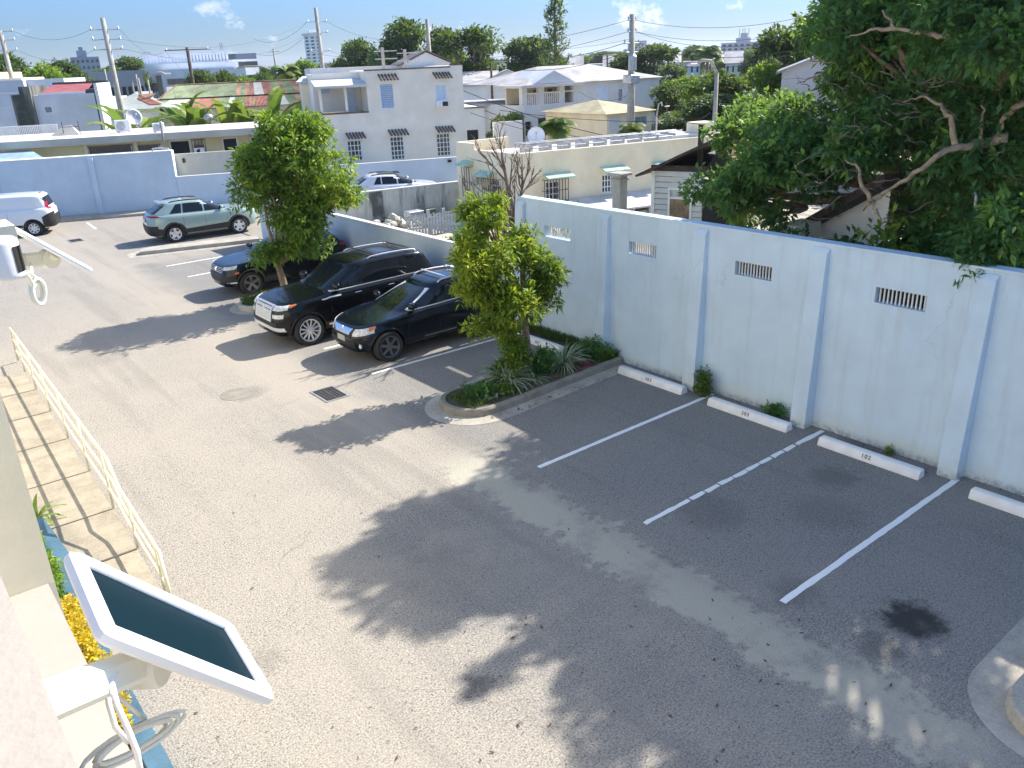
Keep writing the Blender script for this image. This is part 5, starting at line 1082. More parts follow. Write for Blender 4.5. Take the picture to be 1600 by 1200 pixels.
c.plate(M['white'], -h-.002, .93, wd=.3, ht=.15); c.wheels(M['alloy'], 5, .085, .68); c.mirror(xc-.30, PS); c.handles((xc-.85, xc-1.75), PS); c.rails(xc-2.35, xc-.95, M['black'], h=.04, rad=.02); c.arches(M['black'], wide=.085); c.seams([(xc-.1, .5, 1.05), (xc-1.02, .45, 1.08), (xc-1.92, .6, 1.1)])
mb = MB(); mb.bbox((-h+.70, 0, c.H-.045), .22, 1.12, .025, .01); mb.build('rear_spoiler', PS, c.t, local=True)
# --- white crossover on the driveway ------------------------------------
pc = G(612, 270, 1.60); ang = math.atan2(FW.d[1], FW.d[0])
c = Car('white crossover parked between the low blue wall and the stained yard wall', (pc[0]+.1, pc[1]-.1), ang, 4.48, 1.85, 1.64, 2.67, .88, .35, PW, n=4.8, hood=(.95, 1.08), belt=(1.08, 1.18), cowl=1.22, wst=.98, rr=.72, rb=.18, zr=.30, tumble=.72, cat='suv')
c.screens(M['glass'], wf=.9, rw=.82); h = c.L/2; xc = h-1.22
c.side_windows([(xc-.98, xc-.25, xc-.92, xc-1.0), (xc-1.78, xc-1.05, xc-1.06, xc-1.78), (xc-2.2, xc-1.84, xc-1.84, xc-2.0)], M['glass'])
for q in (-1, 1):
    c.front('tail_light', M['lampred'], q*.5, q*.90, 5.2, 6.3, mode='rear'); c.patch('tail_light', M['lampred'], ((-h+.03, 5.2), (-h+.46, 5.6), (-h+.40, 6.3), (-h+.06, 6.4)), 'side', off=.012, sg=q, nu=4); c.front('headlight', M['lamp'], q*.45, q*.88, 4.9, 6.0, off=.012, nu=8)
c.wheels(M['alloy'], 5, .06, .68); c.mirror(xc-.3, PW); c.handles((xc-.85, xc-1.65), PW); c.rails(xc-2.3, xc-.9, M['black'], h=.04, rad=.018); c.arches(M['black'], .05); c.seams([(xc-.1, .5, 1.05), (xc-1.02, .45, 1.08)])
mb = MB(); f_ = c.rings[12][3]; mb.bbox((xc-1.35, 0, c.H-.006), 1.1, .85, .012, .003); mb.build('sunroof', M['glass'], c.t, local=True); c.front('rear_bumper', M['black'], -.8, .8, 1.1, 2.4, mode='rear', nu=12, off=.015)
# --- white panel van --------------------------------------------------
rw = G(60, 368); ang = math.atan2(FW.d[1], FW.d[0])+math.pi; ca, sa = math.cos(ang), math.sin(ang); off = np.array([4.82/2-.80, -(.92-.12)]); cen = (rw[0]+off[0]*ca-off[1]*sa, rw[1]+off[0]*sa+off[1]*ca)
c = Car('white panel van with steel wheels cut off by the left edge of the photo', cen, ang, 4.82, 1.84, 1.84, 3.06, .88, .34, PVW, n=6.5, hood=(1.0, 1.2), belt=(1.2, 1.2), cowl=1.0, wst=.85, rr=.30, rb=.12, zr=.34, tumble=.84, cat='van', name='panel_van', roofdrop=.04)
c.screens(M['glass'], wf=.9, rw=.72); h = c.L/2; xc = h-1.0; c.side_windows([(xc-1.1, xc-.2, xc-.75, xc-1.1)], M['glass'])
for q in (-1, 1):
    c.patch('tail_light', M['lampred'], ((-h+.03, 5.4), (-h+.16, 5.4), (-h+.27, 8.5), (-h+.19, 8.5)), 'side', off=.014, sg=q, nu=3, nv=8); c.patch('side_panel', PVW, ((c.xr+.1, 6.4), (xc-1.45, 6.4), (xc-1.45, 8.7), (c.xr+.0, 8.7)), 'side', off=.012, sg=q, nu=12, nv=4)
    c.patch('lower_moulding', M['black'], ((c.xr+.42, 1.3), (c.xf-.42, 1.3), (c.xf-.42, 1.9), (c.xr+.42, 1.9)), 'side', sg=q, nu=8, nv=1, off=.012); c.patch('rear_bumper', M['black'], ((-h+.0, 1.0), (c.xr-.42, 1.0), (c.xr-.42, 3.4), (-h+.02, 4.2)), 'side', sg=q, nu=5, nv=2, off=.03)
c.front('rear_bumper', M['black'], -.9, .9, 1.0, 3.6, mode='rear', nu=14, off=.04); c.front('headlight', M['lamp'], .5, .9, 4.6, 6.2); c.front('headlight', M['lamp'], -.9, -.5, 4.6, 6.2)
c.wheels(M['alloy'], 8, .05, .66); c.mirror(xc-.35, M['black']); c.arches(M['black'], .03); c.seams([(xc-.1, .5, 1.2), (xc-1.2, .5, 1.7), (c.xr+.95, .6, 1.2)]); mb = MB(); mb.bbox((-h+.48, 0, c.H-.01), .05, .3, .02, .005); mb.build('brake_lamp', M['lampred'], c.t, local=True)
# ------------------------------------------------------------------ buildings
def window(fr, par, r, kind='louvre', v=0., fm=None, wm=None, depth=.10, name='window'):
    "window filling hole r=(u0,u1,z0,z1) of a wall whose face is at v"
    u0, u1, z0, z1 = r; fm = fm or M['white']; mb = MB(); t_ = min(.06, (u1-u0)*.09)
    for b in ((u0, u0+t_, z0, z1), (u1-t_, u1, z0, z1), (u0+t_, u1-t_, z0, z0+t_), (u0+t_, u1-t_, z1-t_, z1)): mb.box(b[0], b[1], v+.02, v+.02+depth*.6, b[2], b[3], fr)
    f = mb.build(name, fm, par); mb = MB()
    if kind == 'louvre':
        n = max(3, int((z1-z0)/.12)); 
        for i in range(n):
            z = z0+t_+(z1-z0-2*t_)*(i+.5)/n; h = (z1-z0-2*t_)/n
            vs = [fr.w(u0+t_, v+.03, z-h*.42), fr.w(u1-t_, v+.03, z-h*.42), fr.w(u1-t_, v+.03+h*.6, z+h*.42), fr.w(u0+t_, v+.03+h*.6, z+h*.42)]; mb.slab(vs, .012)
        mb.build('louvres', wm or M['louvre'], f)
        mb = MB(); mb.box(u0+t_, u1-t_, v+depth+.06, v+depth+.07, z0+t_, z1-t_, fr); mb.build('shadow_panel', M['dark'], f)
    else:
        mb.box(u0+t_, u1-t_, v+.06, v+.07, z0+t_, z1-t_, fr); mb.build('pane', wm or M['winglass'], f); mb = MB()
        if kind == 'grid':
            for i in range(1, 4): u = u0+(u1-u0)*i/4; mb.box(u-.02, u+.02, v-.03, v+.0, z0, z1, fr)
            n = max(3, int((z1-z0)/.26))
            for i in range(0, n+1): z = z0+(z1-z0)*i/n; mb.box(u0, u1, v-.032, v-.002, z-.02, z+.02, fr)
            mb.build('grille', M['white'], f)
        elif kind == 'bars':
            n = max(4, int((u1-u0)/.14))
            for i in range(n+1): u = u0+(u1-u0)*i/n; mb.box(u-.012, u+.012, v-.06, v-.035, z0-.02, z1+.02, fr)
            for z in (z0, z1-.05): mb.box(u0-.02, u1+.02, v-.065, v-.03, z, z+.03, fr)
            mb.build('bars', M['iron'], f)
        else:
            u = (u0+u1)/2; mb.box(u-.02, u+.02, v+.03, v+.062, z0, z1, fr); mb.build('mullion', fm, f)
    return f
def block(fr, par, u0, u1, v0, v1, z0, z1, mat, name='wall', holes=(), roof=None, over=0., rt=.12, back=True):
    "rectangular storey: front wall with holes, sides, back, flat roof"
    mb = MB(); fr.wall(mb, u0, u1, z0, z1, .18, holes, v0); mb.box(u0, u0+.18, v0+.181, v1, z0, z1, fr); mb.box(u1-.18, u1, v0+.181, v1, z0, z1, fr); mb.box(u0+.181, u1-.181, v1-.18, v1, z0, z1, fr)
    w_ = mb.build(name, mat, par); 
    if holes: mb = MB(); mb.box(u0+.2, u1-.2, v0+.6, v0+.65, z0, z1-.02, fr); mb.build('interior', M['dark'], par)
    if roof: mb = MB(); mb.box(u0-over, u1+over, v0-over, v1+over, z1+.002, z1+rt, fr); mb.build('roof', roof, par)
    return w_
def gable(mb, fr, u0, u1, v0, v1, z0, z1, axis='u', over=.3, th=.08):
    "pitched roof sheets; ridge along u or v"
    if axis == 'u':
        vm = (v0+v1)/2; s = (z1-z0)/(vm-v0); a, b = u0-over, u1+over
        mb.slab([fr.w(a, v0-over, z0-s*over), fr.w(b, v0-over, z0-s*over), fr.w(b, vm, z1), fr.w(a, vm, z1)], th); mb.slab([fr.w(b, v1+over, z0-s*over), fr.w(a, v1+over, z0-s*over), fr.w(a, vm, z1), fr.w(b, vm, z1)], th)
    else:
        um = (u0+u1)/2; s = (z1-z0)/(um-u0); a, b = v0-over, v1+over
        mb.slab([fr.w(u0-over, b, z0-s*over), fr.w(u0-over, a, z0-s*over), fr.w(um, a, z1), fr.w(um, b, z1)], th); mb.slab([fr.w(u1+over, a, z0-s*over), fr.w(u1+over, b, z0-s*over), fr.w(um, b, z1), fr.w(um, a, z1)], th)
def hip(mb, fr, u0, u1, v0, v1, z0, z1, over=.4, th=.08):
    vm = (v0+v1)/2; r = (v1-v0)/2*.9; a, b, c, d = u0-over, u1+over, v0-over, v1+over; rl, rr = (u0+r, u1-r) if u1-u0 > 2*r else ((u0+u1)/2-.01, (u0+u1)/2+.01)
    A, B, C, D, E, F_ = fr.w(a, c, z0), fr.w(b, c, z0), fr.w(b, d, z0), fr.w(a, d, z0), fr.w(rl, vm, z1), fr.w(rr, vm, z1)
    mb.add([A, B, C, D, E, F_], [(0, 1, 5, 4), (1, 2, 5), (2, 3, 4, 5), (3, 0, 4), (3, 2, 1, 0)])
def tile_awning(fr, par, px, z, v=0.):
    "little canopy of dark barrel tiles over a window"
    u0, u1 = px; mb = MB(); n = max(5, int((u1-u0)/.17))
    for i in range(n): u = u0+(u1-u0)*(i+.5)/n; a, b = np.array(fr.w(u-.04, v+.01, z+.16)), np.array(fr.w(u+.06, v-.42, z-.12)); mb.tube([a, b], .062, 6)
    mb.build('tile_awning', M['coping'], par)
def ac_unit(fr, label, u, v, z, w_=.75, d=.32, h=.6, group='air conditioner condensers on the cream roof'):
    c = fr.w(u, v, z); t = thing('air_conditioner', label, 'air conditioner', c, math.atan2(fr.d[1], fr.d[0]), group); mb = MB(); mb.bbox((0, 0, h/2+.06), w_, d, h, .02); mb.box(-w_*.4, -w_*.3, -d/2, d/2, 0, .06); mb.box(w_*.3, w_*.4, -d/2, d/2, 0, .06); mb.build('casing', M['white'], t, local=True)
    mb = MB(); mb.lathe([(h*.38, 0), (h*.38, .02), (h*.33, .022), (h*.30, .005), (0, .006)], (-w_*.1, -d/2-.022, h/2+.06), 'y', 20); mb.build('fan_grille', M['steel'], t, local=True); return t
# ---- villa -------------------------------------------------------------
VA = P(722, 104, 50.6); vd = FW.d; VF = Fr(VA[:2]-vd*12, VA[:2]); VF.n = np.array([-VF.d[1], VF.d[0]]); VF.n = VF.n if VF.n@VF.a > 0 else -VF.n
U = lambda px, py: VF.uz(px, py)[0]
uR, uRR, uB, uL = 12.0, U(758, 200), U(574, 150), U(491, 110)
zP = VF.uz(690, 106)[1]; zT = VF.uz(540, 178)[1]; zW = VF.uz(740, 169)[1]; zE = VF.uz(712, 102)[1]
villa = thing('two_storey_villa', 'white two storey house with dark tile awnings and roofed terrace above low blue wall', 'house', VF.w(6, 0, 0))
lw = [VF.rect(*r) for r in ((543, 219, 566, 252), (610, 213, 632, 250), (682, 208, 704, 244))]; uw = [VF.rect(594, 130, 616, 171), VF.rect(681, 131, 698, 167)]; arch = VF.rect(730, 203, 748, 222)
uw[1] = (uw[1][0], uw[1][1], VF.uz(690, 157)[1], uw[1][3])
block(VF, villa, uL, uR, 0, 8, -.02, zT, M['villa'], holes=lw, roof=None); mb = MB(); VF.wall(mb, uB, uR-.001, zT+.001, zP-.12, .18, [(a, b, c_, d) for a, b, c_, d in uw]); mb.box(uB, uB+.18, .181, 8, zT+.001, zP-.12, VF); mb.box(uR-.18, uR-.001, .181, 8, zT+.001, zP-.12, VF); mb.box(uB+.181, uR-.181, 7.8, 8, zT, zP-.12, VF); mb.build('upper_wall', M['villa'], villa)
mb = MB(); mb.box(uB+.2, uR-.2, .7, .75, zT, zP-.2, VF); mb.build('interior', M['dark'], villa)
mb = MB(); mb.box(uB-.02, uR-.7, -.02, 8, zP-.118, zP-.0, VF); mb.box(uR-.699, uR+.01, -.021, 8, zP-.117, zE, VF); mb.build('parapet', M['villa'], villa); mb = MB(); mb.box(uB-.06, uR-.72, -.06, .2, zP+.002, zP+.07, VF); mb.box(uR-.72, uR+.03, -.06, .2, zE+.002, zE+.07, VF); mb.box(uL, uB, -.03, .16, zT+.002, zT+.075, VF); mb.build('coping', M['coping'], villa)
mb = MB(); VF.wall(mb, uR+.001, uRR, -.02, zW, .18, [arch]); mb.box(uRR-.18, uRR, .181, 6, -.02, zW, VF); mb.build('side_wing', M['villa'], villa); mb = MB(); mb.box(uR+.001, uRR+.03, -.05, .2, zW+.002, zW+.07, VF); mb.build('wing_coping', M['coping'], villa)
mb = MB(); mb.box(arch[0]-.02, arch[1]+.02, .19, .2, arch[2], arch[3], VF); mb.build('arch_opening', M['leafbig'] if False else M['dark'], villa)
# recessed terrace on the left
mb = MB(); tz = VF.uz(500, 112)[1]-.15; dr = (uL+1.4, uL+1.95, zT, zT+2.0); mb.box(uL, uB-.01, 3.0, 3.18, zT, zP-.05, VF); mb.box(uL, uL+.18, 3.2, 8, zT, zP-.1, VF); mb.build('terrace_wall', M['villa'], villa); mb = MB(); mb.box(uL, uB, .2, 3.0, zT-.3, zT-.06, VF); mb.build('terrace_floor', M['roofgrey'], villa)
a_ = VF.uz(484, 138, -.3); b_ = VF.uz(571, 130, -.3); cz = (a_[1]+b_[1])/2
mb = MB(); mb.slab([VF.w(uL-.1, -.3, cz), VF.w(uB-.005, -.3, cz), VF.w(uB-.005, 2.99, cz+.3), VF.w(uL-.1, 2.99, cz+.3)], .12); mb.build('terrace_canopy', M['roofwhite'], villa); mb = MB()
for u in (uL+1.5, uL+.1): mb = MB(); mb.box(u, u+.14, .15, .29, zT+.08, cz-.05, VF); mb.build('canopy_post', M['villa'], villa)
mb = MB(); mb = MB(); mb.box(uL+1.8, uL+2.4, 2.93, 2.995, zT-.05, zT+1.9, VF); d_ = mb.build('door', M['louvre'], villa); window(VF, villa, (uL+3.1, uL+3.75, zT+.6, zT+1.85), 'louvre', 2.9); window(VF, villa, (uL+.35, uL+1.0, zT+1.0, zT+1.75), 'louvre', 2.9)
for r in lw: window(VF, villa, r, 'grid')
window(VF, villa, uw[0], 'louvre'); window(VF, villa, uw[1], 'pane', wm=M['louvre'])
for x0, x1, y in ((540, 570, 212), (606, 637, 207), (680, 709, 202), (590, 621, 121), (676, 704, 118)): tile_awning(VF, villa, (U(x0, y), U(x1, y)), VF.uz((x0+x1)/2, y)[1])
u0, u1, z0, z1 = VF.rect(680, 157, 699, 167); ac = thing('window_air_conditioner', 'small boxy air conditioner under the upper right villa window', 'air conditioner', VF.w((u0+u1)/2, -.2, z0)); mb = MB(); mb.box(u0, u1, -.38, .03, z0, z1, VF); mb.build('casing', M['white'], ac); mb = MB(); mb.box(u0+(u1-u0)*.5, u1-.04, -.39, -.375, z0+.05, z1-.05, VF); mb.build('vent', M['dark'], ac)
mb = MB(); gu = VF.uz(686, 90, 4)[0]; 
gb = thing('roof_gable', 'small white gable rising behind the villa parapet at the foot of the grey pole', 'building', VF.w(gu, 9, 0)); mb.add([VF.w(gu-1.6, 8.1, zP-2), VF.w(gu+1.6, 8.1, zP-2), VF.w(gu+1.6, 8.1, zP+.25), VF.w(gu, 8.1, zP+.95), VF.w(gu-1.6, 8.1, zP+.25), VF.w(gu-1.6, 12, zP-2), VF.w(gu+1.6, 12, zP-2), VF.w(gu+1.6, 12, zP+.25), VF.w(gu, 12, zP+.95), VF.w(gu-1.6, 12, zP+.25)], [(0, 1, 2, 3, 4), (9, 8, 7, 6, 5), (0, 5, 6, 1), (1, 6, 7, 2), (0, 4, 9, 5)]); mb.build('gable_wall', M['whitewall'], gb); mb = MB(); mb.slab([VF.w(gu-1.8, 7.9, zP+.2), VF.w(gu, 7.9, zP+1.02), VF.w(gu, 12, zP+1.02), VF.w(gu-1.8, 12, zP+.2)][::-1], .07); mb.slab([VF.w(gu, 7.9, zP+1.02), VF.w(gu+1.8, 7.9, zP+.2), VF.w(gu+1.8, 12, zP+.2), VF.w(gu, 12, zP+1.02)][::-1], .07); mb.build('roof', M['coping'], gb)
mb = MB(); mb.box(uB+.2, uR-.8, .4, 7.8, zP-.4, zP-.3, VF); mb.build('roof', M['roofwhite'], villa)
mb = MB(); mb.box(U(500, 104), U(668, 104), 9, 15, zP-1.5, zP+.22, VF); tag(mb.build('rear_annex', M['whitewall']), 'long white roof block seen just above the villa parapet', 'building')
# short power masts behind the villa roof
for px, y0, y1, lb in ((597, 74, 106, 'left grey mast with crossbars behind the villa parapet'), (632, 77, 104, 'right grey mast with crossbars behind the villa parapet')):
    b = VF.off(6); u, z = b.uz(px, y0); t = thing('roof_mast', lb, 'mast', b.w(u, 0, zP-.4), 0, 'masts behind the villa parapet'); mb = MB(); mb.box(u-.09, u+.09, -.09, .09, zP-.4, z, b); mb.build('post', M['pole'], t); mb = MB()
    for zz in (z-.25, z-.7): mb.box(u-.5, u+.9, -.03, .03, zz, zz+.06, b)
    mb.build('crossbars', M['steel'], t)
# tiled roof piece left of the villa
q = FW.off(9); r0 = q.uz(462, 128); r1 = q.uz(530, 117); mb = MB(); tb = thing('low_roofed_wing', 'small pale tiled roof wing left of the villa parapet', 'building', q.w(r0[0], 0, 0)); mb.slab([q.w(r0[0], 0, r0[1]), q.w(r1[0]-.3, 0, r0[1]-.1), q.w(r1[0]+.3, 2.6, r1[1]+.1), q.w(r0[0]+.6, 2.6, r1[1])], .1); mb.build('roof', M['roofwhite'], tb); mb = MB(); mb.box(r0[0]+.3, r1[0], .2, 2.5, 0, r0[1]-.15, q); mb.build('wall', M['cream'], tb)
# ---- long cream house behind the far wall --------------------------------
CF = FW.off(4.2); zr0 = CF.uz(130, 216, -.7)[1]; uu = lambda px, py=225: CF.uz(px, py)[0]
ch = thing('long_cream_house', 'long low cream house with flat white roof and overhanging fascia behind the far blue wall', 'house', CF.w(0, 0, 0))
uL_, uR_ = uu(-40), uu(470, 200)
wins = [CF.rect(266, 219, 298, 243), CF.rect(301, 217, 321, 241), CF.rect(348, 215, 372, 238), CF.rect(137, 227, 207, 240), CF.rect(214, 226, 250, 236), CF.rect(392, 213, 412, 236)]
zc = zr0-.28
wins = [(a, b, c_, min(d, zc-.12)) for a, b, c_, d in wins]
block(CF, ch, uL_, uR_, 0, 5.5, -.02, zc, M['yellow'], holes=wins)
for i, r in enumerate(wins): window(CF, ch, r, ('louvre', 'bars', 'louvre', 'bars', 'bars', 'louvre')[i], wm=M['winglass'] if i in (0, 2, 5) else None)
mb = MB(); mb.box(uL_-.3, uR_+.3, -.7, 5.8, zc+.002, zr0, CF); mb.build('roof', M['roofwhite'], ch); mb = MB(); mb.box(uL_-.3, uR_+.3, -.73, -.702, zc-.06, zr0+.03, CF); mb.build('fascia', M['tan'], ch)
for px in (133, 212): u = uu(px); mb = MB(); mb.box(u-.08, u+.08, -.12, .0, 0, zc, CF); mb.build('pilaster', M['cream'], ch)
r = CF.uz(312, 236); mb = MB(); mb.box(r[0]-.28, r[0]+.28, -.34, -.1, r[1]-.2, r[1]+.2, CF); a = thing('wall_air_conditioner', 'white air conditioner in the barred window of the long cream house', 'air conditioner', CF.w(r[0], -.2, r[1]-.2)); mb.build('casing', M['white'], a); mb = MB(); c_ = CF.w(r[0], -.36, r[1]); mb.lathe([(.14, 0), (.14, .015), (0, .016)], c_, 'y', 14); mb.build('fan', M['dark'], a)
tw = FW.off(1.3); mb = MB(); z = tw.uz(320, 238)[1]; mb.box(uE-.2, tw.uz(478, 232)[0], 0, .2, -.02, z, tw); tag(mb.build('tan_yard_wall', M['tan']), 'plain tan wall between the low blue wall and the long cream house', 'wall')
mb = MB(); u, z = tw.uz(287, 251); mb.box(u-.06, u+.06, -.08, 0, z-.1, z+.12, tw); tag(mb.build('meter_box', M['black']), 'tiny black box on the tan wall', 'box')
cr_ = CF.off(-.2)
def onroof(px, py): p = G(px, py, zr0); q = (p[:2]-CF.a); return float(q@CF.d), float(q@CF.n)
u, v = onroof(194, 207); ac_unit(CF, 'white condenser on the flat cream house roof beside the grey dish', u, v, zr0, .8, .34, .62); u, v = onroof(249, 207); ac_unit(CF, 'smaller grey condenser on the flat roof left of the thin mast', u, v, zr0, .6, .3, .45)
def dish(label, c, r, face, mat, h=.3, group=None):
    t = thing('satellite_dish', label, 'satellite dish', c, 0, group); f = np.array(face, float); f /= np.linalg.norm(f); a = np.cross(f, [0, 0, 1.]); a /= np.linalg.norm(a); b = np.cross(a, f); Mx = np.stack([a, b, f], 1); mb = MB(); cc = np.array(c)+[0, 0, h+r]
    mb.lathe([(.02, -.28*r), (r*.5, -.21*r), (r*.8, -.1*r), (r, 0), (r*.99, .02), (r*.78, -.08*r), (r*.5, -.19*r), (.02, -.26*r)], tuple(cc), 'z', 24, Mx); mb.build('reflector', mat, t, smooth=True); mb = MB(); mb.tube([np.array(c), cc-f*r*.28], .03, 6); mb.tube([cc-b*r*.9, cc+f*r*.75], .014, 5); mb.lathe([(.05, 0), (.05, .1), (0, .11)], tuple(cc+f*r*.7), 'z', 10, Mx); mb.build('arm', M['steel'], t); return t
u, v = onroof(212, 199); dish('round grey dish on the flat cream house roof beside the white condenser', CF.w(u, v, zr0), .52, (.1, -.9, .35), M['steel'], .1)
u, v = onroof(105, 211); t = thing('roof_vent_cover', 'yellowish pyramid cover on the white roof', 'roof vent', CF.w(u, v, zr0)); mb = MB(); mb.add([CF.w(u-.8, v-.4, zr0), CF.w(u+.7, v-.4, zr0), CF.w(u+.7, v+.4, zr0), CF.w(u-.8, v+.4, zr0), CF.w(u+.3, v, zr0+.55), CF.w(u-.1, v, zr0+.5)], [(0, 1, 4, 5), (1, 2, 4), (2, 3, 5, 4), (3, 0, 5)]); mb.build('cover', M['tan'], t); mb = MB()
for q_ in (-.1, .75): mb.tube([CF.w(u+q_, v-.3, zr0), CF.w(u+q_, v-.3, zr0+.75)], .02, 5)
mb.tube([CF.w(u-.1, v-.3, zr0+.45), CF.w(u+.75, v-.3, zr0+.45)], .018, 5); mb.build('frame', M['iron'], t)
u, v = onroof(327, 192); t = thing('turbine_vent', 'small white turbine vent at the back edge of the cream house roof', 'roof vent', CF.w(u, v, zr0)); mb = MB(); mb.lathe([(.12, 0), (.12, .18), (.26, .22), (.3, .36), (.24, .5), (.0, .56)], CF.w(u, v, zr0), 'z', 14); mb.build('hood', M['steel'], t, smooth=True)
a = CF.w(uu(251), -.9, 0); q_ = CF.uz(250, 190, -.9); t = thing('antenna_mast', 'thin pale pipe mast rising at the end of the tall blue wall', 'mast', (a[0], a[1], 0)); mb = MB(); mb.tube([CF.w(q_[0], -.9, 1), CF.w(q_[0], -.9, q_[1])], .05, 6); mb.build('pipe', M['pole'], t)
# lean-to roof at the left behind the far wall
q = FW.off(1.2); a, b = q.uz(0, 249), q.uz(40, 244); mb = MB(); u0, u1 = q.uz(-20, 240)[0], q.uz(72, 240)[0]; zz = q.uz(30, 245)[1]; mb.slab([q.w(u0, .0, zz-.25), q.w(u1, 0, zz-.25), q.w(u1-1.2, 2.4, zz+.12), q.w(u0, 2.4, zz+.12)], .06); tag(mb.build('lean_to_roof', M['tealroof']), 'blue grey sheet lean-to roof between the tall blue wall and the cream house', 'roof')
# white railing fence and left cluster
q = FW.off(11); a = q.uz(-30, 208); b = q.uz(90, 198); t = thing('white_railing', 'low white balustrade beyond the flat white roof at the far left', 'railing', q.w(a[0], 0, 0)); mb = MB(); zt_, zb_ = q.uz(45, 196)[1], q.uz(45, 207)[1]; n = 44
for i in range(n): u = a[0]+(b[0]-a[0])*i/n; mb.box(u, u+.06, 0, .06, zb_-.3, zt_, q)
mb.box(a[0], b[0], -.01, .07, zt_-.08, zt_-.02, q); mb.build('pickets', M['white'], t)
q = FW.off(17); LB = thing('white_block_house', 'white flat walled building with faded red roof strip and mossy dark flank on the left', 'building', q.w(0, 0, 0)); rr_ = lambda *a: q.rect(*a)
b0 = rr_(57, 147, 153, 205); sw_ = rr_(69, 166, 82, 177); mb = MB(); block(q, LB, b0[0], b0[1], 0, 6, 0, b0[3], M['greywhite'], holes=[sw_]); window(q, LB, sw_, 'louvre', wm=M['steel'])
m1 = rr_(38, 135, 55, 205); mb = MB(); mb.box(m1[0], m1[1], -.35, 5, 0, m1[3], q); m2 = rr_(25, 148, 40, 205); mb.box(m2[0], m1[0]-.001, -.3, 4, 0, m2[3], q); mb.build('mossy_flank', M['mossy'], LB)
zt_ = q.uz(100, 134, 6)[1]; r0, r1 = q.uz(55, 143)[0], q.uz(152, 143)[0]; rm = q.uz(131, 140)[0]; mb = MB(); mb.slab([q.w(r0+.1, .3, b0[3]+.1), q.w(rm, .3, b0[3]+.1), q.w(rm-.3, 5.5, zt_+.1), q.w(r0+.1, 5.5, zt_+.1)], .06); mb.build('red_roof', M['redroof'], LB); mb = MB(); mb.box(rm+.05, r1-.2, .4, 5.5, b0[3]-.3, b0[3]+.25, q); mb.box(r0, r1, 5.6, 5.8, 0, zt_+.25, q); mb.build('dark_parapet', M['coping'], LB); mb = MB(); mb.box(r1-.15, r1+.05, -.05, 5.7, 0, zt_+.12, q); mb.box(r0+.05, rm, .2, .28, b0[3]-.1, b0[3]+.12, q); mb.build('parapet', M['whitewall'], LB)
q = FW.off(27); t = thing('white_flat_house', 'pale grey and white flat roofed building behind the mossy flank at the far left', 'building', q.w(0, 0, 0)); a = q.rect(50, 123, 108, 200); mb = MB(); mb.box(a[0], a[1], 0, 9, 0, a[3], q); mb.build('white_wall', M['whitewall'], t); a = q.rect(-60, 127, 49.8, 200); mb = MB(); mb.box(a[0], a[1], -1, 9, 0, a[3], q); mb.build('grey_wall', M['greywhite'], t); mb = MB()
for z in (a[3]-.9, a[3]-1.9): mb.box(a[0], a[1], -1.06, -1.0, z, z+.12, q)
mb.build('ledges', M['whitewall'], t); a = q.rect(-60, 113, 31, 130); mb = MB(); mb.box(a[0], a[1]-1.6, 1, 8, a[2], a[3], q); mb.box(a[0], a[1], 0.5, 8, a[2], a[3]-.45, q); mb.build('roof_room', M['cream'], t)
# ---- green and rust metal roof -----------------------------------------
MF = FW.off(22); t = thing('metal_roof_house', 'old house with patchwork metal roof of green, rust red and bare zinc sheets', 'house', MF.w(0, 0, 0)); Z = lambda px, py, v=0.: MF.uz(px, py, v)
ze = Z(300, 171)[1]; ul, ur = Z(222, 170)[0], Z(496, 160)[0]; zrg = Z(360, 130, 5)[1]; rl, rr2 = Z(276, 131, 5)[0], Z(462, 127, 5)[0]
mb = MB(); mb.box(ul+.5, ur-.5, .6, 9.5, 0, ze-.05, MF); mb.build('wall', M['tan'], t)
n = 30; prs = random.Random(4); cols = ['rgreen', 'rred', 'rorange', 'rsilver']; up = ['rgreen']*15+['rorange', 'rgreen', 'rorange', 'rred', 'rsilver', 'rsilver', 'rred', 'rred', 'rgreen', 'rgreen', 'rorange', 'rgreen', 'rgreen', 'rorange', 'rorange']; lo = ['rgreen', 'rgreen', 'rsilver', 'rsilver', 'rsilver', 'rsilver', 'rorange', 'rorange', 'rred', 'rred', 'rred', 'rorange', 'rgreen', 'rgreen', 'rsilver', 'rgreen', 'rgreen', 'rred', 'rorange', 'rred', 'rred', 'rred', 'rorange', 'rsilver', 'rsilver', 'rgreen', 'rgreen', 'rorange', 'rgreen', 'rorange']
groups = {}
runs = lambda l, i: sum(l[k] != l[k-1] for k in range(1, i+1))
def corr(a0, a1, b1, b0, m_):
    g_ = groups.setdefault(m_, MB()); A = [np.array(x, float) for x in (a0, a1, b1, b0)]; nn = np.cross(A[1]-A[0], A[3]-A[0]); nn /= np.linalg.norm(nn); nn = nn if nn[2] > 0 else -nn; k = 8; vs = []
    for i in range(k+1): h_ = nn*(.035 if i % 2 else 0); vs += [A[0]+(A[1]-A[0])*i/k+h_, A[3]+(A[2]-A[3])*i/k+h_]
    g_.add(vs, [(2*i, 2*i+2, 2*i+3, 2*i+1) for i in range(k)])
for i in range(n):
    f0, f1 = i/n, (i+1)/n; e0, e1 = ul+(ur-ul)*f0, ul+(ur-ul)*f1; t0, t1 = rl+(rr2-rl)*f0, rl+(rr2-rl)*f1; m0, m1 = (e0*.52+t0*.48), (e1*.52+t1*.48); zm = ze+(zrg-ze)*.42
    corr(MF.w(e0, 0, ze), MF.w(e1, 0, ze), MF.w(m1, 2.4, zm), MF.w(m0, 2.4, zm), (lo[i], 'l', runs(lo, i))); corr(MF.w(m0, 2.3, zm+.06), MF.w(m1, 2.3, zm+.06), MF.w(t1, 5, zrg), MF.w(t0, 5, zrg), (up[i], 'u', runs(up, i)))
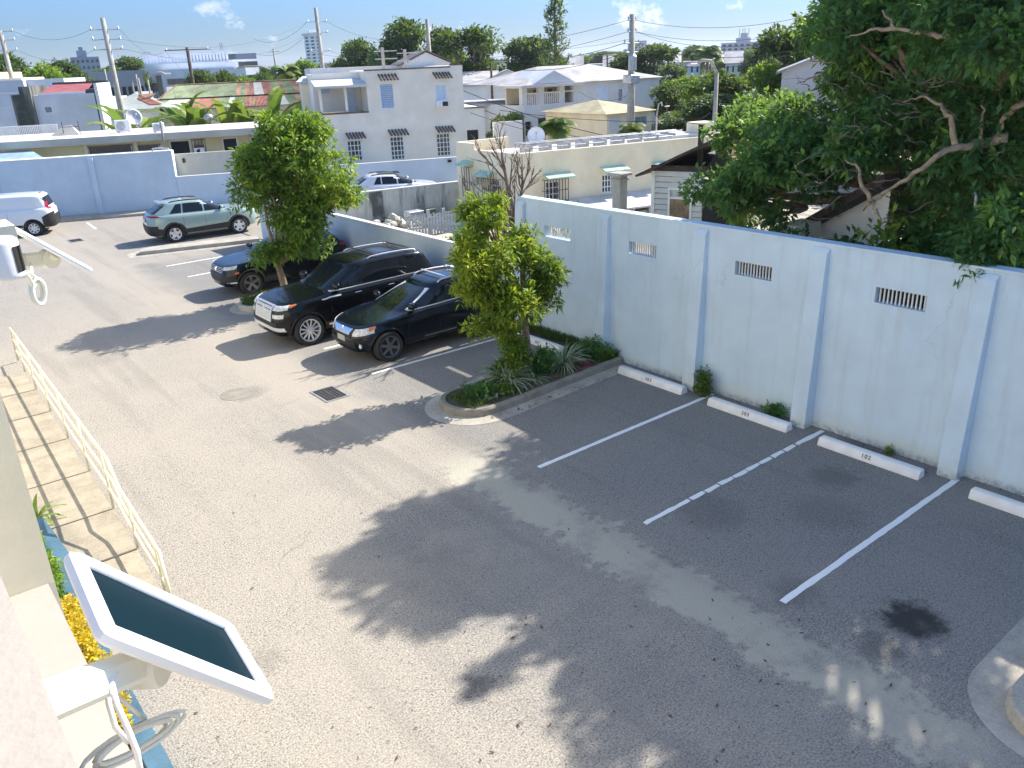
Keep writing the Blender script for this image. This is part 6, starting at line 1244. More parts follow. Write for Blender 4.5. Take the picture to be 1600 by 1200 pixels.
corr(MF.w(ul, 10, ze), MF.w(ul, 0, ze), MF.w(rl, 5, zrg), MF.w(rl, 5.01, zrg), ('rorange', 'e', 0)); corr(MF.w(ur, 10, ze), MF.w(ur, 0, ze), MF.w(rr2, 5, zrg), MF.w(rr2, 5.01, zrg), ('rgreen', 'e', 1)); corr(MF.w(ul, 10, ze), MF.w(ur, 10, ze), MF.w(rr2, 5, zrg), MF.w(rl, 5, zrg), ('rgreen', 'e', 2))
for k_, g_ in groups.items(): g_.build('roof_sheets', M[k_ if isinstance(k_, str) else k_[0]], t)
mb = MB(); mb.tube([MF.w(rl, 5, zrg+.03), MF.w(rr2, 5, zrg+.03)], .07, 6); mb.tube([MF.w(rl, 5, zrg+.03), MF.w(ul, 0, ze+.03)], .07, 6); mb.build('ridge_cap', M['rorange'], t)
MG = FW.off(20.5); t = thing('small_metal_roof_house', 'smaller hipped roof of pale and rust red sheets left of the patchwork roof', 'house', MG.w(0, 0, 0)); a = MG.rect(150, 171, 262, 190); zt_ = MG.uz(212, 150, 3)[1]; mb = MB(); hip(mb, MG, a[0]+.4, a[1]-.3, 0, 7, a[3], zt_+.2); mb.build('roof', M['rsilver'], t); mb = MB(); mb.box(a[0]+.6, a[1]-.6, .4, 6.5, 0, a[3]-.05, MG); mb.build('wall', M['greywhite'], t)
r0 = MG.rect(233, 156, 258, 168); vm = 3.5; sl = (zt_+.2-a[3])/(vm+.4); mb = MB(); f = lambda u, v: MG.w(u, v, a[3]+.05+sl*(v+.4)); mb.slab([f(r0[0], .4), f(r0[1]-.2, .4), f(r0[1]-1.3, 2.1), f(r0[0]-1.0, 2.1)], .03); mb.build('rust_red_patch', M['rred'], t); mb = MB(); mb.slab([f(a[0]+2.8, 1.6), f(r0[1]-1.2, 1.6), f(r0[1]-2, 3.0), f(a[0]+4.0, 3.0)], .02); mb.build('pink_patch', M['rorange'], t)
# ---- distant big buildings ----------------------------------------------
def dist_building(name, label, px0, px1, ytop, d, mat, depth=25, rows=0, cols_=0, z0=0., ang=-22.5, cat='building', wm=None, floors=None, band=False):
    A = P(px0, ytop, d); B = P(px1, ytop, d); wd = np.linalg.norm((B-A)[:2]); f = Fr(A, B); z = (A[2]+B[2])/2; t = thing(name, label, cat, f.w(0, 0, 0)); mb = MB(); mb.box(0, wd, 0, depth, 0, z, f); mb.build('wall', mat, t)
    H_ = floors[1] if floors else z; floors = None; H_ = z*.97; zl = z*.1
    if rows:
        if band:
            for r in range(rows): mb = MB(); zz = zl+(H_-zl)*(r+.3)/rows; mb.box(wd*.03, wd*.97, -.06, .0, zz, zz+(H_-zl)/rows*.42, f); mb.build('window_band', wm or M['winglass'], t)
        else:
            for r in range(rows):
                for c_ in range(cols_): mb = MB(); zz = zl+(H_-zl)*(r+.25)/rows; u = wd*(c_+.22)/cols_; mb.box(u, u+wd/cols_*.56, -.06, .0, zz, zz+(H_-zl)/rows*.5, f); mb.build('window', wm or M['winglass'], t)
    return t, f, wd, z
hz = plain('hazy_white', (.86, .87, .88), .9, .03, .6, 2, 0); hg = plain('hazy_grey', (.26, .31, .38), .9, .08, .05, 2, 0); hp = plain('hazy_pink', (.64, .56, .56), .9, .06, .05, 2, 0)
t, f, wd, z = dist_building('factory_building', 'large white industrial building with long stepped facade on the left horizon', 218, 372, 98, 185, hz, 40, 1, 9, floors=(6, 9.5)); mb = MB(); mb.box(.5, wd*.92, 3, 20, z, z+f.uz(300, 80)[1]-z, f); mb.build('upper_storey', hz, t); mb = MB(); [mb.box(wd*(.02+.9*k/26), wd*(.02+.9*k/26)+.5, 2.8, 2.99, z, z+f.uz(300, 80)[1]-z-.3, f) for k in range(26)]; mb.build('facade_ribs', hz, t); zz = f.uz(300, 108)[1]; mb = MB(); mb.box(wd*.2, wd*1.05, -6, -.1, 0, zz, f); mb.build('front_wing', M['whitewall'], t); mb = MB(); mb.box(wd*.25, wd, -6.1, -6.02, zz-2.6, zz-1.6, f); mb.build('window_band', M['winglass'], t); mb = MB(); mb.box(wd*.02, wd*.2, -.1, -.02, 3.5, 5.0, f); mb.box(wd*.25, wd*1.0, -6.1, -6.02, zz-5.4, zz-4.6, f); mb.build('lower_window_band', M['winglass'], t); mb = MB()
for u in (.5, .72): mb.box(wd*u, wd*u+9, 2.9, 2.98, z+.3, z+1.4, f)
mb.build('roof_vents', hg, t); mb = MB()
for px in (343, 346): u, zc_ = f.uz(px, 67, 5); mb.tube([f.w(u, 5, z), f.w(u, 5, zc_)], .12, 6)
mb.build('antennas', M['steel'], t); mb = MB()
for px in (229, 256): u, zc_ = f.uz(px, 77, 5); mb.box(u-.8, u+.8, 4, 6, z, zc_-.6, f)
mb.build('roof_units', hg, t)
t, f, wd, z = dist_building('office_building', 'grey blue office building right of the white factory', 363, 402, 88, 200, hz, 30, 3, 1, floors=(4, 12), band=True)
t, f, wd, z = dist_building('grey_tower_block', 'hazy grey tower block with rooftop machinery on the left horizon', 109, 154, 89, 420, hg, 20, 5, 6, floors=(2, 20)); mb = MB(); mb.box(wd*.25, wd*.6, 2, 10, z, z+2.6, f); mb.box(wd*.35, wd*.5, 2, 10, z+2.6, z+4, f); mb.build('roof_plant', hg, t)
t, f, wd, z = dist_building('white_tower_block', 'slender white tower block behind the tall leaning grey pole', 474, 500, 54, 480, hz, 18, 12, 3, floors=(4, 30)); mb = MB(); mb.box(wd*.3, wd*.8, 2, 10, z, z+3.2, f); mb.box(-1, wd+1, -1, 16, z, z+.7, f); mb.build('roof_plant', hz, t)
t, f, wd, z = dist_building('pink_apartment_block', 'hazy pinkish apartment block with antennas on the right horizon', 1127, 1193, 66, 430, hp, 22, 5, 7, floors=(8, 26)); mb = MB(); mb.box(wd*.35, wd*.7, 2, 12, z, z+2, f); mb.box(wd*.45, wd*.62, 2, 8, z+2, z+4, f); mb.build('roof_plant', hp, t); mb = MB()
for q_ in (.42, .5, .55, .64): mb.tube([f.w(wd*q_, 4, z+2), f.w(wd*q_, 4, z+6)], .15, 5)
mb.build('antennas', M['steel'], t)
t, f, wd, z = dist_building('apartment_slab', 'narrow hazy slab right of the pink apartment block', 1194, 1206, 67, 430, hp, 22, 5, 2, floors=(8, 26))
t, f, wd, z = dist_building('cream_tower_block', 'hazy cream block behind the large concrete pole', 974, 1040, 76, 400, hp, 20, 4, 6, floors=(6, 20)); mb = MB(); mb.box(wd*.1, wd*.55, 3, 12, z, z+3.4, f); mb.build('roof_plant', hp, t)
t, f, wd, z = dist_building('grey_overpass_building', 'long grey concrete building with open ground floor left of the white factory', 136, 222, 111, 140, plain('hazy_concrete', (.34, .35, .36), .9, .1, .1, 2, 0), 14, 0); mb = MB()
for i in range(9): mb.box(wd*(i+.1)/9, wd*(i+.75)/9, -.05, .01, .5, z-2.2, f)
mb.build('openings', M['dark'], t)
rb = random.Random(8); lbs = ['small distant %s house among the trees %s' % (a, b) for a in ('white', 'grey roofed', 'cream', 'pale blue', 'tan') for b in ('left of the factory', 'below the factory', 'beyond the patchwork roof', 'behind the villa', 'beyond the white portico house', 'near the right horizon')]
spots = [(30, 106, 150), (70, 110, 210), (225, 120, 120), (250, 122, 110), (275, 118, 150), (330, 124, 98), (395, 112, 160), (415, 116, 120), (455, 118, 130), (520, 96, 190), (560, 98, 170), (745, 96, 160), (785, 94, 180), (815, 97, 150), (905, 100, 140), (935, 98, 190), (960, 97, 160), (1055, 92, 190), (1085, 94, 170), (1120, 95, 200), (1150, 92, 160), (888, 103, 120), (700, 98, 200), (170, 124, 100), (205, 126, 95), (1000, 96, 220)]
hm = [M['whitewall'], M['greywhite'], M['cream'], M['bluewall_low'], M['tan']]
for i, (px, y, d) in enumerate(spots):
    A = P(px-16, y, d); B = P(px+16, y, d); f = Fr(A, B); wd = f.L*rb.uniform(.6, 1.1); z = (max(3., A[2]) if px > 480 else 3.4); t = thing('distant_house', lbs[i], 'house', f.w(0, 0, 0), 0, 'distant houses'); mb = MB(); mb.box(0, wd, 0, 8, 0, z-.6, f); mb.build('wall', hm[i % 5], t); mb = MB(); (gable(mb, f, 0, wd, 0, 8, z-.6, z+1.2) if i % 3 else mb.box(-.3, wd+.3, -.3, 8.3, z-.598, z-.3, f)); mb.build('roof', M['roofwhite'] if i % 2 else M['roofgrey'], t)
    for k in range(3): mb = MB(); mb.box(wd*(k+.3)/3, wd*(k+.65)/3, -.05, 0, z-2.2, z-1.2, f); mb.build('window', M['winglass'], t)
# ---- gable house and carports right of the villa -------------------------
GF = Fr(P(722, 150, 88), P(822, 145, 88)); t = thing('gable_house', 'white gable roofed house between the villa and the portico house', 'house', GF.w(0, 0, 0)); a = GF.rect(750, 128, 822, 165); z1 = GF.uz(790, 109)[1]; mb = MB(); mb.box(a[0]-3, a[1]+1, 0, 8, 0, a[3], GF); g1, g2 = a[0], a[1]+1; mb.add([GF.w(g1, 0, a[3]), GF.w(g2, 0, a[3]), GF.w((g1+g2)/2, 0, z1-.1), GF.w(g1, .2, a[3]), GF.w(g2, .2, a[3]), GF.w((g1+g2)/2, .2, z1-.1)], [(0, 1, 2), (5, 4, 3)]); mb.build('wall', M['whitewall'], t); mb = MB(); gable(mb, GF, g1, g2, 0, 8, a[3], z1, 'v', .3); mb.build('gable_roof', M['roofgrey'], t); mb = MB(); ll = GF.uz(722, 128)[0]; mb.slab([GF.w(ll-2, -.3, a[3]-.2), GF.w(g1+1.5, -.3, a[3]-.2), GF.w(g1+2, 6, z1-.1), GF.w(ll-2, 6, z1-.1)], .1); mb.build('side_roof', M['roofgrey'], t); mb = MB(); mb.box(GF.uz(760, 130)[0], GF.uz(790, 130)[0], -3, -.05, GF.uz(770, 133)[1], GF.uz(770, 131)[1], GF); mb.build('porch_roof', M['roofwhite'], t)
QF = Fr(P(726, 160, 66), P(822, 155, 66)); t = thing('carport', 'flat grey carport roof behind the villa wing', 'carport', QF.w(0, 0, 0)); a = QF.rect(728, 161, 822, 180); mb = MB(); mb.box(a[0]-1, a[1], 0, 7, a[3]-.15, a[3], QF); mb.build('roof', M['roofgrey'], t); mb = MB(); [mb.box(a[0]+(a[1]-a[0])*k/4, a[0]+(a[1]-a[0])*k/4+.15, .2, .35, 0, a[3]-.152, QF) for k in range(4)]; mb.build('posts', M['whitewall'], t)
# small parked cars far away, seen as roofs
def mini_car(label, px, py, d, mat, ang): p = P(px, py, d); return (label, p, mat, ang)
# ---- white portico house --------------------------------------------------
A, B = P(815, 190, 62), P(1035, 175, 70.5); HF = Fr(A, B); t = thing('portico_house', 'white two storey house with columned upper porch, brown door and hipped grey roof', 'house', HF.w(0, 0, 0)); hz_ = lambda px, py, v=0.: HF.uz(px, py, v)
u0, up_, u2 = hz_(818, 160)[0], hz_(903, 160)[0], hz_(1030, 140)[0]; z1f = hz_(860, 162)[1]; zev = hz_(903, 128)[1]; zrg = hz_(960, 107, 3)[1]
lo_h = [HF.rect(821, 190, 831, 212), HF.rect(841, 184, 855, 212)]; block(HF, t, u0, up_, 0, 8, 0, z1f, M['whitewall'], holes=lo_h); wn = [HF.rect(966, 138, 974, 159), HF.rect(932, 136, 951, 158)]
mb = MB(); HF.wall(mb, up_+.001, u2, 0, zev, .18, [wn[0]]); mb.box(u2-.18, u2-.001, .181, 8, 0, zev, HF); mb.box(up_+.18, u2-.2, 7.8, 8, 0, zev, HF); mb.box(up_+.001, up_+.18, .181, 8, z1f, zev, HF); mb.build('side_wall', M['whitewall'], t); window(HF, t, wn[0], 'louvre', wm=M['steel']); mb = MB(); mb.box(wn[1][0], wn[1][1], -.04, .0, wn[1][2], wn[1][3], HF); mb.build('shutter', M['louvre'], t)
mb = MB(); mb.box(u0+.1, up_, 2.4, 2.55, z1f+.002, zev, HF); mb.build('porch_back_wall', M['cream'], t)
for px in (820, 847, 879, 900): u = hz_(px, 150)[0]; mb = MB(); mb.box(u-.22, u+.22, .02, .42, z1f+.002, zev-.2, HF); mb.build('column', M['whitewall'], t)
mb = MB(); mb.box(u0-.5, up_+.3, -.6, 3, zev-.2, zev-.02, HF); mb.build('porch_slab', M['roofwhite'], t); mb = MB(); mb.box(hz_(862, 150)[0], hz_(874, 150)[0], 2.36, 2.398, z1f+.01, zev-.45, HF); mb.box(hz_(885, 150)[0], hz_(892, 150)[0], 2.36, 2.398, z1f+.4, zev-.45, HF); mb.build('front_door', M['door'], t)
mb = MB(); [mb.box(hz_(px, 155)[0], hz_(px, 155)[0]+.06, .05, .11, z1f, z1f+.75, HF) for px in range(823, 878, 3)]; mb.box(u0, up_, .04, .12, z1f+.75, z1f+.82, HF); mb.build('porch_rail', M['white'], t)
mb = MB(); hip(mb, HF, u0+.6, u2-.3, .2, 8, zev, zrg+.4, .5); mb.build('roof', M['roofgrey'], t); mb = MB(); g0, g1 = hz_(828, 125)[0], hz_(897, 125)[0]; gz = hz_(862, 110)[1]; mb.add([HF.w(g0, -.25, zev), HF.w(g1, -.25, zev), HF.w((g0+g1)/2, -.25, gz), HF.w(g0, 3, zev), HF.w(g1, 3, zev), HF.w((g0+g1)/2, 4, gz)], [(0, 1, 2), (0, 2, 5, 3), (1, 4, 5, 2), (0, 3, 4, 1)]); mb.build('porch_gable', M['greywhite'], t)
mb = MB(); a, b = hz_(905, 213), hz_(932, 195); mb.tube([HF.w(a[0], -.6, a[1]), HF.w(b[0], -.6, b[1])], .05, 5); [mb.box(a[0]+(b[0]-a[0])*k/7, a[0]+(b[0]-a[0])*k/7+.05, -.62, -.58, 0, a[1]+(b[1]-a[1])*k/7, HF) for k in range(1, 8)]; mb.build('stair_rail', M['steel'], t)
for r in lo_h: mb = MB(); mb.box(r[0], r[1], .19, .22, r[2], r[3], HF); mb.build('arch_opening', M['dark'], t)
# ---- small yellow hip roof house -----------------------------------------
A, B = P(945, 190, 56), P(1022, 185, 59); YF = Fr(A, B); t = thing('small_yellow_house', 'small pale yellow house with olive hipped roof behind the concrete pole', 'house', YF.w(0, 0, 0)); r = YF.rect(948, 175, 1018, 212); mb = MB(); wn = YF.rect(987, 181, 1012, 197); block(YF, t, r[0], r[1], 0, 6.5, 0, r[3], M['cream'], holes=[wn]); window(YF, t, wn, 'louvre', wm=M['steel']); mb = MB(); hip(mb, YF, r[0], r[1], 0, 6.5, r[3], YF.uz(1010, 150, 3)[1], .3); mb.build('roof', plain('olive_roof', (.42, .37, .23), .8, .15, 1, 20, .2), t)
mb = MB(); a = YF.rect(952, 184, 968, 207); mb.box(a[0], a[1], -.05, 0, a[2], a[3], YF); mb.build('door', M['whitewall'], t)
# ---- blue gate, low walls near the alley -------------------------------------
q = VF.off(3); a = q.rect(758, 175, 800, 225); mb = MB(); mb.box(q.uz(760, 213)[0], q.uz(773, 213)[0], 0, .1, 0, q.uz(766, 214)[1], q); tag(mb.build('blue_gate', M['planterblue']), 'small blue gate right of the villa wing', 'gate'); mb = MB(); mb.box(q.uz(773, 213)[0], q.uz(818, 200)[0], .2, .4, 0, q.uz(795, 190)[1], q); tag(mb.build('white_yard_wall', M['whitewall']), 'plain white yard wall between the villa wing and the portico house', 'wall')
# ---- cream house behind the tall wall ---------------------------------------
X0 = 22.8; YC = 27.98; ZT = 2.90
RF = Fr((X0, YC), (31.06, 26.10)); RF.n = np.array([-RF.d[1], RF.d[0]]); SFc = Fr((X0, YC), (X0, YC+4.5)); SFc.n = np.array([1., 0])
t = thing('cream_house', 'cream flat roofed house with mint awnings and rusty window grilles behind the tall blue wall', 'house', (X0, YC, 0)); px_r = lambda *r: RF.rect(*r)
hw_ = [px_r(852, 283, 875, 313), px_r(940, 272, 958, 301)]; mb = MB(); RF.wall(mb, .0, 13.6, -.02, ZT, .2, hw_); mb.box(0, .2, .2, 3.0, -.02, ZT, RF) if False else None; mb.box(13.4, 13.6, .201, 4.3, -.02, ZT, RF); mb.box(.3, 13.4, 4.1, 4.29, -.02, ZT-.3, RF); mb.build('front_wall', M['cream'], t)
sh = [SFc.rect(767, 281, 780, 306)]; sh = [(min(a, b), max(a, b), c_, d) for a, b, c_, d in sh]; mb = MB(); SFc.wall(mb, .05, 3.1, -.02, ZT, .2, sh); mb.box(3.101, 4.48, .0, .2, -.02, ZT+.28, SFc); mb.box(4.28, 4.48, .201, 3, -.02, ZT+.28, SFc); mb.build('side_wall', M['cream'], t)
mb = MB(); mb.box(.25, 13.39, .21, 4.09, ZT-.3, ZT-.18, RF); mb.build('roof', M['roofwhite'], t); mb = MB(); mb.box(.4, 13, .7, .75, 0, ZT-.4, RF); mb.build('interior', M['dark'], t)
window(RF, t, hw_[0], 'grid'); window(RF, t, hw_[1], 'grid'); window(SFc, t, sh[0], 'grid')
def awn(fr, u0, u1, z, v=0): mb = MB(); mb.slab([fr.w(u0, v-.02, z+.14), fr.w(u0, v-.55, z), fr.w(u1, v-.55, z), fr.w(u1, v-.02, z+.14)], .06); mb.build('mint_awning', M['greenawn'], t)
for x0, x1, y in ((848, 890, 277), (937, 975, 266), (1018, 1038, 258)): awn(RF, RF.uz(x0, y)[0], RF.uz(x1, y)[0], RF.uz(x0, y)[1])
for x0, x1, y in ((754, 776, 273), (725, 740, 257)): a, b = SFc.uz(x0, y)[0], SFc.uz(x1, y)[0]; awn(SFc, min(a, b), max(a, b), SFc.uz(x0, y)[1])
def cage(fr, r, v=-.25): 
    mb = MB(); u0, u1, z0, z1 = min(r[:2]), max(r[:2]), r[2], r[3]; n = max(3, int((u1-u0)/.14))
    for i in range(n+1): u = u0+(u1-u0)*i/n; mb.box(u-.012, u+.012, v, v+.024, z0, z1, fr)
    for z in (z0, (z0+z1)/2, z1): mb.box(u0, u1, v-.002, v+.02, z-.012, z+.012, fr); mb.box(u0, u0+.02, v, 0, z-.01, z+.01, fr); mb.box(u1-.02, u1, v, 0, z-.01, z+.01, fr)
    mb.build('window_cage', M['iron'], t)
cage(RF, px_r(847, 279, 884, 314)); cage(SFc, SFc.rect(760, 279, 786, 312)); cage(SFc, SFc.rect(729, 260, 740, 307))
a = RF.rect(1093, 191, 1121, 222, .3); mb = MB(); mb.box(a[0], a[1], .3, 1.3, ZT-.5, a[3], RF); mb.build('chimney_block', M['cream'], t); mb = MB(); b = RF.rect(1050, 210, 1094, 222, .3); mb.box(b[0], b[1], .3, 2.3, ZT-.1, min(b[3], ZT+.35), RF); mb.build('roof_upstand', M['whitewall'], t)
zz = ZT+.12; mb = MB(); [mb.tube([RF.w(.6, v_, zz+.15*k), RF.w(9.4, v_, zz+.15*k)], .03, 6) for k, v_ in ((0, .4), (1, 1.0), (1, 1.5))]; [mb.box(.9+i*.95, .96+i*.95, .38, 1.55, ZT-.2, zz+.12, RF) for i in range(9)]; mb.build('roof_pipes', M['steel'], t)
mb = MB(); c_ = SFc.w(SFc.uz(752, 285)[0], -.3, 1.7); mb.lathe([(.06, -.3), (.13, -.25), (.17, .1), (.05, .18)], c_, 'z', 12); mb.tube([c_, (X0, c_[1], c_[2]+.35)], .03, 5); ll_ = thing('wall_lantern', 'grey wall lantern on the side of the cream house by the bare tree', 'lantern', c_); mb.build('lantern_body', M['steel'], ll_)
p = G(838, 222, ZT); dish('white satellite dish on the cream roof behind the bare tree', (p[0], p[1], ZT-.2), .42, (-.6, -.75, .35), M['white'], .1)
mb = MB(); a = RF.rect(893, 303, 1022, 325); u0, u1 = RF.uz(893, 308, -1.2)[0], RF.uz(1022, 300, -1.2)[0]; zz = RF.uz(950, 304, -.05)[1]-.3; mb.slab([RF.w(u0, -1.9, zz-.05), RF.w(u1+1, -1.9, zz-.05), RF.w(u1+1, -.05, zz+.3), RF.w(u0, -.05, zz+.3)], .08); shd = thing('lean_to_shed', 'white roofed lean-to between the cream house and the tall blue wall', 'shed', RF.w(u0, -2, 0)); mb.build('roof', M['roofwhite'], shd); mb = MB(); [mb.box(u0+.2+(u1-u0)*k/5, u0+.3+(u1-u0)*k/5, -1.8, -1.7, 0, zz-.14, RF) for k in range(6)]; mb.build('posts', M['tan'], shd); mb = MB(); mb.box(u0, u1+1, -1.65, -1.61, 0, zz-.3, RF); mb.build('green_screen', M['greenawn'], shd)
p0, p1 = P(968, 330, 22.5), P(970, 274, 22.5); t2 = thing('stone_post', 'short square concrete post with moulded cap just behind the tall blue wall', 'post', (p0[0], p0[1], 0)); mb = MB(); mb.bbox((p0[0], p0[1], p1[2]/2), .30, .30, p1[2], .02); mb.build('shaft', M['pole'], t2); mb = MB(); mb.bbox((p0[0], p0[1], p1[2]+.04), .48, .48, .08, .02); mb.bbox((p0[0], p0[1], p1[2]-.1), .38, .38, .06, .02); mb.build('cap', M['pole'], t2)
# ---- wooden shacks behind the wall --------------------------------------------
def clap_wall(mb, fr, u0, u1, z0, z1, v=0., hole=None, slant=None):
    n = int((z1-z0)/.15)
    for i in range(n):
        a, b = z0+(z1-z0)*i/n+.022, z0+(z1-z0)*(i+1)/n; segs = [(u0, u1)]
        if slant: uu_ = min(u1, slant(b)); segs = [(u0, uu_)] if slant and uu_ > u0 else []
        if hole and b > hole[2]+.01 and a < hole[3]-.01: segs = [(s0, min(s1, hole[0])) for s0, s1 in segs if s0 < hole[0]]+[(max(s0, hole[1]), s1) for s0, s1 in segs if s1 > hole[1]]
        for s0, s1 in segs: mb.add([fr.w(s0, v-.04, a), fr.w(s1, v-.04, a), fr.w(s1, v, b), fr.w(s0, v, b), fr.w(s0, v+.04, a), fr.w(s1, v+.04, a), fr.w(s1, v+.04, b), fr.w(s0, v+.04, b)], [(0, 1, 2, 3), (7, 6, 5, 4), (0, 4, 5, 1), (2, 6, 7, 3), (0, 3, 7, 4), (1, 5, 6, 2)])
SH = Fr(P(1022, 300, 23.5), P(1100, 300, 23.0)); t = thing('wooden_shack', 'derelict white clapboard shack with boarded window and lifted dark roof behind the wall', 'shack', SH.w(0, 0, 0)); r = SH.rect(1022, 268, 1100, 360); hb = SH.rect(1047, 297, 1078, 345); zt_ = r[3]; mb = MB(); clap_wall(mb, SH, r[0], r[1]-.05, .3, zt_, 0, hb); mb.build('clapboard_wall', M['clap'], t); mb = MB(); mb.box(r[0], hb[0], .05, .07, .3, zt_, SH); mb.box(hb[1], r[1]-.05, .05, .07, .3, zt_, SH); mb.build('shade_backing', M['darkwood'], t); mb = MB(); mb.box(r[0]-.08, r[0]+.02, -.04, .06, 0, zt_, SH); mb.box(hb[0]-.06, hb[0], -.04, .03, hb[2], hb[3]+.06, SH); mb.box(hb[1], hb[1]+.06, -.04, .03, hb[2], hb[3]+.06, SH); zm = SH.uz(1060, 311)[1]; mb.box(hb[0], hb[1], -.04, .03, zm, zm+.06, SH); mb.box(hb[0], hb[1], -.042, .028, hb[3], hb[3]+.06, SH); mb.build('trim', M['white'], t); mb = MB(); mb.box(hb[0], hb[1], .0, .02, hb[2]-.3, zm, SH); mb.build('plywood_board', M['wood'], t); mb = MB(); mb.box(hb[0], hb[1], .01, .03, zm+.06, hb[3], SH); mb.build('transom', M['steel'], t)  # dark sheet behind the board gaps imitates shade under the lips
mb = MB(); mb.box(r[0], r[0]+.05, .06, 3.5, .3, zt_, SH); mb.build('side_wall', M['clap'], t); mb = MB(); mb.box(r[0]-.1, r[1]+.1, -.03, .1, zt_+.002, zt_+.16, SH); mb.box(r[0]+.1, r[1], .12, 3.4, zt_-.1, zt_+.1, SH); mb.box(r[1]-.35, r[1]-.22, .3, .4, zt_+.1, zt_+1.2, SH); mb.build('roof_beams', M['darkwood'], t)
a, b, c_ = SH.uz(1000, 271), SH.uz(1128, 212), SH.uz(1122, 219); mb = MB(); mb.slab([SH.w(a[0], -.35, a[1]), SH.w(b[0], -.35, b[1]), SH.w(b[0]+.2, 3.4, b[1]), SH.w(a[0]+.2, 3.4, a[1])], .06)
mb.build('roof_slope', M['darkwood'], t); mb = MB(); e = SH.uz(1155, 252); groups = {}; corr(SH.w(b[0], -.36, b[1]+.02), SH.w(b[0]+.1, 3.0, b[1]+.05), SH.w(e[0], 3.0, e[1]), SH.w(e[0], -.36, e[1]), 'rust'); corr(SH.w(b[0]+.05, .6, b[1]+.10), SH.w(b[0]+.2, 1.6, b[1]+.25), SH.w(b[0]+1.2, 1.6, b[1]-.25), SH.w(b[0]+1.2, .6, b[1]-.4), 'rorange'); [g_.build('roof_sheets', M[k_], t) for k_, g_ in groups.items()]
mb = MB(); mb.add([SH.w(r[1]-.05, .05, .2), SH.w(e[0]-.2, .1, .2), SH.w(e[0]-.2, .1, e[1]-.3), SH.w(b[0], .1, b[1]-.15), SH.w(r[1]-.05, .05, zt_)], [(0, 1, 2, 3, 4)]); mb.build('dark_gap', M['dark'], t)
S2 = Fr(P(1265, 390, 19.5), P(1405, 330, 17.5)); t = thing('second_wooden_house', 'weathered white board house with dark sloping eave half hidden under the huge tree', 'shack', S2.w(0, 0, 0)); f = lambda x, y: S2.uz(x, y); a, b = f(1268, 345), f(1395, 278); r = S2.rect(1268, 300, 1395, 400); mb = MB(); sl = (b[1]-a[1])/(b[0]-a[0]); dh = S2.rect(1316, 322, 1336, 362)
clap_wall(mb, S2, a[0], b[0], .5, a[1]-.1, 0, dh); n = 12
for i in range(n): z0 = a[1]-.1+(b[1]-a[1])*i/n; u0 = a[0]+(b[0]-a[0])*i/n; mb.add([S2.w(u0, -.018, z0), S2.w(b[0], -.018, z0), S2.w(b[0], 0, z0+(b[1]-a[1])/n), S2.w(u0, 0, z0+(b[1]-a[1])/n)], [(0, 1, 2, 3)])
mb.build('clapboard_wall', M['clap'], t); mb = MB(); mb.box(a[0], b[0], .06, .1, .5, a[1]-.1, S2); mb.build('shade_backing', M['darkwood'], t); mb = MB(); mb.slab([S2.w(a[0]-.6, -.4, a[1]-.35), S2.w(b[0]+.2, -.4, b[1]+.12), S2.w(b[0]+.2, 3, b[1]+.12), S2.w(a[0]-.6, 3, a[1]-.35)], .16); mb.build('eave', M['darkwood'], t); mb = MB(); mb.box(dh[0], dh[1], .03, .05, dh[2], dh[3], S2); mb.build('doorway', M['dark'], t); mb = MB(); v0 = S2.rect(1318, 304, 1338, 317); [mb.box(v0[0]+(v0[1]-v0[0])*k/4, v0[0]+(v0[1]-v0[0])*(k+.7)/4, -.04, -.02, v0[2], v0[3], S2) for k in range(4)]; mb.build('lattice', M['steel'], t)  # dark sheet behind these boards too, for the shade lines between them
p = P(1248, 362, 18.6); mb = MB(); mb.bbox((p[0], p[1], p[2]/2+.1), .9, .5, p[2]+.2, .02); tag(mb.build('cream_wall_stub', M['cream']), 'short cream masonry stub seen just over the tall blue wall', 'wall')
# pale gable on the right behind the trees
RG = Fr(P(1222, 115, 50), P(1300, 110, 50)); t = thing('pale_gable_house', 'pale pink gable end rising out of the trees on the right', 'house', RG.w(0, 0, 0)); a, b, c_ = RG.uz(1222, 112), RG.uz(1284, 88), RG.uz(1345, 108); mb = MB(); mb.add([RG.w(a[0], 0, 0), RG.w(c_[0], 0, 0), RG.w(c_[0], 0, c_[1]), RG.w(b[0], 0, b[1]), RG.w(a[0], 0, a[1]), RG.w(a[0], 8, 0), RG.w(c_[0], 8, 0), RG.w(c_[0], 8, c_[1]), RG.w(b[0], 8, b[1]), RG.w(a[0], 8, a[1])], [(0, 1, 2, 3, 4), (9, 8, 7, 6, 5), (0, 4, 9, 5), (1, 6, 7, 2)]); mb.build('wall', plain('pale_pink_render', (.72, .66, .62), .9, .05, .6, 20, .1), t); mb = MB(); mb.slab([RG.w(a[0]-.3, -.3, a[1]), RG.w(b[0], -.3, b[1]+.12), RG.w(b[0], 8.3, b[1]+.12), RG.w(a[0]-.3, 8.3, a[1])], .12); mb.slab([RG.w(b[0], -.3, b[1]+.12), RG.w(c_[0]+.3, -.3, c_[1]), RG.w(c_[0]+.3, 8.3, c_[1]), RG.w(b[0], 8.3, b[1]+.12)], .12); mb.build('roof', M['roofgrey'], t)
# street surface between houses
mb = MB(); a_ = VF.w(13, 6, 0); b_ = VF.w(60, 2, 0); sheet('street', [VF.w(12.4, 1, 0)[:2], VF.w(60, -6, 0)[:2], VF.w(60, 2, 0)[:2], VF.w(12.4, 9, 0)[:2]], -.02, M['asphalt'])
sheet('back_yards', [FW.w(-60, 4, 0)[:2], FW.w(34, 6, 0)[:2], FW.w(44, 60, 0)[:2], FW.w(-60, 60, 0)[:2]], -.02, M['tan'])
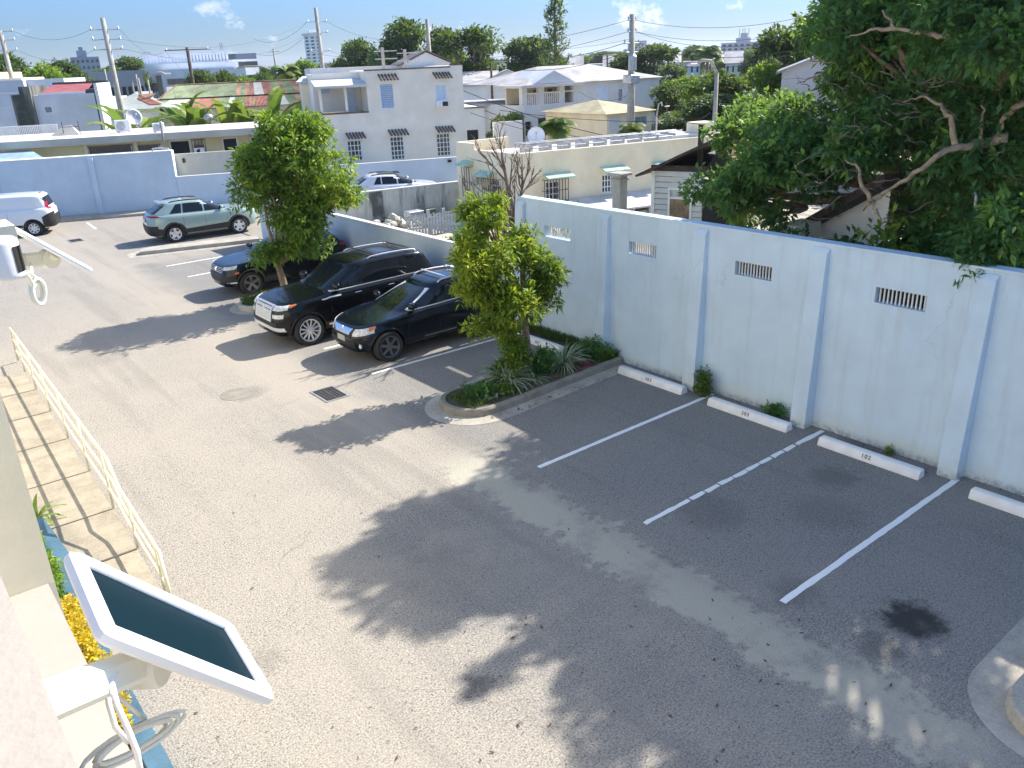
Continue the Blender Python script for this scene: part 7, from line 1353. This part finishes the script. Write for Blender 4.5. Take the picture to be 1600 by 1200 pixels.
# ------------------------------------------------------------------ utility poles, lamps and wires
def pole(label, px, ytop, d, mat, r=.16, arms=(), name='utility_pole', taper=.6, cat='utility pole', ang=-22.5, ins=True):
    "arms: (pixels below top, half length m)"
    top = P(px, ytop, d); t = thing(name, label, cat, (top[0], top[1], 0)); mb = MB(); mb.tube([(top[0], top[1], 0), (top[0], top[1], top[2])], [r, r*taper], 10); mb.build('shaft', mat, t, smooth=True); a = math.radians(ang); dv = np.array([math.cos(a), math.sin(a), 0]); tips = []
    for dy, hl in arms:
        z = top[2]-dy*d/FPX; mb = MB(); c = np.array([top[0], top[1], z]); mb.tube([c-dv*hl, c+dv*hl], .045, 5); o = mb.build('crossarm', M['steel'] if mat != M['polewood'] else M['polewood'], t); tips += [c-dv*hl, c+dv*hl]
        if ins:
            mb = MB()
            for q in (-1, 1): p = c+dv*hl*q*.92; mb.lathe([(.03, 0), (.06, .05), (.04, .09), (.06, .13), (.02, .2)], tuple(p), 'z', 8)
            mb.build('insulators', M['steel'], o)
    return top, tips
T1, t1 = pole('tall grey concrete pole with short crossarms rising above the white block house', 160, 28, 64, M['pole'], .24, ((14, .9), (26, .9), (38, .9)))
T0, t0 = pole('leftmost concrete pole with short crossarms near the left edge', 0, 48, 78, M['pole'], .24, ((1, .9), (11, .9), (23, .9)))
T2, t2_ = pole('tall grey pole in front of the white tower block', 493, 12, 85, M['pole'], .26, ((18, .9), (32, .9), (56, .9)))
T3, t3 = pole('plain tapered grey pole rising above the small gable', 667, 30, 78, M['pole'], .26, ())
T4, t4 = pole('thin dark wooden pole with a T crossarm above the metal roof', 292, 74, 80, M['polewood'], .22, ((3, 1.8),))
T5, t5 = pole('large concrete pole with transformer brackets before the portico house', 988, 22, 52, M['pole'], .27, ((8, .55), (23, .6), (38, 1.1), (50, .9)), ang=20)
T6, t6 = pole('thin distant wooden pole with short crossarm left of the large concrete pole', 949, 86, 110, M['polewood'], .16, ((1, 1.4),)); T7, t7 = pole('dark thin post in front of the gable house', 767, 98, 75, M['polewood'], .15, ())
T8, t8 = pole('thin grey pole right of the arched street lamp', 427, 76, 130, M['pole'], .2, ((4, .8),))
for px, y in ((212, 116), (216, 122), (206, 125), (163, 108)): pole('thin post in front of the grey concrete building at pixel column %s' % {212: 'by the factory corner', 216: 'right of the pair', 206: 'left of the pair', 163: 'beside the tall pole'}[px], px, y, 118, M['pole'], .16, (), ins=False)
mb = MB(); c5 = T5-np.array([0, 0, 2.6]); bt5 = thing('pole_transformer', 'grey transformer can and bracket on the large concrete pole', 'transformer', c5); mb.lathe([(.2, -.45), (.24, -.4), (.24, .35), (.12, .48)], (c5[0]-.3, c5[1]-.35, c5[2]), 'z', 12); mb.bbox((c5[0], c5[1], c5[2]-.9), .75, .7, .5, .04); mb.build('can', M['steel'], bt5)
def lamp(label, base_px, ytop, d, reach, side, r=.09, name='street_lamp', arch=False):
    top = P(base_px, ytop, d); t = thing(name, label, 'street lamp', (top[0], top[1], 0)); a = math.radians(-22.5); dv = np.array([math.cos(a), math.sin(a), 0])*side; mb = MB(); b = np.array([top[0], top[1], 0]); mb.tube([b, top-[0, 0, .5]], [r, r*.7], 8); mb.tube([top-[0, 0, .5], top+dv*reach*.35+[0, 0, .1], top+dv*reach*.8+[0, 0, .15], top+dv*reach], r*.6, 6); mb.build('post', M['pole'], t, smooth=True); mb = MB(); c = top+dv*(reach+.25); hs = .4 if reach < .5 else 1; mb.bbox(tuple(c-[0, 0, .03]), .75*hs, .3*hs, .14*hs, .05*hs); mb.build('lamp_head', M['roofwhite'], t); return top
lamp('street lamp pole with a white lamp head among the yellow green trees', 1121, 98, 46, 1.1, -1, .14); lamp('white street lamp with curved arm left of the metal roof', 229, 116, 105, 1.9, 1, .14); lamp('tall twin arched street lamp right of the white factory', 427, 104, 120, 4.5, -1, .16); lamp('small lamp standard right of the concrete pole above the cream roof', 1026, 166, 42, .3, 1, .06)
def wire(label, a, b, sag=.5, r=.014, n=14, group='overhead cables'):
    a, b = np.array(a, float), np.array(b, float); mb = MB(); mb.tube([a+(b-a)*q-np.array([0, 0, sag*4*q*(1-q)]) for q in np.linspace(0, 1, n)], r, 4); return tag(mb.build('overhead_cable', M['wire']), label, 'cable', group)
c = T5; W_ = lambda px, y, d: P(px, y, d)
for i, (a, b, s, r, lb) in enumerate((
    (t5[0], W_(640, 66, 75), .8, .016, 'top cable from the large pole leftwards across the sky'), (t5[2], W_(640, 80, 75), .9, .016, 'second cable from the large pole leftwards'), (t5[4], W_(720, 84, 62), .7, .022, 'third thick cable from the large pole leftwards'), (t5[6], W_(720, 90, 62), .9, .022, 'fourth cable from the large pole leftwards over the thin pine'),
    (t5[1], W_(1275, 22, 46), .5, .014, 'top cable from the large pole to the huge tree'), (t5[3], W_(1275, 46, 46), .5, .014, 'second cable from the large pole to the huge tree'), (t5[3], W_(1275, 52, 44), .7, .014, 'cable just below the second one running right'), (t5[5], W_(1230, 80, 42), .5, .02, 'lower thick cable from the large pole to the right'), (t5[7], W_(1230, 86, 40), .7, .02, 'lowest sky cable from the large pole to the right'),
    (W_(720, 140, 55), c-[0, 0, 7.0], .3, .03, 'thick black bundle crossing the portico house'), (W_(728, 160, 55), c-[0, 0, 7.1], .5, .03, 'sagging black bundle under the first one'), (W_(735, 176, 50), c-[0, 0, 7.2], .4, .025, 'lower black bundle before the portico house'), (W_(780, 172, 52), W_(1110, 188, 50), .3, .022, 'long low black cable crossing both white houses'),
    (c-[0, 0, 7.0], W_(1110, 176, 46), .4, .025, 'black bundle from the large pole to the street lamp pole'), (c-[0, 0, 7.1], W_(1200, 168, 44), .6, .02, 'black cable past the street lamp pole to the trees'), (W_(1024, 170, 42), W_(1094, 194, 34), .15, .018, 'pale service cable down to the cream chimney'), (c-[0, 0, 4.3], W_(905, 143, 60), .5, .014, 'thin service cable to the portico house'),
    (t1[1], t4[0], .8, .014, 'top cable between the tall left pole and the thin wooden pole'), (t1[3], t2_[0], 1.2, .014, 'long cable from the left pole to the tower block pole'), (t1[5], t2_[2], 1.4, .014, 'lower long cable from the left pole to the tower block pole'), (t0[1], t1[0], .6, .014, 'cable between the two leftmost poles'), (t0[5], t1[4], .7, .014, 'lower cable between the two leftmost poles'),
    (t4[1], W_(400, 105, 90), .5, .014, 'service cable sloping right from the thin wooden pole'), (t4[0], W_(312, 128, 70), .3, .014, 'service drop onto the metal roof'), (t2_[1], W_(660, 55, 80), .9, .014, 'faint cable right of the tower block pole'), (t2_[4], W_(600, 80, 60), .4, .014, 'cable from the tower block pole to the left mast'), (t2_[5], W_(632, 84, 60), .5, .014, 'cable from the tower block pole to the right mast'), (t2_[0], W_(395, 60, 120), 1.0, .02, 'faint high cable left of the tower block pole'), (t2_[2], W_(395, 82, 120), 1.0, .02, 'faint lower cable left of the tower block pole'), (T3-[0, 0, 1.2], W_(990, 60, 60), 1.0, .012, 'thin cable from the plain grey pole towards the large pole'))):
    wire(lb, a, b, s, r*.7)
# ------------------------------------------------------------------ own building: parapet, ledge, pier
own = thing('apartment_facade', 'cream stuccoed building front at the left edge with rough parapet and ledge', 'building', (-.5, 1, 0))
mb = MB(); mb.box(-.6, .0201, -.6, 1.32, 5.7, 6.28, None); mb.build('parapet', M['parapet'], own)
ZL = 4.0; XE = .338
mb = MB(); mb.box(-3, XE, -4, 4.74, ZL-.25, ZL); mb.build('ledge', M['parapet'] if False else plain('smooth_pinkish_render', (.385, .345, .305), .85, .03, 2, 30, .15), own)
mb = MB(); mb.box(-3, .372, 4.742, 9.5, -.02, 9.2); mb.build('pier', M['stucco_cream'], own)
mb = MB(); mb.box(-3, .30, -6, 4.74, -.02, ZL-.252); mb.box(-3, .2, 9.502, 26, -.02, 9.2); mb.build('wall', M['stucco_cream'], own)
mb = MB(); mb.box(-3, -.55, -4, 4.7, ZL+.002, 5.58); mb.build('upper_wall', M['stucco_cream'], own)
# walkway with railing
E0, E1 = np.array([2.03, 11.8]), np.array([2.34, 22.15]); ex = lambda y: 2.03+.03*(y-11.8); zw = lambda y: float(np.interp(y, [8.8, 10.2, 12.4, 22.3], [.02, .10, .22, .03]))
js = [9.4, 10.2, 11.62, 13.09, 14.89, 16.8, 18.68, 20.45, 22.1]
for a, b in zip(js, js[1:]):
    mb = MB(); g_ = .012; x1a, x1b = ex(a+g_), ex(b-g_); xl = .55 if a > 9.5 else .9
    vs = [(xl, a+g_, zw(a)), (x1a, a+g_, zw(a)), (x1b, b-g_, zw(b)), (xl, b-g_, zw(b))]; mb.add(vs+[(x, y, -.02) for x, y, z in vs], [(0, 1, 2, 3), (0, 4, 5, 1), (1, 5, 6, 2), (2, 6, 7, 3), (3, 7, 4, 0)]); mb.build('walkway_slab', M['walk'], kind='structure')
rl = thing('handrail', 'cream painted tubular handrail along the concrete walkway', 'railing', (2.2, 16, 0)); zp = lambda y: float(np.interp(y, [9.9, 10.1, 12.1, 12.6, 23.2], [.85, .88, .98, 1.28, .92])); mk = lambda y, h: (ex(y)+.02, y, zw(y)+(zp(y)-zw(y))*h)
for nm, h in (('top_rail', 1.), ('middle_rail', .66), ('lower_rail', .34)):
    mb = MB(); ys = [23.1, 21, 19, 17, 15, 13.2, 12.6, 12.1, 11.2, 10.1]; pts = [mk(y, h) for y in ys]; 
    if h == 1.: pts = [(ex(23.2)+.02, 23.2, .05)]+pts+[(ex(9.95)+.02, 9.95, .03)]
    mb.tube(pts, .026 if h == 1. else .02, 8); mb.build(nm, M['railcream'], rl, smooth=True)
for y in (22.15, 20.5, 18.7, 16.8, 14.9, 13.1, 11.65, 10.3): mb = MB(); mb.tube([mk(y, 0), mk(y, 1)], .021, 6); mb.build('post', M['railcream'], rl, smooth=True)
# planter: blue kerb wall and yellow flowering bed
pl_ = thing('planter_bed', 'blue painted planter wall with yellow flowering shrubs below the ledge', 'planter', (.9, 8, 0)); mb = MB(); mb.box(.86, 1.06, 4.5, 9.38, -.02, .42); mb.box(.3, .859, 9.18, 9.38, -.02, .42); mb.prism([(.86, 9.4), (1.06, 9.4), (1.2, 11.6), (1.12, 13.2), (.92, 13.2), (.95, 11.6)], -.01, .40); mb.build('blue_wall', M['planterblue'], pl_); mb = MB(); mb.box(.2, .858, 4.5, 9.17, -.02, .3); mb.build('soil', M['soil'], pl_)
g = np.random.default_rng(77)
def strip_bush(label, x0, x1, y0, y1, z0, z1, mat, leaf, n, seed, name='flowering_shrub'):
    g = np.random.default_rng(seed); t = thing(name, label, 'shrub', ((x0+x1)/2, (y0+y1)/2, z0)); bs = [(g.uniform(x0, x1), g.uniform(y0, y1), g.uniform(z0, z1), .16, .2, .16) for _ in range(n)]; C, Nn, T = clumps(bs, 170, g, .6); mb = MB(); [mb.tube([(b[0], b[1], .25), b[:3]], .008, 4) for b in bs]; mb.build('stems', M['bark'], t); leaf_mesh('leaves', C, Nn, leaf, mat, t, 6, .5, .1, T, seed); return t
strip_bush('dense yellow flowering shrub between the ledge and the blue planter wall', .72, .88, 7.6, 10.4, .45, .72, M['flower'], .055, 22, 1); strip_bush('green shrub at the far end of the yellow flower bed', .72, .86, 10.2, 12.4, .35, .6, M['leafmid'], .07, 16, 2); strip_bush('few green sprigs near the cable coil below the ledge', .8, 1.0, 4.9, 6.9, .3, .5, M['leafyellow'], .06, 10, 3)
blades('spiky green plant beside the pier at the walkway', (1.05, 13.6, .2), 14, .5, M['leafbanana'], 91, wd=.08)
# ------------------------------------------------------------------ solar panels and camera on the parapet
def solar(label, cen, ex_, ey_, L, W, T=.014, group='small white framed solar panels'):
    ex_ = np.array(ex_, float); ex_ /= np.linalg.norm(ex_); ey_ = np.array(ey_, float); ey_ -= ex_*(ex_@ey_); ey_ /= np.linalg.norm(ey_); nz_ = np.cross(ex_, ey_)
    t = thing('solar_panel', label, 'solar panel', cen, 0, group); Mx = np.stack([ex_, ey_, nz_], 1); mb = MB(); b = .0148; h, w_ = L/2, W/2; c = np.array(cen, float)
    prof = [(0.004, -T), (0, -T+.004), (0, -.004), (.004, 0), (b-.002, 0), (b, -.003), (b, -.006)]; vs = []
    R8 = lambda d, z: [tuple(c+Mx@np.array(q)) for q in [(sx*(h-d)-sx*kx*cr_, sy*(w_-d)-sy*ky*cr_, z) for sx, sy, kx, ky in ((-1, -1, 0, 1), (-1, -1, .3, .3), (-1, -1, 1, 0), (1, -1, 1, 0), (1, -1, .3, .3), (1, -1, 0, 1), (1, 1, 0, 1), (1, 1, .3, .3), (1, 1, 1, 0), (-1, 1, 1, 0), (-1, 1, .3, .3), (-1, 1, 0, 1))]]; k = 12; fs = []
    for i, (d, z) in enumerate(prof): cr_ = .008 if d < .01 else .001; vs += R8(d, z)
    for i in range(len(prof)-1):
        for j in range(k): fs.append((i*k+j, i*k+(j+1) % k, (i+1)*k+(j+1) % k, (i+1)*k+j))
    fs.append(tuple(range(k))[::-1]); mb.add(vs, fs); mb.build('frame', M['plastic'], t, angle=35)
    mb = MB(); mb.add([tuple(c+Mx@np.array(q)) for q in ((-h+b, -w_+b, -.005), (h-b, -w_+b, -.005), (h-b, w_-b, -.005), (-h+b, w_-b, -.005))], [(0, 1, 2, 3)]); mb.build('cell_glass', M['solar'], t); return t, c, Mx

CN = np.array([[.0749, .722, 6.2738], [.2004, .7406, 6.1192], [.1967, .6223, 6.102], [.0712, .6037, 6.2565]]); C1 = CN.mean(0)
t, c, Mx = solar('large looking white framed solar panel nearest to the camera at the lower left', C1, CN[1]-CN[0], CN[0]-CN[3], .20, .1196, .0145)
L1 = lambda x, y, z: c+Mx@np.array([x, y, z])
mb = MB(); a0 = P(84, 1092, .50); a0 = np.array([.0247, a0[1]*1.0, 6.12]); kn = L1(0, -.002, -.040)
px0 = np.array([.012, .556, 6.252]); d0 = kn-px0; dn = d0/np.linalg.norm(d0); up = np.array([0, 0, 1.])-dn*dn[2]; up /= np.linalg.norm(up); sd = np.cross(dn, up)
mb.bbox(tuple((px0+kn)/2-dn*.0), np.linalg.norm(d0)+.01, .018, .030, .006, np.stack([dn, sd, up], 1)); mb.build('arm', M['plasticcream'], t, angle=40)
mb = MB(); mb.lathe([(.012, -.016), (.022, -.014), (.024, -.01), (.024, .01), (.022, .014), (.012, .016)], tuple(kn), 'z', 18, np.stack([up, dn, sd], 1)); mb.tube([kn, L1(0, -.002, -.016)], .014, 10); mb.build('knuckle', M['plasticcream'], t, smooth=True, angle=40)
mb = MB(); mb.lathe([(.0045, -.0205), (.0045, -.0150)], tuple(kn), 'z', 10, np.stack([up, dn, sd], 1)); mb.lathe([(.0045, .0150), (.0045, .0205)], tuple(kn), 'z', 10, np.stack([up, dn, sd], 1)); mb.build('screw', M['steel'], t)
# white cable: drop and coil
def coil(par, name, anchor, cen, rx, ry, turns, r, ax, seed, droop=.0):
    g = np.random.default_rng(seed); mb = MB(); pts = [np.array(anchor, float)]; a_, b_ = [np.array(v, float)/np.linalg.norm(v) for v in ax]; n_ = np.cross(a_, b_)
    for k in range(int(turns*18)+1):
        th = 2*math.pi*k/18+1.2; w_ = 1+.05*math.sin(k*.9)+.22*math.sin(k*.12+1); pts.append(np.array(cen)+a_*rx*w_*math.cos(th)+b_*ry*w_*math.sin(th)+n_*(.004*math.sin(k*.35)+.0012*k*.2))
    mb.tube(pts, r, 8); return mb.build(name, M['plasticcream'], par, smooth=True)
cb = thing('cable_coil', 'coiled cream cable hanging under the nearest solar panel', 'cable', tuple(P(205, 1160, .72)))
cc = P(208, 1158, .70); coil(cb, 'coil', P(180, 1085, .66), cc, .040, .0095, 5.3, .0020, ((1, .1, .0), (-.1, .55, .8)), 5)
mb = MB(); mb.tube([L1(-.015, 0, -.03), P(165, 1060, .62), P(170, 1100, .61), P(180, 1135, .60), P(200, 1160, .60)], .0022, 8); mb.tube([L1(-.012, .004, -.03), P(172, 1060, .615), P(182, 1100, .60), P(200, 1140, .59), P(214, 1175, .585), P(224, 1230, .58)], .0026, 8); mb.build('drop_lead', M['plastic'], cb, smooth=True)
# second panel, camera and bracket farther along the parapet
a, b = P(20, 352, 1.95), P(141, 418, 1.95); ey_ = np.array([.16, .97, -.175]); t, c, Mx = solar('thin white solar panel seen edge on beside the security camera', (a+b)/2, b-a, ey_, float(np.linalg.norm(b-a)), .12, .012)
kn = P(76, 404, 1.98); mb = MB(); st = P(34, 408, 1.95); d0 = kn-st; dn = d0/np.linalg.norm(d0); up = np.array([0, 0, 1.])-dn*dn[2]; up /= np.linalg.norm(up); sd = np.cross(dn, up); mb.bbox(tuple((kn+st)/2), np.linalg.norm(d0), .018, .030, .005, np.stack([dn, sd, up], 1)); mb.build('arm', M['plasticcream'], t)
mb = MB(); mb.lathe([(.010, -.013), (.020, -.011), (.020, .011), (.010, .013)], tuple(kn), 'z', 16, np.stack([up, dn, sd], 1)); mb.tube([kn, P(86, 396, 1.97)], .012, 8); mb.build('knuckle', M['plasticcream'], t, angle=40); mb = MB(); mb.lathe([(.004, -.0165), (.004, -.0135)], tuple(kn), 'z', 10, np.stack([up, dn, sd], 1)); mb.build('screw', M['steel'], t)
cp = P(4, 404, 1.72); t = thing('security_camera', 'white cylindrical security camera with black lens face at the left edge', 'security camera', tuple(cp-[0, 0, .045])); hh = .037; rr_c = .031
mb = MB(); mb.lathe([(.0, -hh), (rr_c-.006, -hh), (rr_c-.001, -hh+.004), (rr_c, -hh+.01), (rr_c, hh-.01), (rr_c-.001, hh-.004), (rr_c-.006, hh), (0, hh)], tuple(cp), 'z', 40); mb.build('housing', M['plastic'], t, smooth=True, angle=60)
mb = MB(); vs = []; n = 10
for z in (-.024, .022):
    for i in range(n+1): an = math.radians(-62+52*i/n); vs.append((cp[0]+(rr_c+.001)*math.cos(an), cp[1]+(rr_c+.001)*math.sin(an), cp[2]+z))
mb.add(vs, [(i, i+1, n+2+i, n+1+i) for i in range(n)]); mb.build('lens_window', M['lensblack'], t)
bx = thing('junction_box', 'cream box end with pale underside behind the security camera at the left edge', 'box', tuple(P(-30, 400, 1.9))); f0 = P(23, 352, 1.86); f1 = P(0, 336, 1.98)
mb = MB(); mb.box(-.6, f0[0], f0[1], f0[1]+.10, P(10, 438, 1.86)[2], f0[2]); mb.build('box_body', M['stucco_cream'], bx)
cb = thing('cable_coil', 'small cream cable bundle hanging below the security camera', 'cable', tuple(P(55, 455, 1.8))); coil(cb, 'coil', P(44, 425, 1.76), P(57, 455, 1.8), .011, .021, 4, .0032, ((1, .2, 0), (.1, .1, 1)), 6); mb = MB(); mb.tube([P(38, 425, 1.74), P(46, 435, 1.76), P(52, 450, 1.79)], .0035, 6); mb.tube([P(48, 412, 1.9), P(50, 430, 1.85), P(54, 448, 1.8)], .003, 6); mb.build('lead', M['plasticcream'], cb, smooth=True)
# ------------------------------------------------------------------ air
m, t_, o_ = _mat('haze_air'); t_.links.clear(); pv = t_.nodes.new('ShaderNodeVolumePrincipled'); pv.inputs['Density'].default_value = .00016; pv.inputs['Color'].default_value = (.86, .93, 1, 1); pv.inputs['Anisotropy'].default_value = .3
t_.links.new(pv.outputs[0], o_.inputs['Volume']); mb = MB(); mb.box(-4600, 4600, -4600, 4600, -1.03, 62); hz_o = mb.build('haze', m); hz_o['kind'] = 'stuff'
SC.cycles.volume_bounces = 0
